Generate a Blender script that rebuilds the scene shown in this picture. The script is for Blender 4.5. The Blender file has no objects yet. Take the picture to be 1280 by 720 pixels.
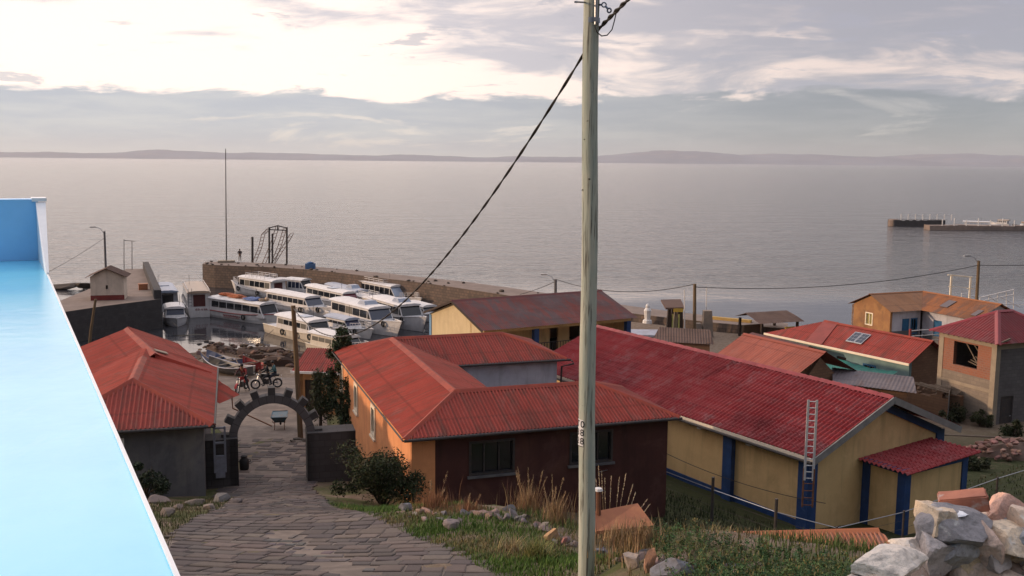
HAZE = True
CABSAG = 2.6
import bpy, bmesh, math, random
import numpy as np
from mathutils import Vector, Matrix
from mathutils import noise as mnoise
R = math.radians
rnd = random.Random(7)
scene = bpy.context.scene
COL = scene.collection
# ------------------------------------------------------------------ camera
FPX = 1244.4; PITCH = R(7.33); ROLL = R(0.51); CAM = Vector((0, 0, 17.2))
_F = Vector((0, math.cos(PITCH), -math.sin(PITCH)))
_R0 = Vector((1, 0, 0)); _U0 = Vector((0, math.sin(PITCH), math.cos(PITCH)))
_R = math.cos(ROLL) * _R0 + math.sin(ROLL) * _U0
_U = -math.sin(ROLL) * _R0 + math.cos(ROLL) * _U0
def ray(px, py): return _F * FPX + _R * (px - 640) + _U * (360 - py)
def atz(px, py, z):
    d = ray(px, py); return CAM + d * ((z - CAM.z) / d.z)
def aty(px, py, y):
    d = ray(px, py); return CAM + d * (y / d.y)
cd = bpy.data.cameras.new('camera'); cam = bpy.data.objects.new('camera', cd); COL.objects.link(cam)
cam.matrix_world = Matrix((( _R.x, _U.x, -_F.x, CAM.x), (_R.y, _U.y, -_F.y, CAM.y), (_R.z, _U.z, -_F.z, CAM.z), (0, 0, 0, 1)))
cd.sensor_width = 36; cd.lens = 36 * FPX / 1280; cd.clip_start = 0.05; cd.clip_end = 60000
scene.camera = cam
# ------------------------------------------------------------------ materials
class NT:
    def __init__(s, nt): s.nt = nt
    def n(s, typ, **kw):
        nd = s.nt.nodes.new(typ)
        for k, v in kw.items(): setattr(nd, k, v)
        return nd
    def link(s, a, b): s.nt.links.new(a, b)
    def val(s, sock, v):
        if isinstance(v, (int, float)): sock.default_value = v
        elif isinstance(v, tuple): sock.default_value = v if len(v) == len(sock.default_value) else (*v, 1.0)
        else: s.link(v, sock)
    def math(s, op, a, b=0.0, c=0.0, clamp=False):
        m = s.n('ShaderNodeMath', operation=op, use_clamp=clamp)
        s.val(m.inputs[0], a); s.val(m.inputs[1], b); s.val(m.inputs[2], c); return m.outputs[0]
    def mix(s, f, a, b, mode='MIX'):
        m = s.n('ShaderNodeMix', data_type='RGBA', blend_type=mode)
        s.val(m.inputs[0], f); s.val(m.inputs[6], a); s.val(m.inputs[7], b); return m.outputs[2]
    def smooth(s, x, a, b):
        m = s.n('ShaderNodeMapRange', interpolation_type='SMOOTHSTEP')
        s.val(m.inputs[0], x); m.inputs[1].default_value = a; m.inputs[2].default_value = b; return m.outputs[0]
    def noise(s, vec, scale, detail=5, rough=.55, dist=0.0):
        t = s.n('ShaderNodeTexNoise'); s.link(vec, t.inputs['Vector'])
        t.inputs['Scale'].default_value = scale; t.inputs['Detail'].default_value = detail
        t.inputs['Roughness'].default_value = rough; t.inputs['Distortion'].default_value = dist
        return t.outputs[0]
    def mapping(s, vec, scale=(1, 1, 1), rot=(0, 0, 0)):
        m = s.n('ShaderNodeMapping'); s.link(vec, m.inputs[0]); m.inputs['Scale'].default_value = scale
        m.inputs['Rotation'].default_value = rot; return m.outputs[0]
def newmat(name):
    m = bpy.data.materials.new(name); m.use_nodes = True
    t = NT(m.node_tree); b = m.node_tree.nodes['Principled BSDF']; return m, t, b
def mat(name, col, col2=None, scale=1.5, rough=.8, amt=(.38, .62), bump=.0, bscale=25, bdist=.02, metal=0.0, stretch=(1, 1, 1), uv=False, col3=None, s3=.5, a3=(.5, .68), spec=.4, grime=0.0):
    """base colour wandering to col2 (and col3 in bigger stains), with a rough bump"""
    m, t, b = newmat(name)
    tc = t.n('ShaderNodeTexCoord'); vec = tc.outputs['UV' if uv else 'Object']
    v = t.mapping(vec, stretch)
    c2 = col2 or tuple(x * .8 for x in col)
    c = t.mix(t.smooth(t.noise(v, scale, 7, .62), *amt), col, c2)
    if col3: c = t.mix(t.smooth(t.noise(v, s3, 8, .6, .4), *a3), c, col3)
    c = t.mix(t.math('MULTIPLY', t.noise(vec, scale * 9, 3), .35), c, tuple(x * .72 for x in col))
    if grime:
        c = t.mix(t.math('MULTIPLY', t.smooth(t.noise(t.mapping(vec, (2.6, 2.6, .3)), 1.0, 7, .65, .3), .48, .70), grime), c, tuple(x * .42 for x in col))
        c = t.mix(t.math('MULTIPLY', t.smooth(t.noise(vec, .9, 8, .7, .5), .55, .66), grime * .6), c, tuple(min(.9, x * 1.25 + .03) for x in col))
    t.link(c, b.inputs['Base Color'])
    b.inputs['Roughness'].default_value = rough; b.inputs['Metallic'].default_value = metal
    b.inputs['Specular IOR Level'].default_value = spec
    if bump:
        bp = t.n('ShaderNodeBump'); bp.inputs['Strength'].default_value = bump; bp.inputs['Distance'].default_value = bdist
        t.link(t.noise(v, bscale, 6, .6), bp.inputs['Height']); t.link(bp.outputs[0], b.inputs['Normal'])
    return m
def glassmat(name, col, rough=.06):
    m, t, b = newmat(name); b.inputs['Base Color'].default_value = (*col, 1); b.inputs['Roughness'].default_value = rough
    b.inputs['Specular IOR Level'].default_value = .6; return m
def brickmat(name, c1, c2, mortar, bw, bh, ms=.012, rough=.9, stain=None):
    m, t, b = newmat(name); tc = t.n('ShaderNodeTexCoord'); uv = tc.outputs['UV']
    k = t.n('ShaderNodeTexBrick'); t.link(uv, k.inputs['Vector'])
    k.inputs['Color1'].default_value = (*c1, 1); k.inputs['Color2'].default_value = (*c2, 1); k.inputs['Mortar'].default_value = (*mortar, 1)
    k.inputs['Scale'].default_value = 1; k.inputs['Mortar Size'].default_value = ms; k.inputs['Brick Width'].default_value = bw; k.inputs['Row Height'].default_value = bh
    k.inputs['Mortar Smooth'].default_value = .4
    c = t.mix(t.math('MULTIPLY', t.smooth(t.noise(uv, 1.1, 7, .62), .4, .7), .75), k.outputs[0], stain or tuple(x * .6 for x in c1))
    t.link(c, b.inputs['Base Color']); b.inputs['Roughness'].default_value = rough
    bp = t.n('ShaderNodeBump'); bp.inputs['Strength'].default_value = .5; bp.inputs['Distance'].default_value = .01; bp.invert = True
    t.link(t.math('ADD', k.outputs[1], t.noise(uv, 30, 4)), bp.inputs['Height']); t.link(bp.outputs[0], b.inputs['Normal'])
    return m
def roofmat(name, col, worn, rust, fade, rough=.55, streak=(.45, .72), patch=(.55, .7), lines=0.0):
    """painted sheet: long streaks down the slope (UV in metres: x along eave, y up), lap lines, worn patches"""
    m, t, b = newmat(name); tc = t.n('ShaderNodeTexCoord'); uv = tc.outputs['UV']
    st = t.noise(t.mapping(uv, (6.0, .5, 1)), 1.0, 7, .65)
    c = t.mix(t.smooth(st, *streak), col, worn)
    sheet = t.n('ShaderNodeTexVoronoi', feature='F1'); t.link(t.mapping(uv, (1.1, .28, 1)), sheet.inputs['Vector']); sheet.inputs['Randomness'].default_value = .2
    c = t.mix(t.math('MULTIPLY', sheet.outputs['Distance'], .22), c, fade)
    pt = t.noise(t.mapping(uv, (1.5, .45, 1)), .8, 8, .68, .6)
    c = t.mix(t.math('MULTIPLY', t.smooth(pt, patch[0] - .05, patch[1] - .03), .85), c, rust)
    dot = t.noise(uv, 9, 5, .7)
    c = t.mix(t.math('MULTIPLY', t.smooth(t.noise(t.mapping(uv, (1.3, .8, 1)), 1.1, 9, .72, .8), .50, .68), .38), c, tuple(.5 * x + .075 for x in fade))
    c = t.mix(t.smooth(dot, .60, .72), c, rust)
    lap = t.n('ShaderNodeTexWave', wave_type='BANDS', bands_direction='Y'); t.link(uv, lap.inputs['Vector']); lap.inputs['Scale'].default_value = .17; lap.inputs['Distortion'].default_value = .15
    c = t.mix(t.math('MULTIPLY', t.smooth(lap.outputs[1], .985, 1.0), .3), c, tuple(x * .45 for x in rust))
    c = t.mix(t.math('MULTIPLY', t.smooth(t.noise(uv, .35, 4), .42, .62), .45), c, tuple(x * .62 for x in col))
    if lines:
        w = t.n('ShaderNodeTexWave', wave_type='BANDS', bands_direction='X'); t.link(uv, w.inputs['Vector'])
        w.inputs['Scale'].default_value = lines; w.inputs['Distortion'].default_value = .3
        c = t.mix(t.math('MULTIPLY', t.smooth(w.outputs[1], .93, 1.0), .5), c, rust)
    t.link(c, b.inputs['Base Color']); b.inputs['Roughness'].default_value = rough; b.inputs['Specular IOR Level'].default_value = .16
    t.link(t.math('ADD', t.math('MULTIPLY', dot, .35), rough - .10), b.inputs['Roughness'])
    return m
def attrmat(name, rough=.9, bump=.4, bscale=14, mixc=(.05, .05, .045), bdist=.03, spec=.3, attr='tint'):
    """colour per stone / leaf from the mesh's own tint attribute, roughened with noise"""
    m, t, b = newmat(name); a = t.n('ShaderNodeAttribute', attribute_name=attr); tc = t.n('ShaderNodeTexCoord'); v = tc.outputs['Object']
    nz = t.noise(v, bscale, 7, .65)
    c = t.mix(t.math('MULTIPLY', t.smooth(nz, .42, .72), .55), a.outputs[0], mixc)
    t.link(c, b.inputs['Base Color']); b.inputs['Roughness'].default_value = rough; b.inputs['Specular IOR Level'].default_value = spec
    if bump:
        bp = t.n('ShaderNodeBump'); bp.inputs['Strength'].default_value = bump; bp.inputs['Distance'].default_value = bdist
        t.link(nz, bp.inputs['Height']); t.link(bp.outputs[0], b.inputs['Normal'])
    return m
def leafmat(name):
    m, t, b = newmat(name); a = t.n('ShaderNodeAttribute', attribute_name='tint')
    t.link(a.outputs[0], b.inputs['Base Color']); b.inputs['Roughness'].default_value = .7; b.inputs['Specular IOR Level'].default_value = .2
    b.inputs['Transmission Weight'].default_value = 0
    return m
# ------------------------------------------------------------------ objects
FRAME = {}
def setp(o, label=None, cat=None, group=None, kind=None):
    if label: o['label'] = label
    if cat: o['category'] = cat
    if group: o['group'] = group
    if kind: o['kind'] = kind
    return o
def thing(name, label, cat, loc, rz=0.0, group=None, mode='world'):
    """an Empty at the thing's base; mode says in which coordinates its parts are modelled:
    'world' (metres in the scene), 'abs' (turned with the thing, heights as in the scene) or 'local'"""
    o = bpy.data.objects.new(name, None); o.empty_display_size = .3; COL.objects.link(o)
    o.location = loc; o.rotation_euler = (0, 0, rz); setp(o, label, cat, group)
    Mx = Matrix.Translation(Vector(loc)) @ Matrix.Rotation(rz, 4, 'Z')
    FRAME[o.name] = Mx.inverted() if mode == 'world' else (Matrix.Translation((0, 0, -loc[2])) if mode == 'abs' else Matrix.Identity(4))
    return o
class MB:
    def __init__(s): s.v = []; s.f = []; s.uv = {}; s.mi = []; s.tint = []; s.cur = (1, 1, 1)
    def vert(s, p): s.v.append(tuple(p)); s.tint.append(s.cur); return len(s.v) - 1
    def face(s, ids, m=0, uv=None):
        if uv: s.uv[len(s.f)] = uv
        s.f.append(tuple(ids)); s.mi.append(m)
    def add(s, vs, fs, m=0):
        o = len(s.v)
        for p in vs: s.vert(p)
        for f in fs: s.face([o + i for i in f], m)
    def poly(s, pts, m=0): s.add(pts, [range(len(pts))], m)
    def hexa(s, p, m=0):
        s.add(p, [(0, 3, 2, 1), (4, 5, 6, 7), (0, 1, 5, 4), (1, 2, 6, 5), (2, 3, 7, 6), (3, 0, 4, 7)], m)
    def box(s, x0, x1, y0, y1, z0, z1, m=0):
        s.hexa([(x0, y0, z0), (x1, y0, z0), (x1, y1, z0), (x0, y1, z0), (x0, y0, z1), (x1, y0, z1), (x1, y1, z1), (x0, y1, z1)], m)
    def cbox(s, c, d, rz=0.0, m=0, rot=None):
        M3 = rot or Matrix.Rotation(rz, 3, 'Z'); c = Vector(c)
        q = [c + M3 @ Vector((sx * d[0] / 2, sy * d[1] / 2, sz * d[2] / 2)) for sz in (-1, 1) for sx, sy in ((-1, -1), (1, -1), (1, 1), (-1, 1))]
        s.hexa(q, m)
    def beam(s, a, b, w, h, m=0, up=(0, 0, 1)):
        a = Vector(a); b = Vector(b); d = (b - a).normalized(); up = Vector(up)
        if abs(d.dot(up)) > .98: up = Vector((1, 0, 0))
        x = d.cross(up).normalized(); z = x.cross(d)
        q = [p + x * (i * w / 2) + z * (j * h / 2) for p in (a, b) for i, j in ((-1, -1), (1, -1), (1, 1), (-1, 1))]
        s.hexa(q, m)
    def tube(s, pts, r, n=8, m=0, cap=True):
        pts = [Vector(p) for p in pts]; k = len(pts); rr = r if isinstance(r, (list, tuple)) else [r] * k
        rings = []; px = None
        for i, p in enumerate(pts):
            d = (pts[min(i + 1, k - 1)] - pts[max(i - 1, 0)]).normalized()
            if px is None:
                up = Vector((0, 0, 1)) if abs(d.z) < .9 else Vector((0, 1, 0)); x = d.cross(up).normalized()
            else: x = (px - d * px.dot(d)).normalized()
            px = x; y = d.cross(x)
            rings.append([s.vert(p + (x * math.cos(2 * math.pi * j / n) + y * math.sin(2 * math.pi * j / n)) * rr[i]) for j in range(n)])
        for i in range(k - 1):
            for j in range(n): s.face((rings[i][j], rings[i][(j + 1) % n], rings[i + 1][(j + 1) % n], rings[i + 1][j]), m)
        if cap: s.face(rings[0][::-1], m); s.face(rings[-1], m)
    def prism(s, poly, z0, z1, m=0):
        n = len(poly); a = [s.vert((p[0], p[1], z0)) for p in poly]; b = [s.vert((p[0], p[1], z1)) for p in poly]
        s.face(a[::-1], m); s.face(b, m)
        for i in range(n): s.face((a[i], a[(i + 1) % n], b[(i + 1) % n], b[i]), m)
    def lathe(s, c, prof, n=14, m=0):
        rings = [[s.vert((c[0] + r * math.cos(2 * math.pi * j / n), c[1] + r * math.sin(2 * math.pi * j / n), c[2] + z)) for j in range(n)] for r, z in prof]
        for a, b in zip(rings, rings[1:]):
            for j in range(n): s.face((a[j], a[(j + 1) % n], b[(j + 1) % n], b[j]), m)
        s.face(rings[0][::-1], m); s.face(rings[-1], m)
    def torus(s, c, ax, Rr, r, n=16, k=8, m=0):
        ax = Vector(ax).normalized(); u = ax.cross(Vector((0, 0, 1)) if abs(ax.z) < .9 else Vector((1, 0, 0))).normalized(); w = ax.cross(u); c = Vector(c)
        ring = []
        for i in range(n):
            a = 2 * math.pi * i / n; d = u * math.cos(a) + w * math.sin(a)
            ring.append([s.vert(c + d * (Rr + r * math.cos(2 * math.pi * j / k)) + ax * (r * math.sin(2 * math.pi * j / k))) for j in range(k)])
        for i in range(n):
            for j in range(k): s.face((ring[i][j], ring[(i + 1) % n][j], ring[(i + 1) % n][(j + 1) % k], ring[i][(j + 1) % k]), m)
    def rock(s, c, size, rz, rg, m=0, flat=0.0, sub=2, rough=0.0, cut=(.42, .8)):
        bm = bmesh.new(); bmesh.ops.create_icosphere(bm, subdivisions=sub, radius=1); off = Vector((rg.uniform(0, 99), rg.uniform(0, 99), rg.uniform(0, 99)))
        cuts = [(Vector((rg.gauss(0, 1), rg.gauss(0, 1), rg.gauss(0, 1))).normalized(), rg.uniform(*cut)) for _ in range(12)]
        M3 = Matrix.Rotation(rz, 3, 'Z') @ Matrix.Rotation(rg.uniform(-.25, .25), 3, 'X')
        ids = []
        for v in bm.verts:
            p = v.co.copy()
            for nn, d in cuts:
                e = p.dot(nn) - d
                if e > 0: p -= nn * e
            if rough: p += v.co * rough * (mnoise.fractal(p * 2.2 + off, .9, 2.1, 4) + .5 * mnoise.noise(p * 9 + off))
            else: p += Vector((rg.gauss(0, .025), rg.gauss(0, .025), rg.gauss(0, .025)))
            p = M3 @ Vector((p.x * size[0], p.y * size[1], p.z * size[2]))
            ids.append(s.vert(Vector(c) + p))
        for fc in bm.faces: s.face([ids[v.index] for v in fc.verts], m)
        bm.free()
    def build(s, name, mats, parent=None, smooth=False, base=None):
        vs = s.v
        if parent is not None:
            Mx = FRAME[parent.name]; vs = [tuple(Mx @ Vector(p)) for p in s.v]
        elif base is not None: vs = [(p[0] - base[0], p[1] - base[1], p[2] - base[2]) for p in s.v]
        me = bpy.data.meshes.new(name); me.from_pydata(vs, [], s.f)
        ms = mats if isinstance(mats, (list, tuple)) else [mats]
        for q in ms: me.materials.append(q)
        if len(ms) > 1: me.polygons.foreach_set('material_index', s.mi)
        if s.uv:
            ul = me.uv_layers.new(name='UVMap')
            for fi, uv in s.uv.items():
                for li, q in zip(me.polygons[fi].loop_indices, uv): ul.data[li].uv = q
        if any(t != (1, 1, 1) for t in s.tint):
            at = me.attributes.new('tint', 'FLOAT_COLOR', 'POINT')
            at.data.foreach_set('color', [x for t in s.tint for x in (*t, 1.0)])
        if smooth: me.polygons.foreach_set('use_smooth', [True] * len(me.polygons))
        me.update()
        o = bpy.data.objects.new(name, me); COL.objects.link(o)
        if parent is not None: o.parent = parent; FRAME[o.name] = FRAME[parent.name]
        elif base is not None: o.location = base
        return o
def copy_tree(o, parent=None):
    c = o.copy(); COL.objects.link(c)
    if parent is not None: c.parent = parent
    for ch in list(o.children): copy_tree(ch, c)
    return c
def lerp(a, b, t): return a + (b - a) * t
def jit(c, a, rg=rnd):
    k = 1 + rg.uniform(-a, a); return tuple(max(.005, x * k * (1 + rg.uniform(-a * .3, a * .3))) for x in c)
# ------------------------------------------------------------------ house pieces
def wall(mb, p0, p1, zb, zt, th=.22, ops=(), m=0):
    """upright wall from p0 to p1 (outside on the right-hand side), with real openings (s0,s1,z0,z1)"""
    p0 = Vector(p0); p1 = Vector(p1); L = (p1 - p0).length; d = (p1 - p0) / L; n = Vector((d.y, -d.x))
    xs = sorted({0.0, L, *[v for o in ops for v in o[:2]]}); zs = sorted({zb, zt, *[v for o in ops for v in o[2:4]]})
    hole = lambda i, j: i < 0 or j < 0 or i >= len(xs) - 1 or j >= len(zs) - 1 or any(o[0] <= (xs[i] + xs[i + 1]) / 2 <= o[1] and o[2] <= (zs[j] + zs[j + 1]) / 2 <= o[3] for o in ops)
    P = lambda s, z, k: (p0.x + d.x * s - n.x * th * k, p0.y + d.y * s - n.y * th * k, z)
    def q(a, b, c, e, uv): mb.face([mb.vert(a), mb.vert(b), mb.vert(c), mb.vert(e)], m, uv)
    for i in range(len(xs) - 1):
        for j in range(len(zs) - 1):
            if hole(i, j): continue
            a, b, c, e = xs[i], xs[i + 1], zs[j], zs[j + 1]; U = [(a, c), (b, c), (b, e), (a, e)]
            q(P(a, c, 0), P(b, c, 0), P(b, e, 0), P(a, e, 0), U); q(P(b, c, 1), P(a, c, 1), P(a, e, 1), P(b, e, 1), U)
            if hole(i - 1, j): q(P(a, c, 1), P(a, c, 0), P(a, e, 0), P(a, e, 1), U)
            if hole(i + 1, j): q(P(b, c, 0), P(b, c, 1), P(b, e, 1), P(b, e, 0), U)
            if hole(i, j - 1): q(P(a, c, 1), P(b, c, 1), P(b, c, 0), P(a, c, 0), U)
            if hole(i, j + 1): q(P(a, e, 0), P(b, e, 0), P(b, e, 1), P(a, e, 1), U)
def gable(mb, p0, p1, zt, za, th=.22, m=0, apex=.5):
    """triangle of wall on top of a wall from p0 to p1"""
    p0 = Vector(p0); p1 = Vector(p1); L = (p1 - p0).length; d = (p1 - p0) / L; n = Vector((d.y, -d.x)); c = p0 + d * L * apex
    f = [(p0.x, p0.y, zt), (p1.x, p1.y, zt), (c.x, c.y, za)]; b = [(x - n.x * th, y - n.y * th, z) for x, y, z in f]
    o = [mb.vert(p) for p in f + b]; U = [(0, zt), (L, zt), (L * apex, za)]
    mb.face([o[0], o[1], o[2]], m, U); mb.face([o[5], o[4], o[3]], m, U)
    mb.face([o[1], o[4], o[5], o[2]], m, [(0, 0)] * 4); mb.face([o[2], o[5], o[3], o[0]], m, [(0, 0)] * 4)
def frame_at(p0, p1):
    p0 = Vector(p0); p1 = Vector(p1); d = (p1 - p0).normalized(); n = Vector((d.y, -d.x))
    return lambda s, z, k: (p0.x + d.x * s + n.x * k, p0.y + d.y * s + n.y * k, z)
def window(root, p0, p1, op, fm, pm, fw=.09, proud=.03, rec=.1, mull=1, trans=0, name='window', sill=None):
    """frame as a part, its glass as a sub-part; k counts outwards from the wall face"""
    P = frame_at(p0, p1); s0, s1, z0, z1 = op; b = MB()
    def bar(sa, sb, za, zb, k0, k1):
        b.hexa([P(sa, za, k1), P(sb, za, k1), P(sb, za, k0), P(sa, za, k0), P(sa, zb, k1), P(sb, zb, k1), P(sb, zb, k0), P(sa, zb, k0)])
    e = .015
    bar(s0 - e, s0 + fw, z0 + fw, z1 - fw, -rec, proud); bar(s1 - fw, s1 + e, z0 + fw, z1 - fw, -rec, proud)
    bar(s0 - e, s1 + e, z1 - fw, z1 + e, -rec, proud); bar(s0 - e, s1 + e, z0 - e, z0 + fw, -rec, proud + .01)
    for i in range(mull):
        c = lerp(s0, s1, (i + 1) / (mull + 1)); bar(c - .022, c + .022, z0 + fw, z1 - fw, -rec + .01, -rec + .06)
    for i in range(trans):
        c = lerp(z0, z1, .66); bar(s0 + fw, s1 - fw, c - .02, c + .02, -rec + .012, -rec + .055)
    f = b.build(name, fm, root)
    g = MB(); g.hexa([P(s0 + fw * .6, z0 + fw * .6, -rec - .02), P(s1 - fw * .6, z0 + fw * .6, -rec - .02), P(s1 - fw * .6, z0 + fw * .6, -rec - .035), P(s0 + fw * .6, z0 + fw * .6, -rec - .035),
                      P(s0 + fw * .6, z1 - fw * .6, -rec - .02), P(s1 - fw * .6, z1 - fw * .6, -rec - .02), P(s1 - fw * .6, z1 - fw * .6, -rec - .035), P(s0 + fw * .6, z1 - fw * .6, -rec - .035)])
    g.build('pane', pm, f)
    if sill:
        k = MB(); k.hexa([P(s0 - .08, z0 - .1, .1), P(s1 + .08, z0 - .1, .1), P(s1 + .08, z0 - .1, -.05), P(s0 - .08, z0 - .1, -.05), P(s0 - .08, z0 - .02, .1), P(s1 + .08, z0 - .02, .1), P(s1 + .08, z0 - .02, -.05), P(s0 - .08, z0 - .02, -.05)])
        k.build('sill', sill, f)
    return f
def door(root, p0, p1, op, m, handle, rec=.08):
    P = frame_at(p0, p1); s0, s1, z0, z1 = op; b = MB()
    def bar(sa, sb, za, zb, k0, k1):
        b.hexa([P(sa, za, k1), P(sb, za, k1), P(sb, za, k0), P(sa, za, k0), P(sa, zb, k1), P(sb, zb, k1), P(sb, zb, k0), P(sa, zb, k0)])
    bar(s0, s1, z0, z1, -rec - .04, -rec)
    for za, zb in ((.08, .45), (.52, .92)): bar(s0 + .12, s1 - .12, lerp(z0, z1, za), lerp(z0, z1, zb), -rec, -rec + .015)
    d = b.build('door', m, root)
    h = MB(); h.tube([P(s1 - .1, lerp(z0, z1, .47), -rec), P(s1 - .1, lerp(z0, z1, .47), -rec + .07), P(s1 - .22, lerp(z0, z1, .47), -rec + .07)], .014, 6); h.build('handle', handle, d)
    return d
def sheet(mb, poly, period=.13, amp=.018, ns=6, rows=None, step=0.0, m=0, thick=True):
    """corrugated sheet over a convex roof plane; its first edge is the eave"""
    P = [Vector(p) for p in poly]; u = (P[1] - P[0]).normalized(); nn = Vector((0, 0, 0))
    for i in range(len(P)):
        a, b = P[i], P[(i + 1) % len(P)]; nn += a.cross(b)
    nn.normalize(); nn = nn if nn.z > 0 else -nn
    u = (u - nn * u.dot(nn)).normalized(); w = nn.cross(u)
    Q = [((p - P[0]).dot(u), (p - P[0]).dot(w)) for p in P]
    if max(q[1] for q in Q) < -min(q[1] for q in Q): w = -w; Q = [(a, -b) for a, b in Q]
    u0 = min(q[0] for q in Q); u1 = max(q[0] for q in Q); n = max(2, int((u1 - u0) / period * ns))
    def span(x):
        ws = []
        for i in range(len(Q)):
            (a, b), (c, d) = Q[i], Q[(i + 1) % len(Q)]
            if abs(a - c) < 1e-9: continue
            t = (x - a) / (c - a)
            if -1e-6 <= t <= 1 + 1e-6: ws.append(b + t * (d - b))
        return (min(ws), max(ws)) if ws else (0, 0)
    prev = None
    for i in range(n + 1):
        x = u0 + (u1 - u0) * min(max(i / n, .0005), .9995); lo, hi = span(x); off = amp * math.cos(2 * math.pi * x / period)
        col = []
        if rows:
            ks = [lo]; k0 = math.floor(lo / rows) + 1
            while k0 * rows < hi - 1e-4: ks.append(k0 * rows); k0 += 1
            ks.append(hi)
            for a, b in zip(ks, ks[1:]):
                kk = math.floor((a + 1e-4) / rows)
                for y in (a, b):
                    o = step * (1 - (y - kk * rows) / rows) + off
                    col.append((y, P[0] + u * x + w * y + nn * o))
        else:
            for y in (lo, hi): col.append((y, P[0] + u * x + w * y + nn * off))
        ids = [mb.vert(p) for _, p in col]; cur = (x, [y for y, _ in col], ids)
        if prev:
            k = min(len(prev[2]), len(ids)); px, py, pi = prev
            big, sm = (prev, cur) if len(pi) >= len(ids) else (cur, prev)
            for j in range(k - 1):
                f = (pi[j], ids[j], ids[j + 1], pi[j + 1]); U = [(px, py[j]), (x, cur[1][j]), (x, cur[1][j + 1]), (px, py[j + 1])]
                mb.face(f, m, U)
            for j in range(k - 1, len(big[2]) - 1):
                f = (big[2][j], sm[2][k - 1], big[2][j + 1]); mb.face(f, m, [(big[0], big[1][j]), (sm[0], sm[1][k - 1]), (big[0], big[1][j + 1])])
        prev = cur
def cap_line(mb, a, b, r=.1, m=0, lift=.03):
    """folded ridge sheet along an edge"""
    a = Vector(a) + Vector((0, 0, lift)); b = Vector(b) + Vector((0, 0, lift)); d = (b - a).normalized(); x = d.cross(Vector((0, 0, 1))).normalized(); z = x.cross(d)
    prof = [(-1.6 * r, -.75 * r), (-.5 * r, 0), (0, .25 * r), (.5 * r, 0), (1.6 * r, -.75 * r), (0, -.2 * r)]
    A = [mb.vert(a + x * i + z * j) for i, j in prof]; B = [mb.vert(b + x * i + z * j) for i, j in prof]; n = len(prof)
    for i in range(n): mb.face((A[i], A[(i + 1) % n], B[(i + 1) % n], B[i]), m)
    mb.face(A[::-1], m); mb.face(B, m)
# ------------------------------------------------------------------ light and sky
SUN_AZ, SUN_EL = R(-94), R(13)          # measured from +Y, negative to the left
sd = Vector((math.sin(SUN_AZ) * math.cos(SUN_EL), math.cos(SUN_AZ) * math.cos(SUN_EL), math.sin(SUN_EL)))
sl = bpy.data.lights.new('sun', 'SUN'); sl.energy = 2.6; sl.angle = R(2.0); sl.color = (1.0, .70, .46)
so = bpy.data.objects.new('sun', sl); COL.objects.link(so); so.rotation_euler = sd.to_track_quat('Z', 'Y').to_euler(); so.location = (-40, 0, 60)
world = bpy.data.worlds.new('World'); scene.world = world; world.use_nodes = True
t = NT(world.node_tree); nt = world.node_tree; bg = nt.nodes['Background']; wo = nt.nodes['World Output']
tc = t.n('ShaderNodeTexCoord'); g = tc.outputs['Generated']
sx = t.n('ShaderNodeSeparateXYZ'); t.link(g, sx.inputs[0]); X, Y, Z = sx.outputs
sky = t.n('ShaderNodeTexSky', sky_type='NISHITA'); sky.sun_disc = False; sky.sun_elevation = SUN_EL; sky.sun_rotation = SUN_AZ
sky.altitude = 3800; sky.air_density = 1; sky.dust_density = 2
left = t.smooth(X, .40, -.22)
bright = t.mix(left, (.84, .66, .575), (1.34, 1.10, .94))
grey = t.mix(left, (.36, .335, .365), (.70, .63, .64))
n1 = t.noise(t.mapping(g, (6.5, 6.5, 30)), 1.0, 10, .60, .5)
n2 = t.noise(t.mapping(g, (2.6, 2.6, 17)), 1.0, 6, .52, .3)
n3 = t.noise(t.mapping(g, (9, 9, 64)), 1.0, 8, .60, .3)
n4 = t.noise(t.mapping(g, (10, 10, 55)), 1.0, 10, .62, .5)
# heavier cloud to the right and higher up, open bright sky low on the left
bias = t.math('ADD', t.math('MULTIPLY', X, .30), t.math('MULTIPLY', t.smooth(Z, .07, .16), .07))
cl = t.math('ADD', t.math('ADD', t.math('MULTIPLY', n1, .60), t.math('MULTIPLY', n2, .50)), bias)
cm = t.smooth(cl, .53, .66)
upper = t.mix(t.math('MULTIPLY', cm, .95), bright, grey)
upper = t.mix(t.math('MULTIPLY', t.smooth(n3, .50, .72), .20), upper, bright)
small = t.smooth(t.math('ADD', n4, t.math('MULTIPLY', X, .06)), .575, .645)
upper = t.mix(t.math('MULTIPLY', small, .72), upper, t.mix(left, (.40, .37, .41), (.60, .55, .56)))
band = t.mix(t.smooth(n3, .35, .7), t.mix(left, (.24, .235, .25), (.50, .495, .535)), t.mix(left, (.31, .295, .305), (.62, .595, .59)))
band = t.mix(t.math('MULTIPLY', t.smooth(n1, .58, .68), t.math('ADD', .25, t.math('MULTIPLY', left, .55))), band, (.86, .75, .66))
band = t.mix(t.smooth(Z, .018, .0), band, t.mix(left, (.25, .25, .27), (.64, .61, .60)))
edge = t.math('ADD', .012, t.math('ADD', t.math('MULTIPLY', n1, .050), t.math('ADD', t.math('MULTIPLY', n4, .030), t.math('MULTIPLY', n2, .022))))
lowm = t.math('SUBTRACT', 1.0, t.smooth(t.math('SUBTRACT', Z, edge), -.003, .004))
vis = t.mix(lowm, upper, band)
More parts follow.
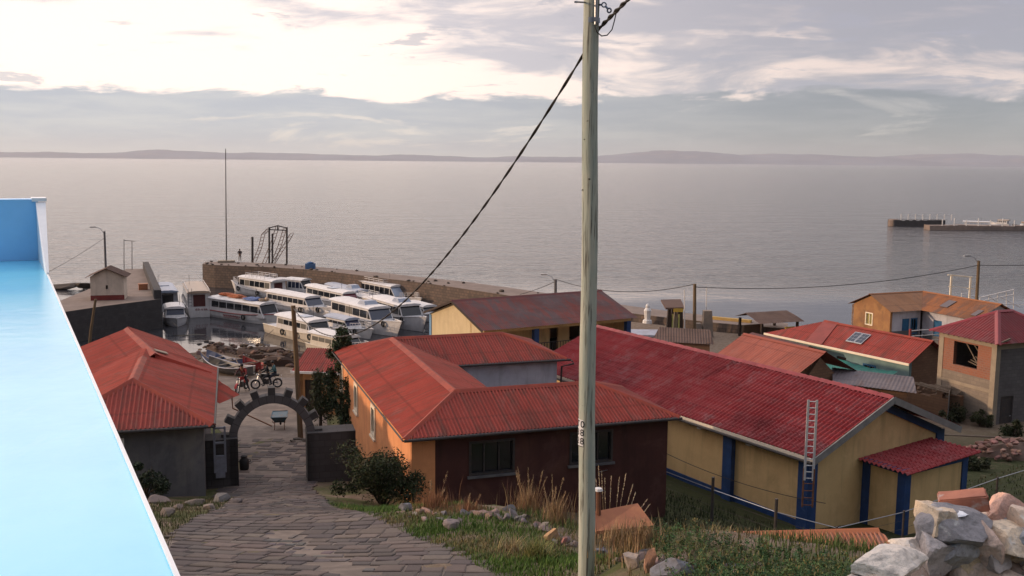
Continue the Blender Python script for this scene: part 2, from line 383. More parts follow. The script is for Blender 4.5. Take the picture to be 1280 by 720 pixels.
# the dome above and behind the frame
hi = t.mix(t.smooth(X, .56, .0), (.31, .285, .30), (2.8, 2.2, 1.86))
hi = t.mix(t.smooth(t.noise(t.mapping(g, (2.5, 2.5, 4)), 1.0, 6), .45, .7), hi, (.84, .76, .74))
hi = t.mix(t.smooth(Z, .45, .8), hi, (1.12, 1.10, 1.20))
vis = t.mix(t.smooth(Z, .155, .24), vis, hi)
back = t.mix(t.smooth(Z, .0, .6), (.11, .115, .14), (.50, .50, .57))
vis = t.mix(t.smooth(Y, .1, -.55), vis, back)
vis = t.mix(t.smooth(Z, 0.0, -.05), vis, (.2, .19, .2))
t.link(vis, bg.inputs[0]); bg.inputs[1].default_value = .95
bg2 = t.n('ShaderNodeBackground'); t.link(sky.outputs[0], bg2.inputs[0]); bg2.inputs[1].default_value = .024
ad = t.n('ShaderNodeAddShader'); t.link(bg.outputs[0], ad.inputs[0]); t.link(bg2.outputs[0], ad.inputs[1]); t.link(ad.outputs[0], wo.inputs[0])
vs_ = scene.view_settings; vs_.view_transform = 'Standard'; vs_.look = 'None'; vs_.exposure = 0; vs_.gamma = 1; vs_.use_curve_mapping = False
scene.render.engine = 'CYCLES'; scene.cycles.use_denoising = True; scene.cycles.max_bounces = 5; scene.cycles.volume_bounces = 0
scene.cycles.diffuse_bounces = 3; scene.cycles.glossy_bounces = 3; scene.cycles.caustics_reflective = False; scene.cycles.caustics_refractive = False
# ------------------------------------------------------------------ terrain heights
CP=[(-8,0,14.2),(0,0,14.2),(6,2,14.6),(12,4,14.0),(0,-15,20),(-25,-10,19),(25,-10,18),(0,-45,38),(-50,-40,36),(50,-40,33),(70,0,14),(-60,0,18),
(-8,8,12.6),(-3,10,12.6),(2,8,13.4),(5.5,9,13.0),(2.5,12,12.0),(5,14.6,11.3),(2.1,14,11.75),(2.4,18.8,9.25),(3.4,19,9.1),(3.3,14.6,11.55),(1.3,14,11.1),(-1,16,10.4),(-3,15.5,10.5),(-6,15.5,10.6),(-9,17,10.4),(-2.3,20.5,9.2),(-7,20.5,9.2),(-4.4,26,7.7),(-7.5,26,7.7),(-11,24,8.4),
(-8.7,31,6.3),(-6.2,31,6.35),(-12.5,30,6.4),(-10.2,36,5.2),(-7.5,36,5.2),(-10.5,33.5,5.4),
(-3.3,29.5,6.4),(-1,27.5,7.2),(0,24,8.6),(2.2,19,9.4),(3.5,28,6.0),(6,33,4.6),(5,22,7.6),(8,18.5,8.6),(11,18,8.2),(9,25,5.6),(12,28,4.7),(17,22,6.0),(22,30,4.4),(16,34,3.5),
(11.5,36,3.5),(6.5,41,3.6),(6,34.5,4.3),(2,48,3.4),(20,42,3.2),(20,52,2.9),(26,53,3.0),(24,47,3.0),(30,45,3.4),(40,40,5),(40,60,3),(15,58,2.7),(8,58,2.8),(22,62,2.6),(30,68,2.5),
(-8,44,4.5),(-11,45,4.4),(-14,45,4.4),(-12,53,3.6),(-18,50,4),(-25,48,5),(-40,40,9),(-25,65,2.9),(-15,60,3),(-18,60,3.0),(-11,60,3),(-5,58,3),(-14,72,2.1),(-22,74,1.9),(-6,70,2.1),(3,68,2.2),(-3,78,1.8),(6,76,2.1),
(-30,84,.25),(-25,88,.1),(-20,87.5,.15),(-15,85,.15),(-10,84,.2),(-16,81,.9),(-27,94,-1.2),(-20,95,-1.2),(-10,95,-1.2),(-2,96,-1),(-4,88,.3),(-30,105,-1.5),(-15,115,-1.6),
(4,86,2.0),(10,84,2.3),(10,92,2.3),(15,85,2.3),(15,90,2.2),(25,84,2.3),(22,90,1.6),(22,97,-1.2),(8,106,-1.4),(33,80,2.4),(36,76,2.4),(32,92,1.0),(30,98,-1),(42,88,1.6),(45,98,-.6),(55,90,1.6),(60,104,-1),(75,85,2),(90,100,-1),(90,60,4),(60,60,4),
(-40,88,-.6),(-45,80,1),(-60,85,.3),(-60,60,5),(-80,70,5),(-80,95,-1),(0,130,-1.8),(-40,140,-1.8),(60,130,-1.8),(100,130,-1.8),(-90,130,-1.8)]
A=np.array(CP,float)
def tps(P):
    n=len(P);X=P[:,:2]/50
    d=np.linalg.norm(X[:,None]-X[None],axis=2)
    K=np.where(d>0,d*d*np.log(d+1e-12),0)+np.eye(n)*2e-5
    M=np.zeros((n+3,n+3));M[:n,:n]=K;M[:n,n]=1;M[:n,n+1:]=X;M[n,:n]=1;M[n+1:,:n]=X.T
    b=np.zeros(n+3);b[:n]=P[:,2]
    s=np.linalg.solve(M,b)
    def h(x,y):
        x=np.asarray(x,float)/50;y=np.asarray(y,float)/50
        out=s[n]+s[n+1]*x+s[n+2]*y
        for i in range(n):
            r2=(x-X[i,0])**2+(y-X[i,1])**2
            out=out+s[i]*.5*r2*np.log(r2+1e-12)
        return out
    return h
_h = tps(A)
_lx = np.arange(-90, 95.1, .5); _ly = np.arange(-50, 140.1, .5)
_LUT = _h(*np.meshgrid(_lx, _ly)).tolist()
def H(x, y):
    i = min(max((x + 90) * 2, 0), len(_lx) - 1.001); j = min(max((y + 50) * 2, 0), len(_ly) - 1.001); a = int(i); c = int(j); u = i - a; v = j - c
    return (_LUT[c][a] * (1 - u) + _LUT[c][a + 1] * u) * (1 - v) + (_LUT[c + 1][a] * (1 - u) + _LUT[c + 1][a + 1] * u) * v
def ground_at(px, py, z=6.0):
    d = ray(px, py); lo, hi = 3.0, 130.0
    P = lambda y: CAM + d * (y / d.y)
    y = lo
    while y < hi:
        p = P(y)
        if p.z < H(p.x, p.y): break
        y += .4
    lo = y - .4; hi = y
    for _ in range(12):
        m_ = (lo + hi) / 2; p = P(m_)
        if p.z < H(p.x, p.y): hi = m_
        else: lo = m_
    return P(hi)
xs = np.concatenate([np.arange(-260, -60, 10), np.arange(-60, -14, 1.5), np.arange(-14, 12, .4), np.arange(12, 60, 1.2), np.arange(60, 261, 10)])
ys = np.concatenate([np.arange(-120, 0, 6), np.arange(0, 36, .4), np.arange(36, 110, .9), np.arange(110, 141, 5)])
GX, GY = np.meshgrid(xs, ys); GZ = _h(np.clip(GX, -90, 95), np.clip(GY, -50, 140)); GZ = np.maximum(GZ, -2.2)
rs = np.random.RandomState(3)
near = np.clip(1 - np.abs(GY - 30) / 80, 0, 1); GZ = GZ + rs.normal(0, .018, GZ.shape) * near
b = MB(); ny, nx = GX.shape
b.v = list(zip(GX.ravel().tolist(), GY.ravel().tolist(), GZ.ravel().tolist())); b.tint = [(1, 1, 1)] * len(b.v)
for j in range(ny - 1):
    for i in range(nx - 1): b.face((j * nx + i, j * nx + i + 1, (j + 1) * nx + i + 1, (j + 1) * nx + i))
m, t, bs = newmat('earth_and_grass'); tc = t.n('ShaderNodeTexCoord'); v = tc.outputs['Object']; so_ = t.n('ShaderNodeSeparateXYZ'); t.link(v, so_.inputs[0])
n1 = t.noise(v, .35, 8, .6, .3); n2 = t.noise(v, 3.5, 8, .65); n3 = t.noise(v, 22, 4, .6)
c = t.mix(t.smooth(n2, .35, .65), (.155, .112, .08), (.235, .18, .135))
gm = t.math('MULTIPLY', t.smooth(t.math('ADD', n1, t.math('MULTIPLY', n2, .3)), .55, .75), t.math('SUBTRACT', 1.0, t.smooth(so_.outputs[2], 4.2, 3.0)))
yard = t.math('MULTIPLY', t.math('MULTIPLY', t.smooth(so_.outputs[0], 12, 17), t.smooth(so_.outputs[1], 55, 47)), t.smooth(n2, .25, .5))
yard = t.math('MAXIMUM', yard, t.math('MULTIPLY', t.math('MULTIPLY', t.smooth(so_.outputs[0], 2, 4), t.smooth(so_.outputs[1], 28, 30)), t.math('MULTIPLY', t.smooth(so_.outputs[1], 47, 43), t.smooth(n2, .2, .45))))
c = t.mix(gm, c, (.075, .085, .03)); c = t.mix(yard, c, (.042, .05, .02))
shore = t.math('MAXIMUM', t.smooth(so_.outputs[2], .9, .25), t.math('MULTIPLY', t.smooth(so_.outputs[2], 2.1, 1.4), t.smooth(so_.outputs[0], 3, -1)))
c = t.mix(shore, c, t.mix(t.smooth(n2, .4, .6), (.045, .03, .022), (.10, .065, .045)))
c = t.mix(t.math('MULTIPLY', t.smooth(n3, .5, .7), .35), c, (.07, .055, .045))
t.link(c, bs.inputs['Base Color']); bs.inputs['Roughness'].default_value = .95; bs.inputs['Specular IOR Level'].default_value = .15
bp = t.n('ShaderNodeBump'); bp.inputs['Strength'].default_value = .8; bp.inputs['Distance'].default_value = .06
t.link(t.math('ADD', n2, t.math('MULTIPLY', n3, .4)), bp.inputs['Height']); t.link(bp.outputs[0], bs.inputs['Normal'])
gr = b.build('ground', m, smooth=True); setp(gr, kind='structure')
# ------------------------------------------------------------------ lake
b = MB(); b.poly([(-14000, -200, 0), (14000, -200, 0), (14000, 14000, 0), (-14000, 14000, 0)])
m, t, bs = newmat('lake_water'); bs.inputs['Base Color'].default_value = (.035, .036, .042, 1); bs.inputs['IOR'].default_value = 1.33
ge = t.n('ShaderNodeNewGeometry'); pos = ge.outputs['Position']
sp = t.n('ShaderNodeSeparateXYZ'); t.link(pos, sp.inputs[0])
w1 = t.noise(t.mapping(pos, (.22, .55, 1), (0, 0, R(8))), 1.0, 4, .55, .3)
w2 = t.noise(t.mapping(pos, (.05, .11, 1), (0, 0, R(-6))), 1.0, 3, .5)
w3 = t.noise(t.mapping(pos, (1.1, 2.0, 1)), 1.0, 3, .5)
calm = t.smooth(sp.outputs[1], 118, 150)                       # the basin behind the breakwater lies still
t.link(t.math('ADD', .05, t.math('MULTIPLY', calm, .06)), bs.inputs['Roughness'])
hgt = t.math('ADD', t.math('ADD', t.math('MULTIPLY', w1, .9), t.math('MULTIPLY', w2, 1.6)), t.math('MULTIPLY', w3, .22))
bp = t.n('ShaderNodeBump'); bp.inputs['Distance'].default_value = .9
t.link(t.math('ADD', .03, t.math('MULTIPLY', calm, .88)), bp.inputs['Strength']); t.link(hgt, bp.inputs['Height']); t.link(bp.outputs[0], bs.inputs['Normal'])
wa = b.build('lake_water', m); setp(wa, kind='structure')
# ------------------------------------------------------------------ hills across the lake
mh = mat('far_hill', (.25, .265, .30), (.20, .21, .24), scale=.0016, rough=1, col3=(.29, .27, .275), s3=.004, stretch=(1, 1, 2.5))  # bluish tone puts part of the distance haze into the hill colour
def hills(pts, y0, depth, seed):
    rg = random.Random(seed); ph = [(rg.uniform(0, 6.28), rg.uniform(.8, 1.2)) for _ in range(9)]
    b = MB(); nx_, ny_ = 260, 14; xs_ = np.linspace(pts[0][0], pts[-1][0], nx_); hs = np.interp(xs_, [p[0] for p in pts], [p[1] for p in pts]); ids = []
    for j in range(ny_):
        tt = j / (ny_ - 1); row = []
        for i in range(nx_):
            x = xs_[i]; k = sum(math.sin(x / (2600 / (1.75 ** q)) * 6.28 + ph[q][0] + tt * (1 + q)) / (1.5 ** q) for q in range(9))
            prof = math.sin(min(1, tt * 1.25) * math.pi / 2) if tt < .8 else 1 - (tt - .8) * 2
            row.append(b.vert((x, y0 + depth * tt, max(-2, (hs[i] * (1 + .07 * k) + 1.5 * k) * prof * (1 + .12 * math.sin(x / 190 + tt * 9)) - 1))))
        ids.append(row)
    for j in range(ny_ - 1):
        for i in range(nx_ - 1): b.face((ids[j][i], ids[j][i + 1], ids[j + 1][i + 1], ids[j + 1][i]))
    o = b.build('hills', mh, smooth=True); setp(o, kind='structure')
hills([(-7000, 36), (-4700, 50), (-4000, 62), (-3200, 72), (-2500, 64), (-1900, 52), (-1500, 66), (-900, 50), (-200, 36), (300, 24)], 8600, 1400, 4)
hills([(-700, 18), (100, 52), (600, 60), (1100, 92), (1800, 100), (2400, 86), (3000, 94), (3600, 88), (4300, 100), (5000, 94), (7500, 80)], 8400, 1600, 9)
# ------------------------------------------------------------------ air
b = MB(); b.box(-12500, 12500, -130, 12500, -4, 190)
m = bpy.data.materials.new('haze_air'); m.use_nodes = True; ntm = m.node_tree
for nd in list(ntm.nodes):
    if nd.type == 'BSDF_PRINCIPLED': ntm.nodes.remove(nd)
pv = ntm.nodes.new('ShaderNodeVolumePrincipled'); pv.inputs['Color'].default_value = (.86, .87, .93, 1); pv.inputs['Density'].default_value = .000055; pv.inputs['Anisotropy'].default_value = .2
ntm.links.new(pv.outputs[0], [n_ for n_ in ntm.nodes if n_.type == 'OUTPUT_MATERIAL'][0].inputs['Volume'])
if HAZE:
    hz = b.build('haze', m); setp(hz, kind='stuff')
# ------------------------------------------------------------------ shared materials
M_ = {}
M_['roof_red'] = roofmat('red_roof_sheet', (.27, .041, .030), (.19, .032, .025), (.11, .038, .028), (.33, .07, .05), .55, lines=.55)
M_['roof_red_lit'] = roofmat('sunlit_red_roof_sheet', (.35, .054, .035), (.25, .042, .029), (.16, .052, .034), (.44, .09, .058), .55, lines=.5)  # brighter copy of roof_red, sun on the left slopes put into the colour
M_['cap_red'] = mat('ridge_red', (.30, .052, .028), (.21, .038, .026), rough=.65, spec=.2)
M_['roof_rust'] = roofmat('weathered_roof', (.185, .050, .045), (.15, .068, .062), (.095, .078, .082), (.22, .085, .075), .75, streak=(.4, .62), patch=(.46, .60))
M_['roof_tile'] = roofmat('crimson_tile_sheet', (.26, .019, .023), (.31, .042, .045), (.12, .010, .012), (.46, .24, .23), .5, patch=(.55, .74), streak=(.5, .8))
M_['roof_salmon'] = roofmat('salmon_roof_sheet', (.29, .082, .055), (.235, .062, .045), (.18, .052, .04), (.35, .12, .085), .6, lines=.28)
M_['roof_orange'] = roofmat('orange_roof_sheet', (.32, .125, .05), (.21, .075, .035), (.14, .085, .065), (.30, .16, .10), .7, patch=(.5, .62))
M_['roof_crim'] = roofmat('crimson_roof_sheet', (.135, .006, .009), (.105, .006, .009), (.085, .008, .011), (.17, .012, .016), .38)
M_['roof_grey'] = roofmat('grey_roof_sheet', (.15, .13, .14), (.19, .16, .16), (.13, .085, .07), (.2, .17, .17), .7)
M_['roof_brown'] = roofmat('brown_roof_sheet', (.13, .085, .07), (.17, .11, .08), (.09, .06, .05), (.2, .13, .1), .8)
M_['roof_oxide'] = roofmat('oxide_roof_sheet', (.42, .15, .075), (.34, .11, .06), (.16, .145, .15), (.46, .2, .11), .7, patch=(.52, .64), streak=(.5, .75))
M_['grey_plaster'] = mat('grey_cement_plaster', (.135, .132, .138), (.10, .10, .108), 1.2, .95, grime=.4, bump=.25, bscale=12, col3=(.17, .16, .152), s3=.7)
M_['orange_plaster'] = mat('orange_plaster', (.78, .34, .145), (.68, .28, .12), 1.0, .9, grime=.3, bump=.15, bscale=14, col3=(.56, .23, .10), s3=.6, a3=(.55, .75))
M_['brown_plaster'] = mat('oxblood_plaster', (.075, .025, .02), (.06, .02, .017), 1.0, .9, grime=.5, bump=.2, bscale=14, col3=(.09, .036, .026), s3=.8)
M_['white_wash'] = mat('whitewash', (.55, .55, .60), (.46, .46, .52), 1.3, .95, grime=.4, col3=(.36, .34, .36), s3=.9, bump=.15)
M_['cream'] = mat('cream_plaster', (.72, .50, .24), (.65, .44, .21), 1.0, .9, grime=.35, bump=.12, bscale=18, col3=(.45, .30, .14), s3=.5, a3=(.58, .75))
M_['cream_pale'] = mat('pale_cream_plaster', (.62, .50, .30), (.57, .45, .27), 1.0, .9, grime=.25, bump=.1)
M_['blue'] = mat('navy_blue_paint', (.018, .06, .19), (.014, .045, .14), 2, .6, grime=.4, col3=(.05, .09, .2), s3=1.5, a3=(.6, .75))
M_['blue_door'] = mat('blue_door_paint', (.015, .12, .26), (.012, .09, .2), 3, .5)
M_['white_paint'] = mat('white_paint', (.72, .71, .70), (.62, .60, .58), 3, .5)
M_['cream_trim'] = mat('cream_window_trim', (.86, .76, .60), (.80, .70, .54), 3, .6)
M_['dark_wood'] = mat('dark_wood', (.055, .035, .025), (.035, .024, .018), 4, .8)
M_['steel'] = mat('galvanised_steel', (.42, .43, .45), (.34, .34, .36), 6, .4, metal=.7)
M_['dark_steel'] = mat('dark_iron', (.035, .033, .035), (.06, .045, .04), 6, .6)
M_['glass'] = glassmat('dark_window_glass', (.012, .014, .018)); M_['glass2'] = glassmat('curtained_glass', (.10, .09, .07), .12)
M_['stone_dark'] = brickmat('dark_cut_stone', (.052, .048, .050), (.038, .035, .036), (.026, .024, .024), .42, .24, .012, stain=(.03, .028, .028))
M_['stone_pier'] = brickmat('pier_rubble_stone', (.17, .115, .085), (.115, .082, .065), (.065, .05, .04), .55, .32, .03, stain=(.07, .055, .042))
M_['pier_top'] = mat('pier_top_earth', (.24, .185, .155), (.19, .145, .12), .8, .95, bump=.5, bscale=4, bdist=.06)
M_['concrete'] = mat('rough_concrete', (.33, .27, .20), (.27, .22, .165), 1.5, .9, bump=.2)
M_['block'] = brickmat('grey_concrete_block', (.25, .20, .155), (.21, .17, .135), (.17, .14, .115), .4, .2, .014, stain=(.17, .14, .11))
M_['brick'] = brickmat('orange_hollow_brick', (.27, .11, .065), (.23, .092, .058), (.23, .155, .12), .26, .13, .016, stain=(.30, .11, .06))
M_['adobe'] = brickmat('adobe_brick', (.23, .13, .075), (.19, .105, .06), (.15, .09, .055), .4, .16, .018, stain=(.14, .08, .05))
M_['ochre'] = mat('ochre_adobe_plaster', (.36, .19, .08), (.28, .14, .065), 1.6, .95, col3=(.2, .11, .06), s3=1.0, bump=.3)
M_['turq'] = mat('turquoise_plaster', (.20, .32, .33), (.16, .26, .28), 1.2, .9)
M_['tarp'] = mat('green_tarpaulin', (.012, .16, .13), (.01, .12, .10), 3, .5)
M_['yellow'] = mat('yellow_paint', (.62, .42, .06), (.5, .34, .06), 2, .7)
M_['plank'] = mat('weathered_plank', (.20, .155, .115), (.14, .11, .085), 3, .9, stretch=(1, 1, 4))
M_['rusty'] = mat('rusty_iron', (.20, .085, .045), (.13, .06, .035), 5, .85)
M_['black'] = mat('black_rubber', (.012, .012, .013), (.02, .02, .02), 5, .7)
M_['cable'] = mat('black_cable', (.018, .016, .016), (.03, .027, .025), 20, .6)
M_['panel'] = glassmat('solar_cells', (.012, .016, .035), .12)
M_['terracotta'] = mat('terracotta_walk', (.17, .085, .06), (.13, .07, .05), 1.5, .9)

def gutter(parent, a, b, r=.055):
    g_ = MB(); g_.tube([a, b], r, 8); return g_.build('gutter', M_['dark_steel'], parent)

# ------------------------------------------------------------------ grey house with the low red roofs, left of the arch
def uv2(th): return Vector((math.cos(th), math.sin(th))), Vector((-math.sin(th), math.cos(th)))
th = R(15.72); O = Vector((-15.78, 32.1)); zg = 5.2
A_ = thing('house', 'low grey plastered house with joined red hipped roofs left of the stone arch', 'house', (O.x, O.y, zg), th, mode='abs')
W, L, ze, zr = 5.68, 9.87, 8.0, 9.12
ops_f = [(1.15, 2.35, 6.55, 7.6)]; ops_r = [(2.0, 3.0, 6.9, 7.8)]
b = MB(); wf = ((.35, .4), (W - .35, .4)); wr = ((W - .35, .4), (W - .35, L)); wl = ((.35, L), (.35, .4))
wall(b, *wf, zg - 1.2, ze, ops=ops_f); wall(b, (wr[0][0], .62), wr[1], zg - 2, ze, ops=ops_r); wall(b, wl[0], (.35, .62), zg - 1.2, ze)
b.build('wall', M_['grey_plaster'], A_)
window(A_, *wf, ops_f[0], M_['white_paint'], M_['glass'], mull=1, sill=M_['white_wash'])
lc = lambda p: tuple(Vector(((Vector(p[:2]) - O).dot(uv2(th)[0]), (Vector(p[:2]) - O).dot(uv2(th)[1])))) + (p[2],)
b = MB(); hp = 2.96
for pl in ([(0, L, ze), (0, 0, ze), (W / 2, hp, zr), (W / 2, L, zr)], [(W, 0, ze), (W, L, ze), (W / 2, L, zr), (W / 2, hp, zr)]): sheet(b, pl)
rf = b.build('roof', M_['roof_red_lit'], A_, smooth=True)
b = MB(); sheet(b, [(0, 0, ze), (W, 0, ze), (W / 2, hp, zr)], period=.15, amp=.028); b.build('front_hip', M_['roof_red'], A_, smooth=True)
b = MB()
for a_, c_ in (((0, 0, ze), (W / 2, hp, zr)), ((W, 0, ze), (W / 2, hp, zr)), ((W / 2, hp, zr), (W / 2, 7.2, zr))): cap_line(b, a_, c_, .11)
b.build('ridge_cap', M_['cap_red'], rf)
gutter(rf, (0, -.02, ze - .06), (W, -.02, ze - .06)); gutter(rf, (W + .02, 0, ze - .06), (W + .02, L, ze - .06))
# the rear wing, turned a little, with a higher ridge
th2 = R(29.56); O2 = Vector((-16.91, 39.63)); u2, v2 = uv2(th2); W2, L2 = 4.57, 6.71
p2 = lambda a, c_, z: lc(((O2 + u2 * a + v2 * c_).x, (O2 + u2 * a + v2 * c_).y, z))
b = MB(); sheet(b, [p2(-1.2, L2, 7.9), p2(-1.2, -.4, 7.9), p2(W2 / 2, -.4, 9.12), p2(W2 / 2, L2, 9.12)]); zA = lambda q_: ze + min(q_[0], W - q_[0]) * (zr - ze) / (W / 2)
nE = p2(W2, -.4, 0); nE = (nE[0], nE[1], zA(nE) + .035); nR = p2(W2 / 2, -.4, 9.12); fE = p2(W2, L2, 8.2); fR = tuple(Vector(fE) + Vector(nR) - Vector(nE)); sheet(b, [nE, fE, fR, nR])
r2 = b.build('rear_roof', M_['roof_red_lit'], A_, smooth=True)
b = MB(); n_ = 10
for i in range(n_):
    a_, c_ = Vector(nE).lerp(Vector(nR), i / n_), Vector(nE).lerp(Vector(nR), (i + 1) / n_); dn = Vector((.02, -.06, 0))
    b.poly([tuple(a_ + Vector((0, 0, .02))), tuple(c_ + Vector((0, 0, .02))), (c_.x + dn.x, c_.y + dn.y, zA((c_.x + dn.x,)) - .03), (a_.x + dn.x, a_.y + dn.y, zA((a_.x + dn.x,)) - .03)])
b.build('seam_flashing', M_['roof_red_lit'], r2)
b = MB(); cap_line(b, p2(W2 / 2, -.5, 9.12), p2(W2 / 2, L2, 9.12), .13); b.build('ridge_cap', M_['cap_red'], r2)
b = MB(); c0 = Vector(p2(W2 / 2 + .42, .55, 9.02)); e1 = (Vector(p2(W2, 3, 8.25)) - Vector(p2(W2 / 2, 3, 9.12))).normalized(); e2 = (Vector(p2(0, 1, 0)) - Vector(p2(0, 0, 0))).normalized(); e3 = e1.cross(e2)
b.hexa([c0 + e1 * i * .26 + e2 * j * .24 + e3 * k * .02 for k in (-1, 1) for i, j in ((-1, -1), (1, -1), (1, 1), (-1, 1))]); b.build('roof_patch', M_['concrete'], r2)
b = MB()
q = [p2(.3, -.2, 0), p2(W2 - .35, -.2, 0), p2(W2 - .35, L2 - .3, 0), p2(.3, L2 - .3, 0)]
for i in range(4): wall(b, q[i][:2], q[(i + 1) % 4][:2], 3.5, 8.25)
b.build('rear_wall', M_['grey_plaster'], A_)
# porch on the lane side with its blue and white frame
b = MB(); sheet(b, [(W + .1, 6.6, 7.15), (W + 1.0, 8.6, 7.15), (W - .3, 9.6, 7.75), (W - .5, 7.4, 7.75)]); pr_ = b.build('porch_roof', M_['roof_red_lit'], A_, smooth=True)
b = MB()
for z in (6.5, 7.0, 7.55): b.beam((W - .02, 1.2, z), (W + .35, 1.2, z), .07, .07)
for x in (W - .02, W + .35): b.beam((x, 1.2, 5.9), (x, 1.2, 7.6), .07, .07)
b.box(W + .0, W + .33, 1.18, 1.24, 5.7, 6.45); b.build('porch_screen', mat('screen_grey_paint', (.20, .215, .26), (.15, .16, .19), 3, .7), A_)
b = MB(); b.tube([(W + .6, 8, 7.1), (W + .62, 7.9, 6.6), (W + 2.2, 7.2, 5.9)], .03, 6); b.build('downpipe', M_['rusty'], A_)

# ------------------------------------------------------------------ orange and oxblood house in a U round its yard
th = R(18.5); O = Vector((-3.49, 31.69)); zg = 5.0
C_ = thing('house', 'large orange and oxblood house with red corrugated roofs round a white yard wall', 'house', (O.x, O.y, zg), th, mode='abs')
ze, zr = 8.1, 9.0; o_ = .32
wl = ((o_, 15.7), (o_, o_)); wf = ((o_ + .16, o_), (9.78, o_))
ll = 15.7 - o_
def dist_from(px, py):          # distance along the left wall, measured from its far end
    best = min(((ll * k / 400) for k in range(401)), key=lambda s: abs(PX(*L2W(C_, (o_, 15.7 - s, 7.0)))[0] - px)); return best
def L2W(root, p):
    return root.matrix_basis.to_3x3() @ Vector((p[0], p[1], 0)) + Vector((root.location.x, root.location.y, p[2]))
def PX(x, y, z):
    d = Vector((x, y, z)) - CAM; k = d.dot(_F); return (640 + FPX * d.dot(_R) / k, 360 - FPX * d.dot(_U) / k)
C_.rotation_euler = (0, 0, th); bpy.context.view_layer.update()
ops_l = []
for px in (427.5, 445.5, 467): s = dist_from(px, 0); ops_l.append((s - .42, s + .42, 6.25, 7.5))
sd_ = dist_from(424.5, 0) + .25; ops_l.append((sd_ - .45, sd_ + .45, 4.3, 6.0))
b = MB(); wall(b, *wl, 2.8, ze, ops=ops_l); b.build('orange_wall', M_['orange_plaster'], C_)
b = MB(); b.box(o_, o_ + .8, o_ - .02, o_ + .2, 2.8, ze); b.build('corner_strip', M_['orange_plaster'], C_)
fx = lambda px: min((k * .02 for k in range(480)), key=lambda s: abs(PX(*L2W(C_, (o_ + .8 + s, o_, 7.0)))[0] - px))
wf = ((o_ + .8, o_), (9.78, o_)); s0, s1, s2, s3 = fx(587), fx(643), fx(712), fx(765)
ops_f = [(s0, s1, 6.55, 7.72), (s2, s3, 6.6, 7.75)]
b = MB(); wall(b, *wf, 2.8, ze, ops=ops_f); wall(b, (9.78, o_ + .22), (9.78, 4.7), 2.8, ze); wall(b, (9.78 - .22, 4.7), (4.5, 4.7), 2.8, ze); b.build('oxblood_wall', M_['brown_plaster'], C_)
b = MB(); wall(b, (4.5, 4.7), (4.5, 11.3), 3, ze); wall(b, (4.5, 11.3), (9.7, 11.3), 3, ze); wall(b, (9.7, 11.52), (9.7, 15.7), 3, ze); wall(b, (9.48, 15.7), (o_ + .22, 15.7), 3, ze)
b.build('yard_wall', M_['white_wash'], C_)
for o in ops_l[:3]: window(C_, *wl, o, M_['cream_trim'], M_['glass'], fw=.13, proud=.05, mull=1, sill=M_['cream_trim'])
door(C_, *wl, ops_l[3], M_['dark_wood'], M_['steel'])
for o in ops_f: window(C_, *wf, o, M_['dark_steel'], M_['glass'], fw=.06, proud=.035, mull=2, sill=M_['grey_plaster'])
r0, r1 = (2.4, 2.5), (2.4, 13.5); r2_, r3 = (7.7, 2.5), (7.7, 13.5)
E3 = lambda p, z: (p[0], p[1], z)
slopes = [[(0, 16), (0, 0), r0, r1], [(0, 0), (10.1, 0), r2_, r0], [(10.1, 0), (10.1, 5), r2_], [(10.1, 5), (4.8, 5), r0, r2_], [(4.8, 5), (4.8, 11), r1, r0],
          [(4.8, 11), (10.1, 11), r3, r1], [(10.1, 11), (10.1, 16), r3], [(10.1, 16), (0, 16), r1, r3]]
rid = {r0, r1, r2_, r3}
for i, pl in enumerate(slopes):
    b = MB(); sheet(b, [E3(p, zr if p in rid else ze) for p in pl], period=.13 if i in (1, 5) else .12, amp=.030 if i in (1, 5) else .016)
    rr = b.build('roof_slope', M_['roof_red' if i in (1, 2, 3, 5, 6) else 'roof_red_lit'], C_, smooth=True)
    if i == 0: rf = rr
b = MB()
for a_, c_ in ((r0, r1), (r0, r2_), (r1, r3)): cap_line(b, E3(a_, zr), E3(c_, zr), .11)
for a_, c_ in (((0, 0), r0), ((10.1, 0), r2_), ((10.1, 5), r2_), ((10.1, 11), r3), ((10.1, 16), r3), ((0, 16), r1)): cap_line(b, E3(a_, ze), E3(c_, zr), .09)
b.build('ridge_cap', M_['cap_red'], C_)
gutter(C_, (0, -.03, ze - .06), (10.15, -.03, ze - .06)); gutter(C_, (4.8, 10.97, ze - .06), (10.25, 10.97, ze - .06)); gutter(C_, (-.03, 16, ze - .07), (-.03, 0, ze - .07), .03)
b = MB(); b.tube([(10.3, 10.97, ze - .1), (10.42, 10.97, ze - .25), (9.9, 11.2, ze - .4), (9.8, 11.24, 4)], .045, 8); b.build('downpipe', M_['dark_steel'], C_)

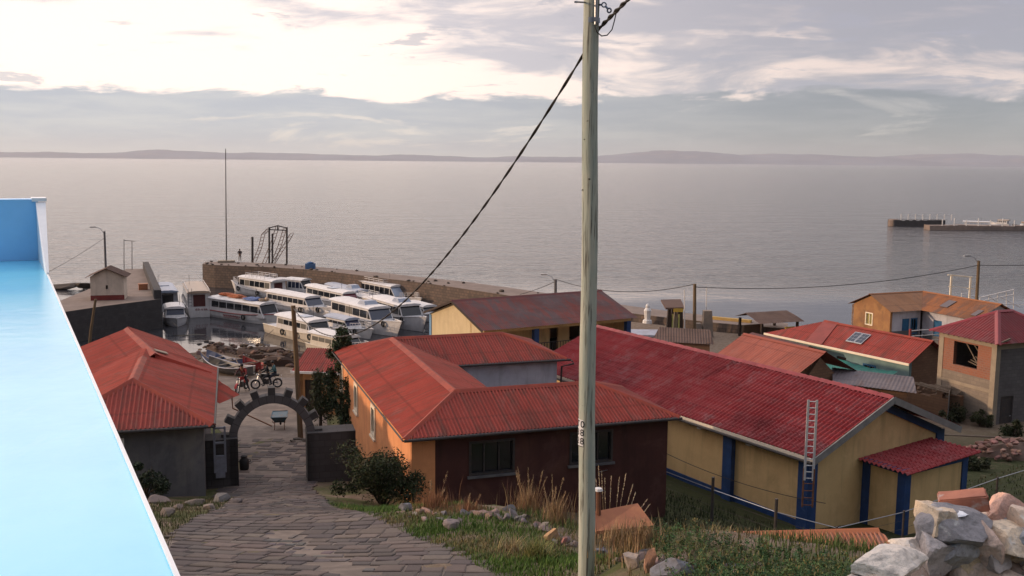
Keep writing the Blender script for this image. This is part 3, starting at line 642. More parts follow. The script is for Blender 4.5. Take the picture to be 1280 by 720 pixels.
# ------------------------------------------------------------------ stone arch over the lane
def arch():
    yv = Vector((.963, .27)); nv = Vector((-.27, .963)); c = Vector((-8.86, 36.0))
    root = thing('stone_arch', 'dark stone arch with square stepped blocks spanning the lane', 'arch', (c.x, c.y, 5.1), math.atan2(yv.y, yv.x), mode='local')
    zs = 1.75; ri, ro = 1.28, 1.56; b = MB(); n = 40                      # springing height, inner and outer radius
    ky = 1.08                                                           # the arch rises a little more than a half circle
    def P(r, a, k): return (math.cos(a) * r, k, zs + math.sin(a) * r * ky)
    for i in range(n):
        a, c_ = math.pi * i / n, math.pi * (i + 1) / n; q = []
        o = len(b.v)
        for k in (-.22, .22):
            for rr, aa in ((ri, a), (ro, a), (ro, c_), (ri, c_)): b.vert(P(rr, aa, k))
        U = [(a * 1.5, 0), (a * 1.5, .38), (c_ * 1.5, .38), (c_ * 1.5, 0)]
        b.face((o, o + 1, o + 2, o + 3), 0, U); b.face((o + 7, o + 6, o + 5, o + 4), 0, U)
        b.face((o + 1, o + 5, o + 6, o + 2), 0, U); b.face((o + 4, o, o + 3, o + 7), 0, U)
    ARM = brickmat('grey_arch_stone', (.095, .088, .09), (.07, .065, .067), (.04, .038, .038), .3, .4, .014, stain=(.055, .052, .052)); b.build('arch_ring', ARM, root)
    for i in range(9):
        a = math.pi * (.03 + .94 * i / 8); d = Vector((math.cos(a), 0, math.sin(a) * 1.1)).normalized(); s = d.cross(Vector((0, 1, 0)))
        p = Vector(P(ro, a, 0)) + d * .13; k = MB()
        q = [p + d * (i1 * .145) + s * (i2 * .13) + Vector((0, i3 * .2, 0)) for i1 in (-1, 1) for i2, i3 in ((-1, -1), (1, -1), (1, 1), (-1, 1))]
        k.hexa(q); k.build('block', ARM, root)
    for x0, x1, h in ((-2.62, -1.24, 1.95), (1.24, 3.02, 1.98)):
        b = MB(); wall(b, (x0, -.5), (x1, -.5), -1.2, h, .3); wall(b, (x1, -.5), (x1, .5), -1.2, h, .3); wall(b, (x1, .5), (x0, .5), -1.2, h, .3); wall(b, (x0, .5), (x0, -.5), -1.2, h, .3)
        b.box(x0 + .01, x1 - .01, -.49, .49, h - .1, h + .003); pr = b.build('pier', M_['stone_dark'], root)
    return root
arch()
setp((lambda b: (b.lathe((0, 0, 0), [(.0, 0), (.17, 0), (.19, .18), (.16, .42), (.09, .5), (.1, .58)], 12), b.build('stone_pot', M_['stone_dark'], base=(-6.05, 36.95, 7.08)))[1])(MB()), 'small dark stone pot standing on the right pier of the arch', 'pot')

# ------------------------------------------------------------------ long hall with the weathered roof by the harbour
th = R(29.51); O = (-2.13, 70.48, 2.0); W, L, ze, zr = 13.83, 10.16, 5.0, 6.55
D_ = thing('hall', 'cream harbour hall with faded patchy red roof and blue posts', 'hall', O, th, mode='abs')
b = MB(); wl = ((.4, L - .4), (.4, .5))
wall(b, *wl, 1, ze - .1); gable(b, wl[0], wl[1], ze - .1, zr - .12); b.build('gable_wall', M_['cream_pale'], D_)
b = MB(); wall(b, (.4, 2.4), (6, 2.4), 1, ze + .3, ops=[]); wall(b, (6, 2.4), (W - .4, 2.4), 1, ze + .3, ops=[(1.2, 2.0, 2.2, 4.3), (3, 4.2, 3.2, 4.3)]); wall(b, (W - .4, .5), (W - .4, L - .4), 1, ze - .1); gable(b, (W - .4, .5), (W - .4, L - .4), ze - .1, zr - .12); wall(b, (W - .4, L - .4), (.4, L - .4), 1, ze - .1)
b.build('wall', M_['cream'], D_)
for x in (.75, 4.85, 9.2, 13.3):
    b = MB(); b.box(x - .2, x + .2, .42, .82, 1, ze - .28); b.build('post', M_['blue'], D_)
b = MB(); b.box(.4, W - .3, .45, .7, ze - .3, ze - .05); b.build('eave_beam', M_['cream'], D_)
b = MB(); b.box(-.05 + .4, .55, L - .75, L - .4, 1, ze - .15); b.build('corner_post', mat('pale_blue_paint', (.16, .32, .52), rough=.6), D_)
b = MB(); sheet(b, [(0, 0, ze), (W, 0, ze), (W, L / 2, zr), (0, L / 2, zr)], period=.15, amp=.02); sheet(b, [(W, L, ze), (0, L, ze), (0, L / 2, zr), (W, L / 2, zr)], period=.15, amp=.02)
rf = b.build('roof', M_['roof_rust'], D_, smooth=True)
b = MB(); cap_line(b, (0, L / 2, zr), (W, L / 2, zr), .14); b.build('ridge_cap', M_['roof_rust'], rf)
b = MB(); b.box(.02, .1, -.02, L + .02, ze - .16, ze - .1)
b = MB(); b.beam((.03, 0, ze - .07), (.03, L / 2, zr - .07), .05, .16); b.beam((.03, L, ze - .07), (.03, L / 2, zr - .07), .05, .16); b.build('barge_board', M_['dark_wood'], rf)
b = MB()
for i in range(14): x = 5.4 + i * .24; b.tube([(x, 1.0, 2.0), (x, 1.0, 3.5)], .03, 6)
b.tube([(5.3, 1.0, 3.5), (8.8, 1.0, 3.5)], .03, 6); b.build('railing', M_['dark_steel'], D_)

# ------------------------------------------------------------------ yellow school-like hall with the crimson tile roof
th = R(32.13); O = (11.02, 35.15, 3.4); W, L, ze, zr = 8.79, 18.94, 6.5, 8.26
E_ = thing('hall', 'long yellow hall with crimson tile-profile roof and navy blue columns', 'hall', O, th, mode='abs')
x0, x1, y0 = .55, W - .55, .55
b = MB(); wall(b, (x0, L - .4), (x0, y0), 2.6, ze - .12); wall(b, (x0 + .22, y0), (x1, y0), 2.6, ze - .12); gable(b, (x0, y0), (x1, y0), ze - .12, zr - .2); wall(b, (x1, y0 + .22), (x1, L - .4), 2.6, ze - .12); wall(b, (x1, L - .4), (x0 + .22, L - .4), 2.6, ze - .12); gable(b, (x1, L - .4), (x0, L - .4), ze - .12, zr - .2)
b.build('wall', M_['cream'], E_)
for y in (y0 + .17, 4.7, 9.0, 13.3, 17.6):
    b = MB(); b.box(x0 - .22, x0 + .02, y - .25, y + .25, 2.6, ze - .14); b.build('column', M_['blue'], E_)
b = MB(); b.box(x0 - .06, x0 - .002, y0 + .45, L - .5, 2.6, 3.75); b.build('plinth', M_['blue'], E_)
for x in (x0 - .2, x1 - .28):
    b = MB(); b.box(x, x + .48, y0 - .08, y0 - .002, 2.6, ze - .14); b.build('column', M_['blue'], E_)
b = MB(); sl_ = (zr - ze) / (W / 2)
b.hexa([(W / 2 + .1, y0 - .07, zr - .62), (x1, y0 - .07, zr - .62 - sl_ * (x1 - W / 2)), (x1, y0 - .003, zr - .62 - sl_ * (x1 - W / 2)), (W / 2 + .1, y0 - .003, zr - .62), (W / 2 + .1, y0 - .07, zr - .3), (x1, y0 - .07, zr - .3 - sl_ * (x1 - W / 2)), (x1, y0 - .003, zr - .3 - sl_ * (x1 - W / 2)), (W / 2 + .1, y0 - .003, zr - .3)])
b.build('gable_beam', M_['blue'], E_)
b = MB(); kw = dict(period=.21, amp=.042, ns=8, rows=.36, step=.022)
sheet(b, [(0, L, ze), (0, 0, ze), (W / 2, 0, zr), (W / 2, L, zr)], **kw); rf = b.build('roof', M_['roof_tile'], E_, smooth=False)
b = MB(); sheet(b, [(W, 0, ze), (W, L, ze), (W / 2, L, zr), (W / 2, 0, zr)], **kw); b.build('rear_roof', M_['roof_tile'], E_)
b = MB()
for i in range(64):
    y = L * i / 64; cap_line(b, (W / 2, y, zr + (.02 if i % 2 else 0)), (W / 2, y + L / 64, zr + .035), .11)
b.build('ridge_cap', mat('crimson_ridge', (.28, .035, .037), (.20, .022, .025), rough=.45), rf)
for xa, xb in ((0, W / 2), (W, W / 2)):
    b = MB(); b.beam((xa, -.03, ze - .12), (xb, -.03, zr - .10), .05, .26); b.build('barge_board', mat('grey_barge_board', (.26, .25, .24), (.20, .19, .185), rough=.9), E_)
b = MB(); b.box(-.02, .04, 0, L, ze - .13, ze - .01); b.build('fascia', M_['cream_trim'], E_); gutter(E_, (-.08, 0, ze - .16), (-.08, L, ze - .16), .06)
for y in (3.4, 6.2): b = MB(); b.box(x0 - .3, x0 - .002, y, y + .22, ze - .42, ze - .24); b.build('floodlight', M_['white_paint'], E_)
# annex on the gable end
ax0, ax1, ay = 3.5, 7.2, -1.35; zt = 5.75
b = MB(); wall(b, (ax0, y0), (ax0, ay), 2.6, zt - .05); wall(b, (ax0 + .22, ay), (ax1, ay), 2.6, zt - .05); wall(b, (ax1, ay + .22), (ax1, y0), 2.6, zt - .05); b.build('annex_wall', M_['cream'], E_)
for x, y in ((ax0 - .05, ay - .05), (ax1 - .25, ay - .05), (ax0 - .05, y0 - .36)):
    b = MB(); b.box(x, x + .34, y, y + .34, 2.6, zt - .05); b.build('annex_column', M_['blue'], E_)
b = MB(); b.box(ax0 - .06, ax1 + .1, ay - .06, ay + .2, zt - .05, zt + .12); b.box(ax0 - .06, ax0 + .2, ay + .2, y0, zt - .05, zt + .12); b.build('annex_beam', M_['blue'], E_)
b = MB(); sheet(b, [(ax0 - .35, y0 - .03, zt + .1), (ax0 - .35, ay - .4, zt + .1), (ax1 + .5, ay - .4, zt + .3), (ax1 + .5, y0 - .03, zt + .3)], **kw); b.build('annex_roof', M_['roof_tile'], E_)
# terracotta walk along the wall
b = MB(); b.box(x0 - 1.5, x0 - .23, y0 - .5, L, 2.4, 3.3); b.build('walk', M_['terracotta'], E_)

# ------------------------------------------------------------------ salmon-roofed house behind it
th = R(29); O = (15.61, 54.35, 2.7); W, L, ze, zr = 5.17, 6.81, 5.2, 6.53
F_ = thing('house', 'small dark-walled house with smooth salmon roof behind the yellow hall', 'house', O, th, mode='abs')
ex = 2.2; zx = ze - ex * (zr - ze) / (W / 2)
b = MB(); wall(b, (-ex + .4, .3), (W - .3, .3), 1.8, zx + .0); gable(b, (.5, .3), (W - .3, .3), zx, zr - .35, apex=.45)
wall(b, (-ex + .4, L - .3), (-ex + .4, .52), 1.8, zx); wall(b, (W - .3, .52), (W - .3, L - .3), 1.8, ze - .2); wall(b, (W - .3, L - .3), (-ex + .4, L - .3), 1.8, zx)
b.build('wall', M_['adobe'], F_)
b = MB(); sheet(b, [(-ex, L, zx), (-ex, 0, zx), (W / 2, 0, zr), (W / 2, L, zr)], period=.2, amp=.008, ns=4); sheet(b, [(W, 0, ze), (W, L, ze), (W / 2, L, zr), (W / 2, 0, zr)], period=.2, amp=.008, ns=4)
rf = b.build('roof', M_['roof_salmon'], F_, smooth=True); b = MB(); cap_line(b, (W / 2, 0, zr), (W / 2, L, zr), .1); b.build('ridge_cap', M_['roof_salmon'], rf)
# dark rear slope of the neighbour seen over that ridge
qa, qb = atz(940, 415.5, 5.35), atz(1012, 432.5, 5.35); dq = (qb - qa).normalized(); nq = Vector((dq.y, -dq.x, 0))
if nq.y > 0: nq = -nq
S_ = thing('shed', 'low shed with dull dark red roof just beyond the salmon roof ridge', 'shed', (qa.x, qa.y, 2.6), 0, mode='world')
f0, f1 = qa + nq * 1.6 - Vector((0, 0, .6)), qb + nq * 1.0 - Vector((0, 0, .4)); g0, g1 = qa - nq * 1.4 - Vector((0, 0, .55)), qb - nq * 1.0 - Vector((0, 0, .4))
b = MB(); sheet(b, [tuple(f0), tuple(f1), tuple(qb), tuple(qa)], period=.15, amp=.012); sheet(b, [tuple(g1), tuple(g0), tuple(qa), tuple(qb)], period=.15, amp=.012); b.build('roof', M_['roof_rust'], S_, smooth=True)
b = MB(); q = [(f0 + dq * .2 - nq * .15).xy, (f1 - dq * .2 - nq * .1).xy, (g1 - dq * .2 + nq * .1).xy, (g0 + dq * .2 + nq * .15).xy]
for i in range(4): wall(b, tuple(q[i]), tuple(q[(i + 1) % 4]), 1.8, 4.72)
b.build('wall', M_['adobe'], S_)

# ------------------------------------------------------------------ red-roofed house with solar panels
th = R(30); O = (24.03, 59.02, 2.7); W, L, ze, zr = 4.19, 7.47, 5.2, 6.42
G_ = thing('house', 'turquoise house with red roof carrying a pair of solar panels', 'house', O, th, mode='abs')
b = MB(); ops = [(1.4, 2.2, 2.9, 4.6), (3.6, 4.6, 3.4, 4.5)]
wall(b, (.5, L), (.5, .4), 2, ze - .05, ops=ops); b.build('wall', M_['turq'], G_)
b = MB(); wall(b, (.72, .4), (W - .3, .4), 2, ze - .05); gable(b, (.5, .4), (W - .3, .4), ze - .05, zr - .12); wall(b, (W - .3, .62), (W - .3, L), 2, ze - .05); b.build('gable_wall', M_['adobe'], G_)
window(G_, (.5, L), (.5, .4), ops[1], M_['blue_door'], M_['glass']); door(G_, (.5, L), (.5, .4), ops[0], M_['dark_wood'], M_['steel'])
b = MB(); LE = 12.2; sheet(b, [(0, LE, ze), (0, 0, ze), (W / 2, 0, zr), (W / 2, 8.6, zr)], period=.16, amp=.012); sheet(b, [(W, 0, ze), (W, LE, ze), (W / 2, 8.6, zr), (W / 2, 0, zr)], period=.16, amp=.012); sheet(b, [(W, LE, ze), (0, LE, ze), (W / 2, 8.6, zr)], period=.16, amp=.012)
rf = b.build('roof', M_['roof_red'], G_, smooth=True)
b = MB(); b.hexa([(-.06, 6.9, ze - .02), (-.06, 8.3, ze - .02), (W / 2 + .05, 8.75, zr), (W / 2 + .05, 7.5, zr), (-.06, 6.9, ze + .05), (-.06, 8.3, ze + .05), (W / 2 + .05, 8.75, zr + .07), (W / 2 + .05, 7.5, zr + .07)]); b.build('valley_strip', mat('dark_red_flashing', (.24, .04, .03), rough=.6), rf)
b = MB(); cap_line(b, (W / 2, 0, zr), (W / 2, 8.6, zr), .1); b.build('ridge_cap', M_['cap_red'], rf)
b = MB(); b.box(-.08, -.02, 0, LE, ze - .12, ze + .02); b.build('fascia', M_['cream_trim'], rf)
b = MB(); wall(b, (.5, LE - .4), (.5, L), 2, ze - .05); wall(b, (W - .3, LE - .4), (.72, LE - .4), 2, ze - .05); wall(b, (W - .3, L), (W - .3, LE - .4), 2, ze - .05); b.build('rear_wall', M_['turq'], G_)
sp = (zr - ze) / (W / 2)
root = thing('solar_panel', 'pair of dark solar panels on the red roof of the turquoise house', 'solar panel', tuple(L2W(G_, (.9, 4.6, ze + .6))), th, mode='abs')
for k in (0, 1):
    b = MB(); ya = 4.25 + k * .65; q = lambda a, c_, dz: (a - .9, c_ - 4.6, ze + sp * a + dz)
    xa, xb, yb = .65, 1.55, ya + .62
    b.hexa([q(xa, ya, .06), q(xb, ya, .06), q(xb, yb, .06), q(xa, yb, .06), q(xa, ya, .10), q(xb, ya, .10), q(xb, yb, .10), q(xa, yb, .10)]); fr_ = b.build('frame', M_['steel'], root)
    b = MB()
    for i in range(3):
        for j in range(2):
            a0, a1 = lerp(xa + .04, xb - .04, i / 3) + .01, lerp(xa + .04, xb - .04, (i + 1) / 3) - .01; c0, c1 = lerp(ya + .04, yb - .04, j / 2) + .01, lerp(ya + .04, yb - .04, (j + 1) / 2) - .01
            b.poly([q(a0, c0, .104), q(a1, c0, .104), q(a1, c1, .104), q(a0, c1, .104)])
    b.build('cells', M_['panel'], fr_)
setp((lambda b: (b.lathe((0, 0, 0), [(0, 0), (.22, .0), (.36, .10), (.33, .13), (.2, .05)], 14), b.build('satellite_dish', M_['black'], base=tuple(L2W(G_, (1.5, 5.0, ze + sp * 1.5 + .22)))))[1])(MB()), 'black bowl-shaped dish lying on the red roof above the solar panels', 'dish')
# green tarpaulin hung below the eave
b = MB(); n = 12
for j in range(4):
    for i in range(n + 1):
        x = lerp(.6, 5.6, i / n); b.vert((-.25 - j * .42, x, ze - .55 - .18 * j - .16 * math.sin(math.pi * i / n) + .03 * math.sin(i * 2.1 + j)))
for j in range(3):
    for i in range(n): b.face((j * (n + 1) + i, j * (n + 1) + i + 1, (j + 1) * (n + 1) + i + 1, (j + 1) * (n + 1) + i))
b.v = [tuple(L2W(G_, p)) for p in b.v]
setp(b.build('tarpaulin', M_['tarp'], base=tuple(L2W(G_, (-.8, 3.1, 3.9))), smooth=True), 'sagging green tarpaulin stretched under the red eave by the turquoise wall', 'tarpaulin')

# ------------------------------------------------------------------ ochre house on the shore with the rusty orange roof
th = R(22); O = (33.76, 81.2, 2.3); ze, zr, w = 5.2, 6.35, 2.6
H_ = thing('house', 'L-shaped ochre and white shore house with rusty orange roof and blue doors', 'house', O, th, mode='abs')
b = MB(); sheet(b, [(-3.2, 0, ze), (0, 0, ze), (w, w, zr), (-3.2, w, zr)], period=.16, amp=.014); sheet(b, [(w * 2, w * 2, ze), (-3.2, w * 2, ze), (-3.2, w, zr), (w, w, zr)], period=.16, amp=.014)
b.build('roof', roofmat('tan_roof_sheet', (.30, .155, .085), (.24, .12, .07), (.17, .10, .07), (.33, .19, .11), .7), H_, smooth=True)
b = MB(); sheet(b, [(0, 0, ze), (0, -5.6, ze), (w, -5.6, zr), (w, w, zr)], period=.16, amp=.016); sheet(b, [(w * 2, -5.6, ze), (w * 2, w * 2, ze), (w, w, zr), (w, -5.6, zr)], period=.16, amp=.016); rf = b.build('roof', M_['roof_orange'], H_, smooth=True)
b = MB(); cap_line(b, (-3.2, w, zr), (w, w, zr), .08); cap_line(b, (w, -5.6, zr), (w, w, zr), .1); b.build('ridge_cap', M_['roof_orange'], rf)
opw = [(1.7, 2.55, 3.7, 4.75)]
b = MB(); wl = ((-2.9, w * 2 - .3), (-2.9, .35)); wall(b, *wl, 1, ze - .05, ops=opw); gable(b, wl[0], wl[1], ze - .05, zr - .1); b.build('gable_wall', M_['ochre'], H_)
window(H_, *wl, opw[0], M_['cream_trim'], glassmat('yellow_curtain_glass', (.35, .30, .12), .2), fw=.07)  # pane has a plain yellowish glass colour
ops1 = [(1.15, 1.95, 2.3, 4.5), (2.05, 2.75, 3.2, 4.5)]; ops2 = [(1.2, 2.1, 2.3, 4.5), (3.2, 4.0, 3.3, 4.4)]
wa1 = ((-2.68, .45), (.4, .45)); wa2 = ((.4, .45), (.4, -5.2))
b = MB(); wall(b, *wa1, 1, ze - .02, ops=ops1); wall(b, (.62, .45), (.62, -5.2), 1, ze - .02, ops=ops2); wall(b, (.62, -5.2), (w * 2 - .3, -5.2), 1, ze - .02); gable(b, (.4, -5.2), (w * 2 - .3, -5.2), ze - .02, zr - .1); wall(b, (w * 2 - .3, -5), (w * 2 - .3, w * 2 - .3), 1, ze - .02); wall(b, (w * 2 - .52, w * 2 - .3), (-2.9, w * 2 - .3), 1, ze - .02)
b.build('wall', M_['white_wash'], H_)
b = MB(); b.box(-2.65, .3, .42, .448, 1, 3.5); b.box(.59, .618, -5.1, .3, 1, 3.2); b.build('plinth', M_['grey_plaster'], H_)
door(H_, *wa1, ops1[0], M_['blue_door'], M_['steel']); window(H_, *wa1, ops1[1], M_['blue_door'], M_['glass'])
door(H_, (.62, .45), (.62, -5.2), ops2[0], M_['blue_door'], M_['steel']); window(H_, (.62, .45), (.62, -5.2), ops2[1], M_['blue_door'], M_['glass'])
b = MB()
for z in (3.0, 3.45, 3.9): b.tube([(-2.6, -1.6, z), (.6, -1.6, z), (.6, -5.4, z)], .035, 6)
b.build('balcony_rail', M_['white_paint'], H_)
b = MB()
for p in ((-2.6, -1.6), (.6, -1.6), (.6, -5.4)): b.box(p[0] - .07, p[0] + .07, p[1] - .07, p[1] + .07, 1.5, 4.05)
b.build('balcony_post', mat('red_post_paint', (.28, .03, .025), rough=.6), H_)
b = MB(); b.box(-2.8, .65, -1.75, .2, 1, 2.6); b.build('terrace', M_['concrete'], H_)
b = MB(); b.hexa([(.5 * k0 + .9, -1.0 - .8 * k1, ze + .442 * (.5 * k0 + .9) + .04 + dz) for dz in (0, .04) for k0, k1 in ((0, 0), (2, 0), (2, 1), (0, 1))]); b.build('roof_patch', M_['roof_grey'], rf)
b = MB(); b.hexa([(.5 * k0 + .5, -4.6 - .5 * k1, ze + .442 * (.5 * k0 + .5) + .04 + dz) for dz in (0, .04) for k0, k1 in ((0, 0), (1.6, 0), (1.6, 1), (0, 1))]); b.build('roof_patch', M_['roof_grey'], rf)

# ------------------------------------------------------------------ unfinished two-storey brick house at the right edge
th = R(22); O = (26.35, 53.2, 2.7); zt, zr = 7.55, 8.95
I_ = thing('house', 'unfinished two-storey house of grey block and orange brick with crimson hip roof', 'house', O, th, mode='abs')
Wl, Wf = 4.0, 5.0; wl = ((0, Wl), (0, 0)); wf = ((0, 0), (Wf, 0)); opl = [(1.05, 2.75, 5.85, 7.2)]; opf = [(.55, 1.5, 2.4, 4.55), (2.2, 3.7, 5.7, 6.9)]
b = MB(); wall(b, *wl, 1.8, 5.45); b.build('block_wall', M_['block'], I_)
b = MB(); wall(b, *wl, 5.45, zt - .25, ops=opl); b.build('brick_wall', M_['brick'], I_)
bl2 = brickmat('dark_concrete_block', (.13, .12, .12), (.105, .098, .1), (.085, .08, .08), .4, .2, .014)
b = MB(); wall(b, (.22, 0), wf[1], 1.8, 7.2, ops=[(o[0] - .22, o[1] - .22, o[2], o[3]) for o in opf]); wall(b, (Wf, .22), (Wf, Wl), 1.8, 7.2); wall(b, (Wf, Wl), (.22, Wl), 1.8, 7.2); b.build('front_wall', bl2, I_)
b = MB(); b.box(-.03, .28, -.03, .3, 1.8, zt - .25); b.build('concrete_column', M_['concrete'], I_); b = MB(); b.box(-.03, .3, Wl - .3, Wl + .03, 1.8, zt - .25); b.build('concrete_column', M_['concrete'], I_)
b = MB(); b.box(-.02, .26, .3, Wl - .3, 4.75, 4.93); b.build('floor_beam', M_['concrete'], I_); b = MB(); b.box(-.04, .3, -.03, Wl + .03, zt - .25, zt); b.build('ring_beam', M_['concrete'], I_); b = MB(); b.box(.3, Wf, -.02, .25, zt - .35, zt); b.build('ring_beam', M_['concrete'], I_)
door(I_, (.22, 0), wf[1], (opf[0][0] - .22, opf[0][1] - .22, opf[0][2], opf[0][3]), M_['dark_steel'], M_['steel'])
b = MB()
for i in range(7): a = rnd.uniform(-.2, .2); b.beam((.4 + i * .12, 1.1 + i * .1, 5.9 + .05 * i), (.9 + i * .1, 2.7 - i * .07, 6.0 + .1 * i), .05, .05)
b.beam((.5, 2.6, 7.2), (.5, 1.6, 6.0), .06, .06); b.beam((.7, 2.2, 7.1), (.7, 1.2, 6.1), .05, .05); b.build('scaffold_timber', M_['plank'], I_)
b = MB(); e = .45; q = [(-e, -e, zt + .05), (Wf + e, -e, zt + .05), (Wf + e, Wl + e, zt + .05), (-e, Wl + e, zt + .05)]; ra, rb = (2.1, 2.0, zr), (3.2, 2.0, zr)
for pl in ([q[0], q[1], rb, ra], [q[3], q[0], ra], [q[1], q[2], rb], [q[2], q[3], ra, rb]): sheet(b, pl, period=.2, amp=.010, ns=4)
rf = b.build('roof', M_['roof_crim'], I_, smooth=True); b = MB()
for a_, c_ in ((q[0], ra), (q[3], ra), (ra, rb), (q[1], rb)): cap_line(b, a_, c_, .1)
b.build('ridge_cap', mat('crimson_cap', (.24, .016, .022), rough=.4), rf)
b = MB()
for i in range(7): y = -.3 + i * .75; b.beam((-.35, y, zt + .02), (.6, y, zt + .28), .07, .09)
b.build('rafter_end', M_['plank'], rf)

# ------------------------------------------------------------------ grey lean-to and ruined adobe walls between them
J_ = thing('shed', 'lean-to with flat dark grey sheet roof in front of ruined adobe walls', 'shed', (18.6, 52.6, 2.8), R(29), mode='world')
a0, a1, a2, a3 = atz(1000, 463, 5.1), atz(1116, 481, 4.85), atz(1060, 467.5, 5.25), atz(1002, 459.5, 5.3)
pl = [tuple(atz(998, 461, 5.05)), tuple(atz(1118, 482, 4.9)), tuple(atz(1048, 464.5, 5.25)), tuple(atz(1010, 459, 5.3))]
pl = [(18.0, 54.6, 5.0), (21.9, 52.6, 4.85), (22.9, 55.6, 5.15), (18.9, 57.6, 5.2)]
b = MB(); sheet(b, pl, period=.2, amp=.012, ns=4); b.build('roof', M_['roof_grey'], J_, smooth=True)
b = MB(); wall(b, (18.2, 54.8), (21.6, 53.1), 1.8, 4.85); wall(b, (21.6, 53.1), (22.4, 55.4), 1.8, 4.85); b.build('wall', M_['adobe'], J_)
K_ = thing('ruined_wall', 'crumbling orange adobe wall with broken top behind the grey lean-to', 'wall', (23.3, 56.6, 2.8), 0, mode='world')
b = MB(); pts = [(19.6, 60.2), (22.6, 58.0), (25.2, 54.6)]
for (xa, ya), (xb, yb) in zip(pts, pts[1:]):
    n = 12
    for i in range(n):
        p, q_ = (lerp(xa, xb, i / n), lerp(ya, yb, i / n)), (lerp(xa, xb, (i + 1) / n), lerp(ya, yb, (i + 1) / n)); wall(b, p, q_, 1.8, 4.2 + rnd.uniform(-.35, .3), .35)
b.build('adobe_wall', M_['adobe'], K_)
b = MB()
for i in range(26):
    tt = rnd.random(); x, y = lerp(22.0, 25.0, tt), lerp(58.5, 55.0, tt); b.rock((x, y, 4.25 + rnd.uniform(0, .15)), (.22 * rnd.uniform(.6, 1.3), .16, .12), rnd.uniform(0, 6), rnd)
b.build('loose_brick', M_['adobe'], K_)
s = (lambda b: ([b.beam((23.4 + i * .22, 57.3 - i * .18, 4.45 + .05 * (i % 3)), (24.9 + i * .1, 54.4 + i * .12, 4.4 + .06 * (i % 2)), .05, .05) for i in range(9)], b.build('timber_poles', M_['plank'], base=(24, 56, 4.4)))[1])(MB()); setp(s, 'bundle of weathered timber poles lying on the ruined adobe wall', 'timber')
s = (lambda b: (sheet(b, [(24.0, 53.4, 2.9), (25.1, 55.7, 2.9), (25.1, 55.7, 4.6), (24.0, 53.4, 4.6)], period=.12, amp=.015), b.build('metal_fence', M_['steel'], base=(24.6, 54.5, 2.9)))[1])(MB()); setp(s, 'grey corrugated metal fence panel beside the block house wall', 'fence')
# small shelter near the water
S2 = thing('shelter', 'small open shelter with brown sheet roof and yellow back wall near the water', 'shelter', (22.3, 83.5, 1.5), R(24), mode='local')
b = MB(); sheet(b, [(-2.6, -1.4, 2.45), (2.1, -1.4, 2.35), (2.3, 1.2, 2.95), (-2.2, 1.2, 2.95)], period=.2, amp=.02); sheet(b, [(2.3, 2.6, 2.5), (-2.2, 2.6, 2.5), (-2.2, 1.2, 2.95), (2.3, 1.2, 2.95)], period=.2, amp=.02); b.build('roof', M_['roof_brown'], S2, smooth=True)
for x, y in ((-2.0, -.9), (1.7, -.9), (1.8, 2.2), (-1.9, 2.2)): b = MB(); b.box(x - .09, x + .09, y - .09, y + .09, -.3, 2.42); b.build('post', M_['dark_wood'], S2)
b = MB(); b.box(.55, 1.55, -.82, -.7, -.2, 1.9); b.build('yellow_panel', M_['yellow'], S2); b = MB(); b.box(-1.8, .3, 1.8, 1.95, -.2, 1.8); b.build('back_wall', M_['adobe'], S2)
# little red roof behind the orange house
T_ = thing('shed', 'small shed with faded red roof and white eave behind the orange house', 'shed', (-9.9, 52.6, 3.7), R(-8), mode='local')
b = MB(); sheet(b, [(-1.6, -1.1, 2.3), (2.8, -1.1, 2.3), (2.8, 1.4, 3.1), (-1.6, 1.4, 3.1)]); b.build('roof', M_['roof_red'], T_, smooth=True); b = MB(); b.box(-1.65, 2.8, -1.18, -1.11, 2.2, 2.32); b.build('fascia', M_['white_paint'], T_)
b = MB(); wall(b, (-1.3, -.8), (2.6, -.8), -.6, 2.3, ops=[(.3, 1.1, -.2, 1.8)]); wall(b, (-1.3, 1.2), (-1.3, -.8), -.6, 2.4); wall(b, (2.6, -.58), (2.6, 1.2), -.6, 2.4); wall(b, (2.6, 1.2), (-1.3, 1.2), -.6, 2.9); b.build('wall', M_['ochre'], T_); door(T_, (-1.3, -.8), (2.6, -.8), (.3, 1.1, -.2, 1.8), M_['dark_wood'], M_['steel'])
# rusty sheds just below the bank
P_ = thing('shed', 'low shed under the bank with rusty orange corrugated roof', 'shed', (10.4, 23.5, 6.0), 0, mode='world')
r0, r1 = atz(918, 667, 7.75), atz(1098, 662, 7.9); e1 = Vector((r1.x + .9, r1.y - 2.6, 7.15)); e0 = Vector((r0.x - .2, r0.y - 2.6, 7.05))
b = MB(); sheet(b, [tuple(e0), tuple(e1), tuple(r1), tuple(r0)], period=.11, amp=.02); sheet(b, [(r1.x, r1.y + 1.6, 7.3), (r0.x, r0.y + 1.6, 7.2), tuple(r0), tuple(r1)], period=.11, amp=.02); rf = b.build('roof', M_['roof_oxide'], P_, smooth=True)
b = MB(); cap_line(b, r0, r1, .1); b.build('ridge_cap', M_['roof_oxide'], rf)
b = MB(); q = [(e0.x + .2, e0.y + .3), (e1.x - .3, e1.y + .3), (r1.x - .2, r1.y + 1.3), (r0.x + .2, r0.y + 1.3)]
for i in range(4): wall(b, q[i], q[(i + 1) % 4], 4.5, 7.15)
b.build('wall', M_['adobe'], P_)
Q_ = thing('shed', 'tiny hut below the brown grass with flat orange-brown roof slab', 'shed', (2.8, 19.5, 8.4), 0, mode='world')
c = [atz(740, 640, 9.6), atz(797, 629, 9.6), atz(818, 657, 9.35), atz(745, 664, 9.35)]
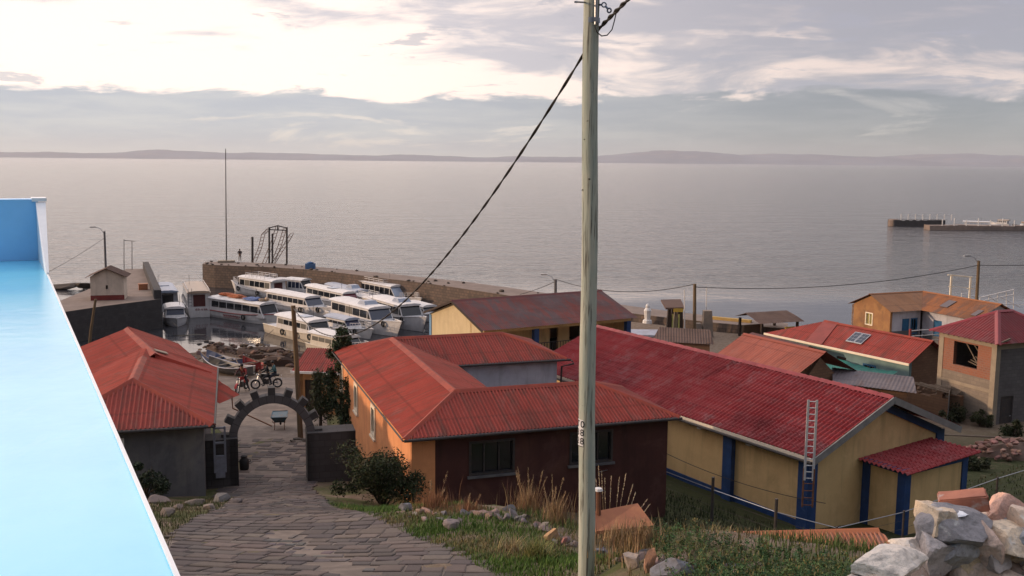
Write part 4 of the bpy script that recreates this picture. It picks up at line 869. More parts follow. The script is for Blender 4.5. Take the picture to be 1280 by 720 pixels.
b = MB(); b.hexa([tuple(p - Vector((0, 0, .07))) for p in (c[3], c[2], c[1], c[0])] + [tuple(p) for p in (c[3], c[2], c[1], c[0])]); b.build('roof', mat('orange_slab', (.42, .17, .08), (.34, .13, .07), 2, .85), Q_)
b = MB(); ctr = sum((Vector(p) for p in c), Vector()) / 4; q = [tuple((ctr + (Vector(p) - ctr) * .85).xy) for p in (c[3], c[2], c[1], c[0])]
for i in range(4): wall(b, q[i], q[(i + 1) % 4], 6.5, 9.3)
b.build('wall', M_['adobe'], Q_); b = MB(); b.tube([tuple(aty(748, 650, ctr.y)), tuple(aty(748, 614, ctr.y))], .055, 8); ch = b.build('chimney', M_['rusty'], Q_); b = MB(); pz = aty(748, 613, ctr.y); b.lathe(tuple(pz), [(0, 0), (.1, 0), (.08, .05), (0, .06)], 10); b.build('chimney_cap', M_['white_paint'], ch)
# ------------------------------------------------------------------ breakwater and mole
def stone_ridge(name, near, far, z, zb, label, parent_mats, zfun=None):
    b = MB(); n = len(near); s = 0
    for i in range(n - 1):
        a, c = Vector(near[i]), Vector(near[i + 1]); e, f_ = Vector(far[i]), Vector(far[i + 1]); L = (c - a).length
        dn = Vector((a.x - e.x, a.y - e.y, 0)).normalized() * .5; dn2 = Vector((c.x - f_.x, c.y - f_.y, 0)).normalized() * .5
        lo = lambda p, d: (p.x + d.x, p.y + d.y, zb)
        def q(P, U, m): b.face([b.vert(p) for p in P], m, U)
        q([lo(a, dn), lo(c, dn2), tuple(c), tuple(a)], [(s, zb), (s + L, zb), (s + L, z), (s, z)], 0)
        q([tuple(a), tuple(c), tuple(f_), tuple(e)], [(s, 0), (s + L, 0), (s + L, 3), (s, 3)], 1)
        q([lo(f_, -dn2), lo(e, -dn), tuple(e), tuple(f_)], [(s + L, zb), (s, zb), (s, z), (s + L, z)], 0)
        if i == 0: q([lo(e, -dn), lo(a, dn), tuple(a), tuple(e)], [(0, zb), (3, zb), (3, z), (0, z)], 0)
        if i == n - 2: q([lo(c, dn2), lo(f_, -dn2), tuple(f_), tuple(c)], [(0, zb), (3, zb), (3, z), (0, z)], 0)
        s += L
    root = thing(name, label, 'breakwater' if name == 'breakwater' else 'jetty', tuple(near[0][:2]) + (0.0,), 0, mode='world')
    b.build('stone_body', parent_mats, root); return root
PT = lambda px, py, z=3.0: tuple(atz(px, py, z))
near = [(253, 330), (268, 331.2), (300, 332.5), (340, 334), (380, 336.6), (430, 341.5), (481, 348), (533, 354), (580, 361), (640, 370), (700, 378), (785, 391), (834, 397), (900, 404), (985, 411)]
far = [(256, 327.5), (268, 327), (300, 327.6), (340, 329), (380, 332), (430, 336.6), (481, 341.5), (533, 347), (580, 352), (640, 360), (700, 369), (785, 382), (834, 388.5), (900, 396), (985, 404)]
bw = stone_ridge('breakwater', [PT(*p) for p in near], [PT(*p) for p in far], 3.0, -1.6, 'long curved rubble stone breakwater sheltering the boat harbour', [M_['stone_pier'], M_['pier_top']])
b = MB()
for i in range(46):
    tt = rnd.random() * (len(near) - 5); k = int(tt); f_ = tt - k; e = rnd.random() ** 2
    pa = Vector(PT(*near[k])).lerp(Vector(PT(*near[k + 1])), f_); pb = Vector(PT(*far[k])).lerp(Vector(PT(*far[k + 1])), f_); p = pa.lerp(pb, e)
    r_ = rnd.uniform(.12, .3); b.rock((p.x, p.y, 3.0 + r_ * .3), (r_ * 1.3, r_, r_ * .7), rnd.uniform(0, 6), rnd)
b.build('coping_stones', M_['stone_pier'], bw)
near = [(66, 392), (130, 382.5), (202, 373.5), (186, 336), (157, 336), (150, 345), (112, 361), (55, 384)]
mp = [PT(*p) for p in near]
mo = thing('mole', 'low stone mole with a flat earthen top on the left of the harbour', 'jetty', (-38, 98, 0), 0, mode='world')
b = MB(); n = len(mp)
for i in range(n):
    a, c = mp[i], mp[(i + 1) % n]; L = (Vector(a) - Vector(c)).length
    b.face([b.vert(p) for p in ((a[0], a[1], -1.6), (c[0], c[1], -1.6), c, a)], 0, [(0, -1.6), (L, -1.6), (L, 3), (0, 3)])
b.face([b.vert(p) for p in mp], 1, [(p[0], p[1]) for p in mp]); b.build('stone_body', [M_['stone_dark'], M_['pier_top']], mo)
b = MB(); wall(b, mp[2][:2], mp[3][:2], 3.0, 3.9, .7); b.build('parapet', M_['stone_dark'], mo)
cratep = Vector(PT(179, 362)); b = MB(); b.cbox((0, 0, .3), (.9, .7, .6), .4); b.cbox((0, 0, .62), (1.0, .8, .06), .4); setp(b.build('crate', mat('orange_crate', (.36, .14, .06), rough=.7), base=(0, 0, 0)), 'orange-brown box standing on the mole by the parapet', 'crate').location = cratep
setp((lambda b: ([b.rock((x, 1.2 * s_, .3), (2.2, 1.4, .55), s_, rnd) for x, s_ in ((0, .2), (3.2, .6), (-2.6, .1))], b.build('rock', M_['stone_pier'], base=(0, 0, 0)))[1])(MB()), 'low rock shelf in the water beyond the kiosk', 'rock').location = PT(108, 361, .1)
# kiosk
kp = atz(137, 373, 3.0); K2 = thing('kiosk', 'small cream kiosk with brown gable roof standing on the mole', 'kiosk', tuple(kp), R(14), mode='local')
b = MB(); wall(b, (-1.55, 1.3), (-1.55, -1.3), 0, 2.35, ops=[(.8, 1.7, 0, 1.95)]); wall(b, (-1.33, -1.3), (1.55, -1.3), 0, 2.35, ops=[(1.2, 1.4, 1.1, 1.5)]); gable(b, (-1.55, -1.3), (1.55, -1.3), 2.35, 3.1); wall(b, (1.55, -1.08), (1.55, 1.3), 0, 2.35); wall(b, (1.33, 1.3), (-1.33, 1.3), 0, 2.35); gable(b, (1.55, 1.3), (-1.55, 1.3), 2.35, 3.1)
b.build('wall', mat('kiosk_plaster', (.66, .56, .46), (.58, .49, .40), 1.5, .9, grime=.3), K2)
b = MB(); b.box(-1.57, 1.58, -1.33, -1.302, 0, .5); b.build('red_base_band', mat('dull_red_paint', (.20, .035, .03)), K2)
b = MB(); sheet(b, [(-1.95, 1.6, 2.3), (-1.95, -1.7, 2.3), (0, -1.7, 3.2), (0, 1.6, 3.2)]); sheet(b, [(1.95, -1.7, 2.3), (1.95, 1.6, 2.3), (0, 1.6, 3.2), (0, -1.7, 3.2)]); b.build('roof', M_['roof_brown'], K2, smooth=True)
door(K2, (-1.55, 1.3), (-1.55, -1.3), (.8, 1.7, 0, 1.95), M_['dark_wood'], M_['steel'])

# ------------------------------------------------------------------ boats
HULLS = {}
def paint(name, c): 
    if name not in HULLS: HULLS[name] = mat('boat_' + name, c, tuple(x * .86 for x in c), 2.2, .45, col3=tuple(x * .62 for x in c), s3=1.4, a3=(.6, .78), stretch=(1, 1, .4))
    return HULLS[name]
WHITE = paint('white', (.66, .64, .63)); CREAMY = paint('cream', (.62, .56, .47)); GREYW = paint('grey_white', (.50, .50, .52)); NAVY = paint('navy', (.022, .026, .075)); REDB = paint('red', (.28, .03, .03)); DARKB = paint('dark', (.05, .05, .055)); BLUEG = paint('blue_grey', (.30, .34, .42)); PALEBL = paint('pale_blue', (.36, .42, .52)); TAN = paint('tan', (.36, .27, .20))
SEATR = mat('dark_red_interior', (.09, .02, .018))
SMOKE = glassmat('smoked_boat_glass', (.014, .017, .022), .08); CURT = glassmat('curtained_boat_glass', (.16, .15, .13), .15); BLUEGL = glassmat('blue_boat_glass', (.02, .03, .06), .08); REDGL = glassmat('dark_red_boat_screen', (.14, .012, .028), .2)
def boat(key, stern, bow, label, W=2.7, fb=.95, hc=1.55, xa=.1, xb=.78, nwin=6, hull=WHITE, bottom=DARKB, rail_m=None, roof_m=WHITE, cab=WHITE, glass=SMOKE, shield=SMOKE, slope=.8, extras=(), tyres=(.3, .55), rear='door', group='boats moored in the harbour', dpy=0):
    W *= .93; hc *= .88; fb *= .9
    S = atz(stern[0], stern[1] + dpy, 0); Q = atz(bow[0], bow[1] + dpy, 0); d = Q - S; L = d.length; c = (S + Q) / 2
    root = thing('boat', label, 'boat', (c.x, c.y, -.12), math.atan2(d.y, d.x), group, mode='local')
    def half(q): return W / 2 * (.84 + .16 * math.sin(min(q / .55, 1) * math.pi / 2)) if q < .58 else W / 2 * max(.02, math.cos(((q - .58) / .42) ** 1.35 * math.pi / 2))
    def sheer(q): return fb * (1 + .55 * max(0, q - .35) ** 2 / .42)
    def X(q, z=0): return (q - .5) * L + (.25 * z if q > .9 else 0) * (q - .9) / .1 * 2.2
    qs = [0, .1, .22, .36, .5, .62, .72, .8, .87, .93, .97, 1.0]
    b = MB(); lowr = MB()
    def ring(q): h_, s_ = half(q), sheer(q); return [(X(q, s_), h_, s_), (X(q, s_ * .45), h_ * .95, s_ * .45), (X(q, .12), h_ * .86, .14)]
    for side in (1, -1):
        prev = None
        for q in qs:
            r_ = [b.vert((x, y * side, z)) for x, y, z in ring(q)]
            if prev:
                for j in range(2): b.face((prev[j], prev[j + 1], r_[j + 1], r_[j]) if side > 0 else (prev[j + 1], prev[j], r_[j], r_[j + 1]))
            prev = r_
        prev = None
        for q in qs:
            h_ = half(q); r_ = [lowr.vert((X(q, .12), h_ * .86 * side, .14)), lowr.vert((X(q), h_ * .55 * side, -.35)), lowr.vert((X(q), 0, -.45))]
            if prev:
                for j in range(2): lowr.face((prev[j], prev[j + 1], r_[j + 1], r_[j]) if side > 0 else (prev[j + 1], prev[j], r_[j], r_[j + 1]))
            prev = r_
    st = ring(0); b.poly([(x, -y, z) for x, y, z in st] + [(x, y, z) for x, y, z in st[::-1]])
    h = b.build('hull', hull, root); lowr.build('hull_bottom', bottom, root)
    b = MB()
    for q0, q1 in zip(qs, qs[1:]): b.poly([(X(q0, .8), -half(q0) * .97, sheer(q0) - .1), (X(q1, .8), -half(q1) * .97, sheer(q1) - .1), (X(q1, .8), half(q1) * .97, sheer(q1) - .1), (X(q0, .8), half(q0) * .97, sheer(q0) - .1)])
    b.build('deck', GREYW if hull is not TAN else TAN, root)
    b = MB()
    for side in (1, -1): b.tube([(X(q, sheer(q)), half(q) * side * 1.01, sheer(q)) for q in qs], .055, 6)
    b.build('rub_rail', rail_m or hull, root)
    if nwin:
        cw = W / 2 * .86; zd = fb - .1; zt = fb + hc; xA = (xa - .5) * L; xB = (xb - .5) * L; top = .07; sl = slope
        lean = lambda z: cw - top * (z - zd) / (zt - zd)
        b = MB(); b.hexa([(xA, -cw, zd), (xB, -cw, zd), (xB, cw, zd), (xA, cw, zd), (xA + .08, -cw + top, zt), (xB - sl, -cw + top, zt), (xB - sl, cw - top, zt), (xA + .08, cw - top, zt)])
        cbn = b.build('cabin', cab, root)
        z0, z1 = zd + .52, zt - .22; wa, wb = xA + .25, xB - sl - .12; gp = .11; ww = (wb - wa) / nwin
        for side in (-1, 1):
            for i in range(nwin):
                a, e = wa + i * ww + gp / 2, wa + (i + 1) * ww - gp / 2; y0, y1 = lean(z0) * side, lean(z1) * side; o = .02 * side; k = MB()
                P = [(a, y0 - o, z0), (e, y0 - o, z0), (e, y0 + o, z0), (a, y0 + o, z0), (a, y1 - o, z1), (e, y1 - o, z1), (e, y1 + o, z1), (a, y1 + o, z1)]
                k.hexa(P); k.build('window', glass if (i + len(label)) % 4 else (CURT if 'curt' in extras else glass), cbn)
            k = MB(); f0 = xB - sl * (z0 - zd) / (zt - zd) - .1; f1 = xB - sl * (z1 - zd) / (zt - zd) - .1; o = .02 * side
            y0, y1 = lean(z0) * side, lean(z1) * side; a = wb + .1
            k.hexa([(a, y0 - o, z0), (f0, y0 - o, z0), (f0, y0 + o, z0), (a, y0 + o, z0), (a, y1 - o, z1), (max(f1, a + .03), y1 - o, z1), (max(f1, a + .03), y1 + o, z1), (a, y1 + o, z1)]); k.build('quarter_window', glass, cbn)
        k = MB(); zz0, zz1 = zd + .45, zt - .08; fx_ = lambda z: xB - sl * (z - zd) / (zt - zd)
        n_ = Vector((zt - zd, 0, sl)).normalized() * .03
        pts = [(fx_(zz0), -lean(zz0) + .1, zz0), (fx_(zz0), lean(zz0) - .1, zz0), (fx_(zz1), lean(zz1) - .1, zz1), (fx_(zz1), -lean(zz1) + .1, zz1)]
        k.hexa([tuple(Vector(p) - n_) for p in pts] + [tuple(Vector(p) + n_) for p in pts]); k.build('windshield', shield, cbn)
        k = MB(); k.hexa([(xA + .02 - .03, -cw * .55, zd + .1), (xA + .06, -cw * .55, zd + .1), (xA + .06, cw * .5, zd + .1), (xA - .01, cw * .5, zd + .1), (xA + .05, -cw * .55, zt - .25), (xA + .11, -cw * .55, zt - .25), (xA + .11, cw * .5, zt - .25), (xA + .05, cw * .5, zt - .25)]); k.build('rear_opening', SMOKE if rear == 'door' else SEATR, cbn)
        # cambered roof
        b = MB(); ra, rb = xA - .35, xB - sl + .28; sec = [(-cw - .06, 0), (-cw + .15, .12), (-cw * .4, .2), (cw * .4, .2), (cw - .15, .12), (cw + .06, 0), (cw, -.06), (-cw, -.06)]
        A_r = [b.vert((ra, y, zt + z + .02)) for y, z in sec]; B_r = [b.vert((rb, y * .97, zt + z + .02)) for y, z in sec]; m_ = len(sec)
        for i in range(m_): b.face((A_r[i], A_r[(i + 1) % m_], B_r[(i + 1) % m_], B_r[i]))
        b.face(A_r[::-1]); b.face(B_r); rf = b.build('roof', roof_m, root); zr_ = zt + .22
        if 'rack' in extras:
            k = MB(); r0_, r1_ = lerp(ra, rb, .25), lerp(ra, rb, .8)
            for z in (.2, .42): 
                k.tube([(r0_, -cw + .2, zr_ + z), (r1_, -cw + .2, zr_ + z), (r1_, cw - .2, zr_ + z), (r0_, cw - .2, zr_ + z), (r0_, -cw + .2, zr_ + z)], .03, 6)
            for i in range(6):
                for y in (-cw + .2, cw - .2): x = lerp(r0_, r1_, i / 5); k.tube([(x, y, zr_ - .1), (x, y, zr_ + .42)], .025, 6)
            k.build('roof_rack', WHITE, rf)
        if 'panel' in extras:
            k = MB(); x0_ = lerp(ra, rb, .62); k.hexa([(x0_, -cw * .6, zr_ - .03), (x0_ + 1.7, -cw * .6, zr_ - .06), (x0_ + 1.7, cw * .6, zr_ - .06), (x0_, cw * .6, zr_ - .03), (x0_ + .4, -cw * .52, zr_ + .33), (x0_ + 1.3, -cw * .52, zr_ + .33), (x0_ + 1.3, cw * .52, zr_ + .33), (x0_ + .4, cw * .52, zr_ + .33)]); k.build('roof_hatch', BLUEG, rf)
        if 'solar' in extras:
            k = MB(); x0_ = lerp(ra, rb, .5); k.box(x0_, x0_ + 1.4, -.5, .55, zr_ + .03, zr_ + .07); k.build('solar_panel', M_['panel'] if False else PALEBL, rf)
        if 'ladder' in extras:
            k = MB()
            for y in (cw * .62, cw * .92): k.tube([(ra + .2, y, zr_ + .25), (ra, y, zr_ + .1), (xA - .2, y, fb)], .025, 6)
            for i in range(5): z = lerp(fb + .15, zr_, i / 4.5); k.tube([(xA - .2, cw * .62, z), (xA - .2, cw * .92, z)], .02, 6)
            k.build('ladder', DARKB, root)
            k = MB()
            for y in (-cw + .1, cw - .1): k.tube([(ra, y, zr_ + .12), (rb, y, zr_ + .12)], .03, 6)
            for i in range(5):
                x = lerp(ra + .3, rb - .3, i / 4); k.tube([(x, -cw + .1, zr_ - .1), (x, -cw + .1, zr_ + .12)], .02, 5); k.tube([(x, cw - .1, zr_ - .1), (x, cw - .1, zr_ + .12)], .02, 5)
            k.build('roof_rail', WHITE, rf)
        if 'awning' in extras:
            k = MB(); k.box(xA - 2.6, xA - .36, -cw, cw, zt - .1, zt - .02); aw = k.build('awning', roof_m, root)
            k = MB()
            for x in (xA - 2.45, xA - 1.4):
                for y in (-cw + .08, cw - .08): k.tube([(x, y, zd), (x, y, zt - .1)], .03, 6)
            k.build('awning_posts', WHITE, aw)
        k = MB(); k.tube([(lerp(ra, rb, .7), cw * .5, zr_ - .1), (lerp(ra, rb, .7), cw * .5, zr_ + 1.1)], .018, 5); k.build('aerial', M_['dark_steel'], rf)
    if 'rail' in extras:
        k = MB(); q0 = xb + .02 if nwin else .1; qq = [lerp(q0, .985, i / 6) for i in range(7)]
        for dz in (.3, .55):
            k.tube([(X(q, .8), -half(q) * .93, sheer(q) + dz) for q in qq] + [(X(q, .8), half(q) * .93, sheer(q) + dz) for q in qq[::-1]], .022, 6)
        for q in qq:
            for sgn in (-1, 1): k.tube([(X(q, .8), sgn * half(q) * .93, sheer(q) - .1), (X(q, .8), sgn * half(q) * .93, sheer(q) + .55)], .02, 5)
        k.build('bow_rail', WHITE, root)
    for q in tyres:
        for sgn in (-1, 1):
            k = MB(); k.torus((X(q), sgn * (half(q) + .13), sheer(q) - .28), (0, 1, 0), .24, .085, 16, 8); k.build('fender_tyre', M_['black'], root, smooth=True)
    root['len'] = L; return root
boat('b1', (211, 390), (201, 372), 'grey-white cabin boat with bluish roof lying behind the small boat', W=2.9, nwin=5, roof_m=PALEBL, cab=GREYW, extras=('rail', 'solar'), tyres=(.2,))
boat('b2', (217, 397), (221, 409), 'small white cabin boat with dark windscreen moored bow first', W=2.5, fb=.8, hc=1.15, nwin=2, xa=.2, xb=.7, hull=GREYW, shield=BLUEGL, slope=.5, tyres=())
b3 = boat('b3', (250, 397), (240, 377), 'large white boat seen from the stern with ladder and roof rails', W=3.0, fb=1.35, hc=1.75, nwin=6, roof_m=TAN, extras=('ladder',), tyres=(), rear='red', xa=.06)
b4 = boat('b4', (263, 393), (353, 407), 'white boat with red gunwale line and orange gear on the roof', W=2.8, fb=1.0, hc=1.45, nwin=6, xa=.12, xb=.86, rail_m=REDB, extras=(), tyres=(.03, .62), slope=.7)
boat('b5', (356, 374), (294, 364), 'white boat with railed roof rack pointing towards the breakwater end', W=2.9, fb=1.05, hc=1.5, nwin=6, xa=.12, xb=.80, extras=('rail', 'rack', 'curt'), tyres=(.35, .75), rear='red', slope=.5)
boat('b6', (352, 368), (394, 372), 'short white boat with blue windows close under the breakwater wall', W=2.4, nwin=3, glass=BLUEGL, extras=('awning',), tyres=(), xa=.3, xb=.85)
boat('b7', (336, 382), (412, 397), 'long white boat with low roof and broad dark blue windscreen', W=2.8, fb=.95, hc=1.3, nwin=7, shield=BLUEGL, slope=1.1, xb=.82, extras=(), tyres=(.7, .9))
boat('b8', (385, 375), (453, 391), 'white boat with a dark red tinted windscreen', W=2.4, fb=.95, hc=1.35, nwin=6, shield=REDGL, slope=1.0, xb=.85, tyres=(.85,), extras=('solar',))
boat('b9', (342, 414), (432, 437), 'white boat with navy bottom, solar panel and white window frames', W=2.9, fb=1.15, hc=1.25, nwin=5, bottom=NAVY, hull=CREAMY, extras=('solar', 'rail', 'curt'), xa=.2, xb=.68, tyres=(.32, .52, .7), slope=.6)
boat('b10', (398, 409), (462, 424), 'low white boat with grey tilted windscreen cover beside the navy-bottomed boat', W=2.2, fb=.85, hc=1.0, nwin=3, roof_m=BLUEG, shield=NAVY, extras=('rail',), xa=.3, xb=.75, tyres=(.45, .85), slope=.9)
boat('b11', (394, 436), (458, 451), 'cream boat with white curtained windows nearest the shore', W=2.7, fb=.9, hc=1.15, nwin=4, hull=CREAMY, cab=CREAMY, glass=CURT, extras=('rail',), tyres=(.6,))
boat('b12', (420, 399), (496, 421), 'big white cabin boat with wide dark windscreen and roof hatch facing the shore', W=3.2, fb=1.25, hc=1.55, nwin=5, extras=('panel', 'curt'), tyres=(.72, .9), xb=.8, slope=1.0, shield=BLUEGL)
boat('b13', (470, 396), (528, 415), 'white boat with dark windscreen and blue hatch next to the cream hall', W=3.0, fb=1.25, hc=1.5, nwin=5, extras=('panel',), tyres=(.8,), xb=.82, slope=.9, hull=GREYW)
boat('b14', (440, 369), (522, 387), 'long white boat with glazed sloping front lying along the breakwater', W=2.9, fb=1.1, hc=1.6, nwin=8, extras=('rail', 'rack'), roof_m=WHITE, shield=PALEBL, slope=1.5, xb=.82, tyres=())
boat('b15', (410, 372), (472, 389), 'white boat with blue-grey covers amid the moored row', W=2.3, fb=.95, hc=1.25, nwin=5, extras=('panel', 'rail'), roof_m=BLUEG, tyres=(.6,), xb=.75)
boat('b16', (448, 384), (506, 400), 'cream open-sided boat crowded with white deck rails', W=2.1, fb=.95, hc=.9, nwin=3, hull=CREAMY, cab=CREAMY, extras=('rail', 'rack'), xa=.05, xb=.5, tyres=())
boat('b17', (513, 394), (549, 404), 'small grey-white boat half hidden behind the cream gable', W=2.2, fb=.85, hc=1.0, nwin=3, hull=GREYW, tyres=(), extras=())
def on(root, p): return tuple(Matrix.Translation(root.location) @ Matrix.Rotation(root.rotation_euler.z, 4, 'Z') @ Vector(p))
# writing on two hulls, too worn to read: red brush strokes
k = MB(); x = -2.0
rg = random.Random(5)
for i in range(11):
    w_ = rg.uniform(.14, .26); yy = -1.29; pts = [(x + w_ * j / 4, yy - .008, .62 + .1 * math.sin(j * 1.7 + i * 2.3)) for j in range(5)]; k.tube(pts, .026, 5); x += w_ + .03
k.tube([(-2.05, -1.30, .43), (x - .2, -1.30, .45)], .022, 5); k.build('lettering', REDB, b4)
L3 = b3['len']; k = MB()
for i, yy in enumerate((.35, .1, -.22, -.5, -.72)): k.tube([(-L3 / 2 - .015, yy + .09 * math.cos(j * 2 + i), 1.0 + .12 * math.sin(j * 1.9 + i * 1.3)) for j in range(5)], .024, 5)
k.build('lettering', REDB, b3)
# things lying on boat roofs
zr_ = .9 + 1.45 * .88 + .24 - .12
for (xo, yo, sx_, sy_, col, lab, ky) in ((-3.2, .1, 1.5, 1.0, (.42, .12, .05), 'orange life-jacket heap at the stern end of the red-lined boat roof', 'lifejacket_pile'), (-1.2, -.15, 2.6, .8, (.40, .13, .06), 'long orange bundle across the middle of the red-lined boat roof', 'bundle'), (1.4, -.2, 1.6, 1.1, (.14, .20, .40), 'blue tarpaulin bundle on the red-lined boat roof', 'bundle'), (2.9, .1, 1.0, 1.0, (.42, .30, .20), 'tan folded canvas near the bow end of the red-lined boat roof', 'bundle')):
    k = MB(); k.rock((0, 0, .16), (sx_ * .75, sy_ * .7, .26), .1, rnd); k.rock((sx_ * .35, .1, .2), (sx_ * .4, sy_ * .5, .26), .5, rnd)
    o = k.build(ky, mat('cloth_' + ky + str(xo), col, tuple(c_ * .6 for c_ in col), 3, .9)); o.location = on(b4, (xo, yo, zr_ + .1)); o.rotation_euler = (0, 0, b4.rotation_euler.z); setp(o, lab, 'bundle')
# rowing boats drawn up on the shore
for i, (s_, q_, colr, lab) in enumerate((((255, 455), (305, 462), paint('faded_blue', (.045, .075, .16)), 'long dark blue rowing boat drawn up on the shore behind the red roof'), ((258, 463), (318, 473), DARKB, 'black rowing boat with pale gunwale beached nearest the lane'), ((300, 462), (328, 467), REDB, 'small dark red rowing boat beached beside the rubble'))):
    S, Q = ground_at(*s_), ground_at(*q_); d = Q - S; c = (S + Q) / 2; L = d.length; W = 1.5
    root = thing('rowing_boat', lab, 'rowing boat', (c.x, c.y, H(c.x, c.y) + .02), math.atan2(d.y, d.x), 'rowing boats on the shore', mode='local')
    b = MB(); ins = MB(); gun = MB(); qs = [i_ / 10 for i_ in range(11)]
    for mb_, sc, zb in ((b, 1, 0.0), (ins, .93, .1)):
        prev = None
        for q in qs:
            h_ = W / 2 * max(.03, math.sin(math.pi * (q * .9 + .08)) ** .7); z = .55 + .35 * (2 * q - 1) ** 2; x = (q - .5) * L
            r_ = [mb_.vert((x, y * h_ * sc, zz)) for y, zz in ((-1, z), (-.8, z * .45), (-.3, zb + .25 * (2 * q - 1) ** 2), (.3, zb + .25 * (2 * q - 1) ** 2), (.8, z * .45), (1, z))]
            if prev:
                for j in range(5): mb_.face((prev[j], prev[j + 1], r_[j + 1], r_[j]))
            prev = r_
    for sgn in (-1, 1): gun.tube([((q - .5) * L, sgn * W / 2 * max(.03, math.sin(math.pi * (q * .9 + .08)) ** .7), .56 + .35 * (2 * q - 1) ** 2) for q in qs], .028, 6)
    b.build('hull', colr, root); ins.build('inside', (paint('faded_blue', (0, 0, 0)), DARKB, REDB)[i], root); gun.build('gunwale', M_['white_wash'] if i == 1 else M_['plank'], root)
    for q in (.3, .52, .74): t_ = MB(); h_ = W / 2 * math.sin(math.pi * (q * .9 + .08)) ** .7 * .9; t_.box((q - .5) * L - .12, (q - .5) * L + .12, -h_, h_, .46, .5); t_.build('thwart', M_['plank'], root)
# rubble along the shore
k = MB(); rg = random.Random(11)
for i in range(420):
    px, py = rg.uniform(240, 400), 0
    x, y = rg.uniform(-26, -8), rg.uniform(73, 87.5); z = H(x, y)
    if z < -.1: continue
    r_ = rg.uniform(.06, .2) * (2.2 if rg.random() < .08 else 1); k.cur = jit((.10, .062, .045), .35, rg) if rg.random() < .8 else (.3, .28, .26); k.rock((x, y, z + r_ * .25), (r_ * 1.4, r_, r_ * .7), rg.uniform(0, 6), rg)
setp(k.build('shore_rubble', attrmat('shore_rubble', bump=.3)), kind='stuff')
for i, (px, py, w_, lab) in enumerate(((318, 442, 3.4, 'long mound of brown soil and rubble at the water edge'), (276, 440, 2.2, 'brown rubble mound at the water edge beside the red roof'), (338, 449, 2.6, 'low reddish-brown rubble heap behind the small dark red boat'), (388, 458, 1.8, 'brown rubble heap beside the small red-roofed shed'), (368, 452, 2.4, 'brown rubble heap on the shore near the moored cream boat'), (352, 457, 1.8, 'low brown soil heap behind the parked motorcycles'))):
    p = ground_at(px, py); k = MB(); k.cur = (.085, .052, .038); k.rock((0, 0, .1), (w_, 1.3, .7), .2, rg)
    for j in range(24): a = rg.uniform(0, 6.28); rr = rg.random() ** .5; s_ = rg.uniform(.1, .3); k.cur = jit((.11, .065, .045), .4, rg); k.rock((math.cos(a) * w_ * rr * .9, math.sin(a) * 1.2 * rr, .65 * (1 - rr * rr) + .1), (s_ * 1.3, s_, s_ * .7), a, rg)
    o = k.build('rubble_heap', attrmat('heap%d' % i, bump=.4)); o.location = p; setp(o, lab, 'rubble heap')
k = MB(); rg = random.Random(21)
k.rock((0, 0, -.02), (1.5, .5, .09), .1, rg); k.rock((1.5, .2, -.02), (1.2, .4, .08), .1, rg); k.rock((.5, -.35, -.02), (.9, .35, .07), .4, rg)
o = k.build('floating_weed', mat('dark_weed', (.03, .026, .02))); o.location = atz(225, 419, .0); setp(o, 'dark raft of weed floating below the small cabin boat', 'weed')
for i, (px, py) in enumerate(((258, 427), (264, 428.5), (249, 430))):
    k = MB(); k.rock((0, 0, .02), (.35, .25, .16), .3 * i, rg); o = k.build('stone', M_['stone_pier']); o.location = atz(px, py, .02); setp(o, 'one of the few dark stones breaking the still harbour water', 'stone', 'stones in the harbour water')

# ------------------------------------------------------------------ things on the breakwater and shore
def pole(name, base, top, r0_, r1_, m, label, cat='pole', n=10, group=None):
    base = Vector(base); top = Vector(top); root = thing(name, label, cat, tuple(base), 0, group, mode='world')
    k = MB(); k.tube([base - Vector((0, 0, .5)), base.lerp(top, .35), base.lerp(top, .7), top], [r0_, lerp(r0_, r1_, .35), lerp(r0_, r1_, .7), r1_], n); k.build('shaft', m, root, smooth=False); return root
def street_light(root, top, d, s=1.0):
    top = Vector(top); d = Vector(d).normalized(); k = MB(); k.tube([top - Vector((0, 0, .3)), top + d * .5 * s + Vector((0, 0, .35 * s)), top + d * 1.1 * s + Vector((0, 0, .5 * s))], .035, 6); a = k.build('lamp_arm', M_['steel'], root)
    k = MB(); c = top + d * 1.35 * s + Vector((0, 0, .52 * s)); x = d; y = Vector((-d.y, d.x, 0)); k.hexa([tuple(c + x * i * .35 * s + y * j * .14 * s * (1.2 if i > 0 else .7) + Vector((0, 0, kz * .07 * s))) for kz in (-1, 1) for i, j in ((-1, -1), (1, -1), (1, 1), (-1, 1))]); k.build('lamp_head', M_['steel'], a)
wood = mat('pole_wood', (.17, .115, .06), (.12, .08, .045), 4, .9, stretch=(3, 3, .3)); grey_pole = mat('grey_pole_wood', (.16, .155, .16), (.11, .11, .115), 4, .9, stretch=(3, 3, .3))
p = atz(133.5, 371, 3.0); tp = aty(130.5, 289, p.y); lp = pole('street_lamp', p, tp, .13, .10, grey_pole, 'grey lamp post standing in front of the kiosk', 'street lamp'); street_light(lp, tp, (-1, -.1, 0), .8)
p = ground_at(120, 437); p = Vector((atz(121, 425, .5).x, 88.0, .2)); pole('pole', p, aty(119.5, 374, 88.0), .14, .11, wood, 'brown wooden pole below the mole behind the red roof')
p = Vector((aty(376, 545, 44.3).x, 44.3, H(aty(376, 545, 44.3).x, 44.3))); tpW = aty(366.5, 382, 44.3); pole('utility_pole', p, tpW, .13, .10, wood, 'brown wooden utility pole beside the wheelbarrow behind the arch')
tp868 = aty(868.5, 355, 82); pole('utility_pole', (aty(868, 425, 82).x, 82, 2.2), tp868, .16, .13, wood, 'brown utility pole between the pale stone gate pillars')
tp1222 = aty(1223.5, 326, 92); r_ = pole('street_lamp', (aty(1221, 380, 92).x, 92, 1.3), tp1222, .17, .13, wood, 'lamp post on the shore behind the rusty orange roof', 'street lamp'); street_light(r_, tp1222, (-1, -.15, 0), .9)
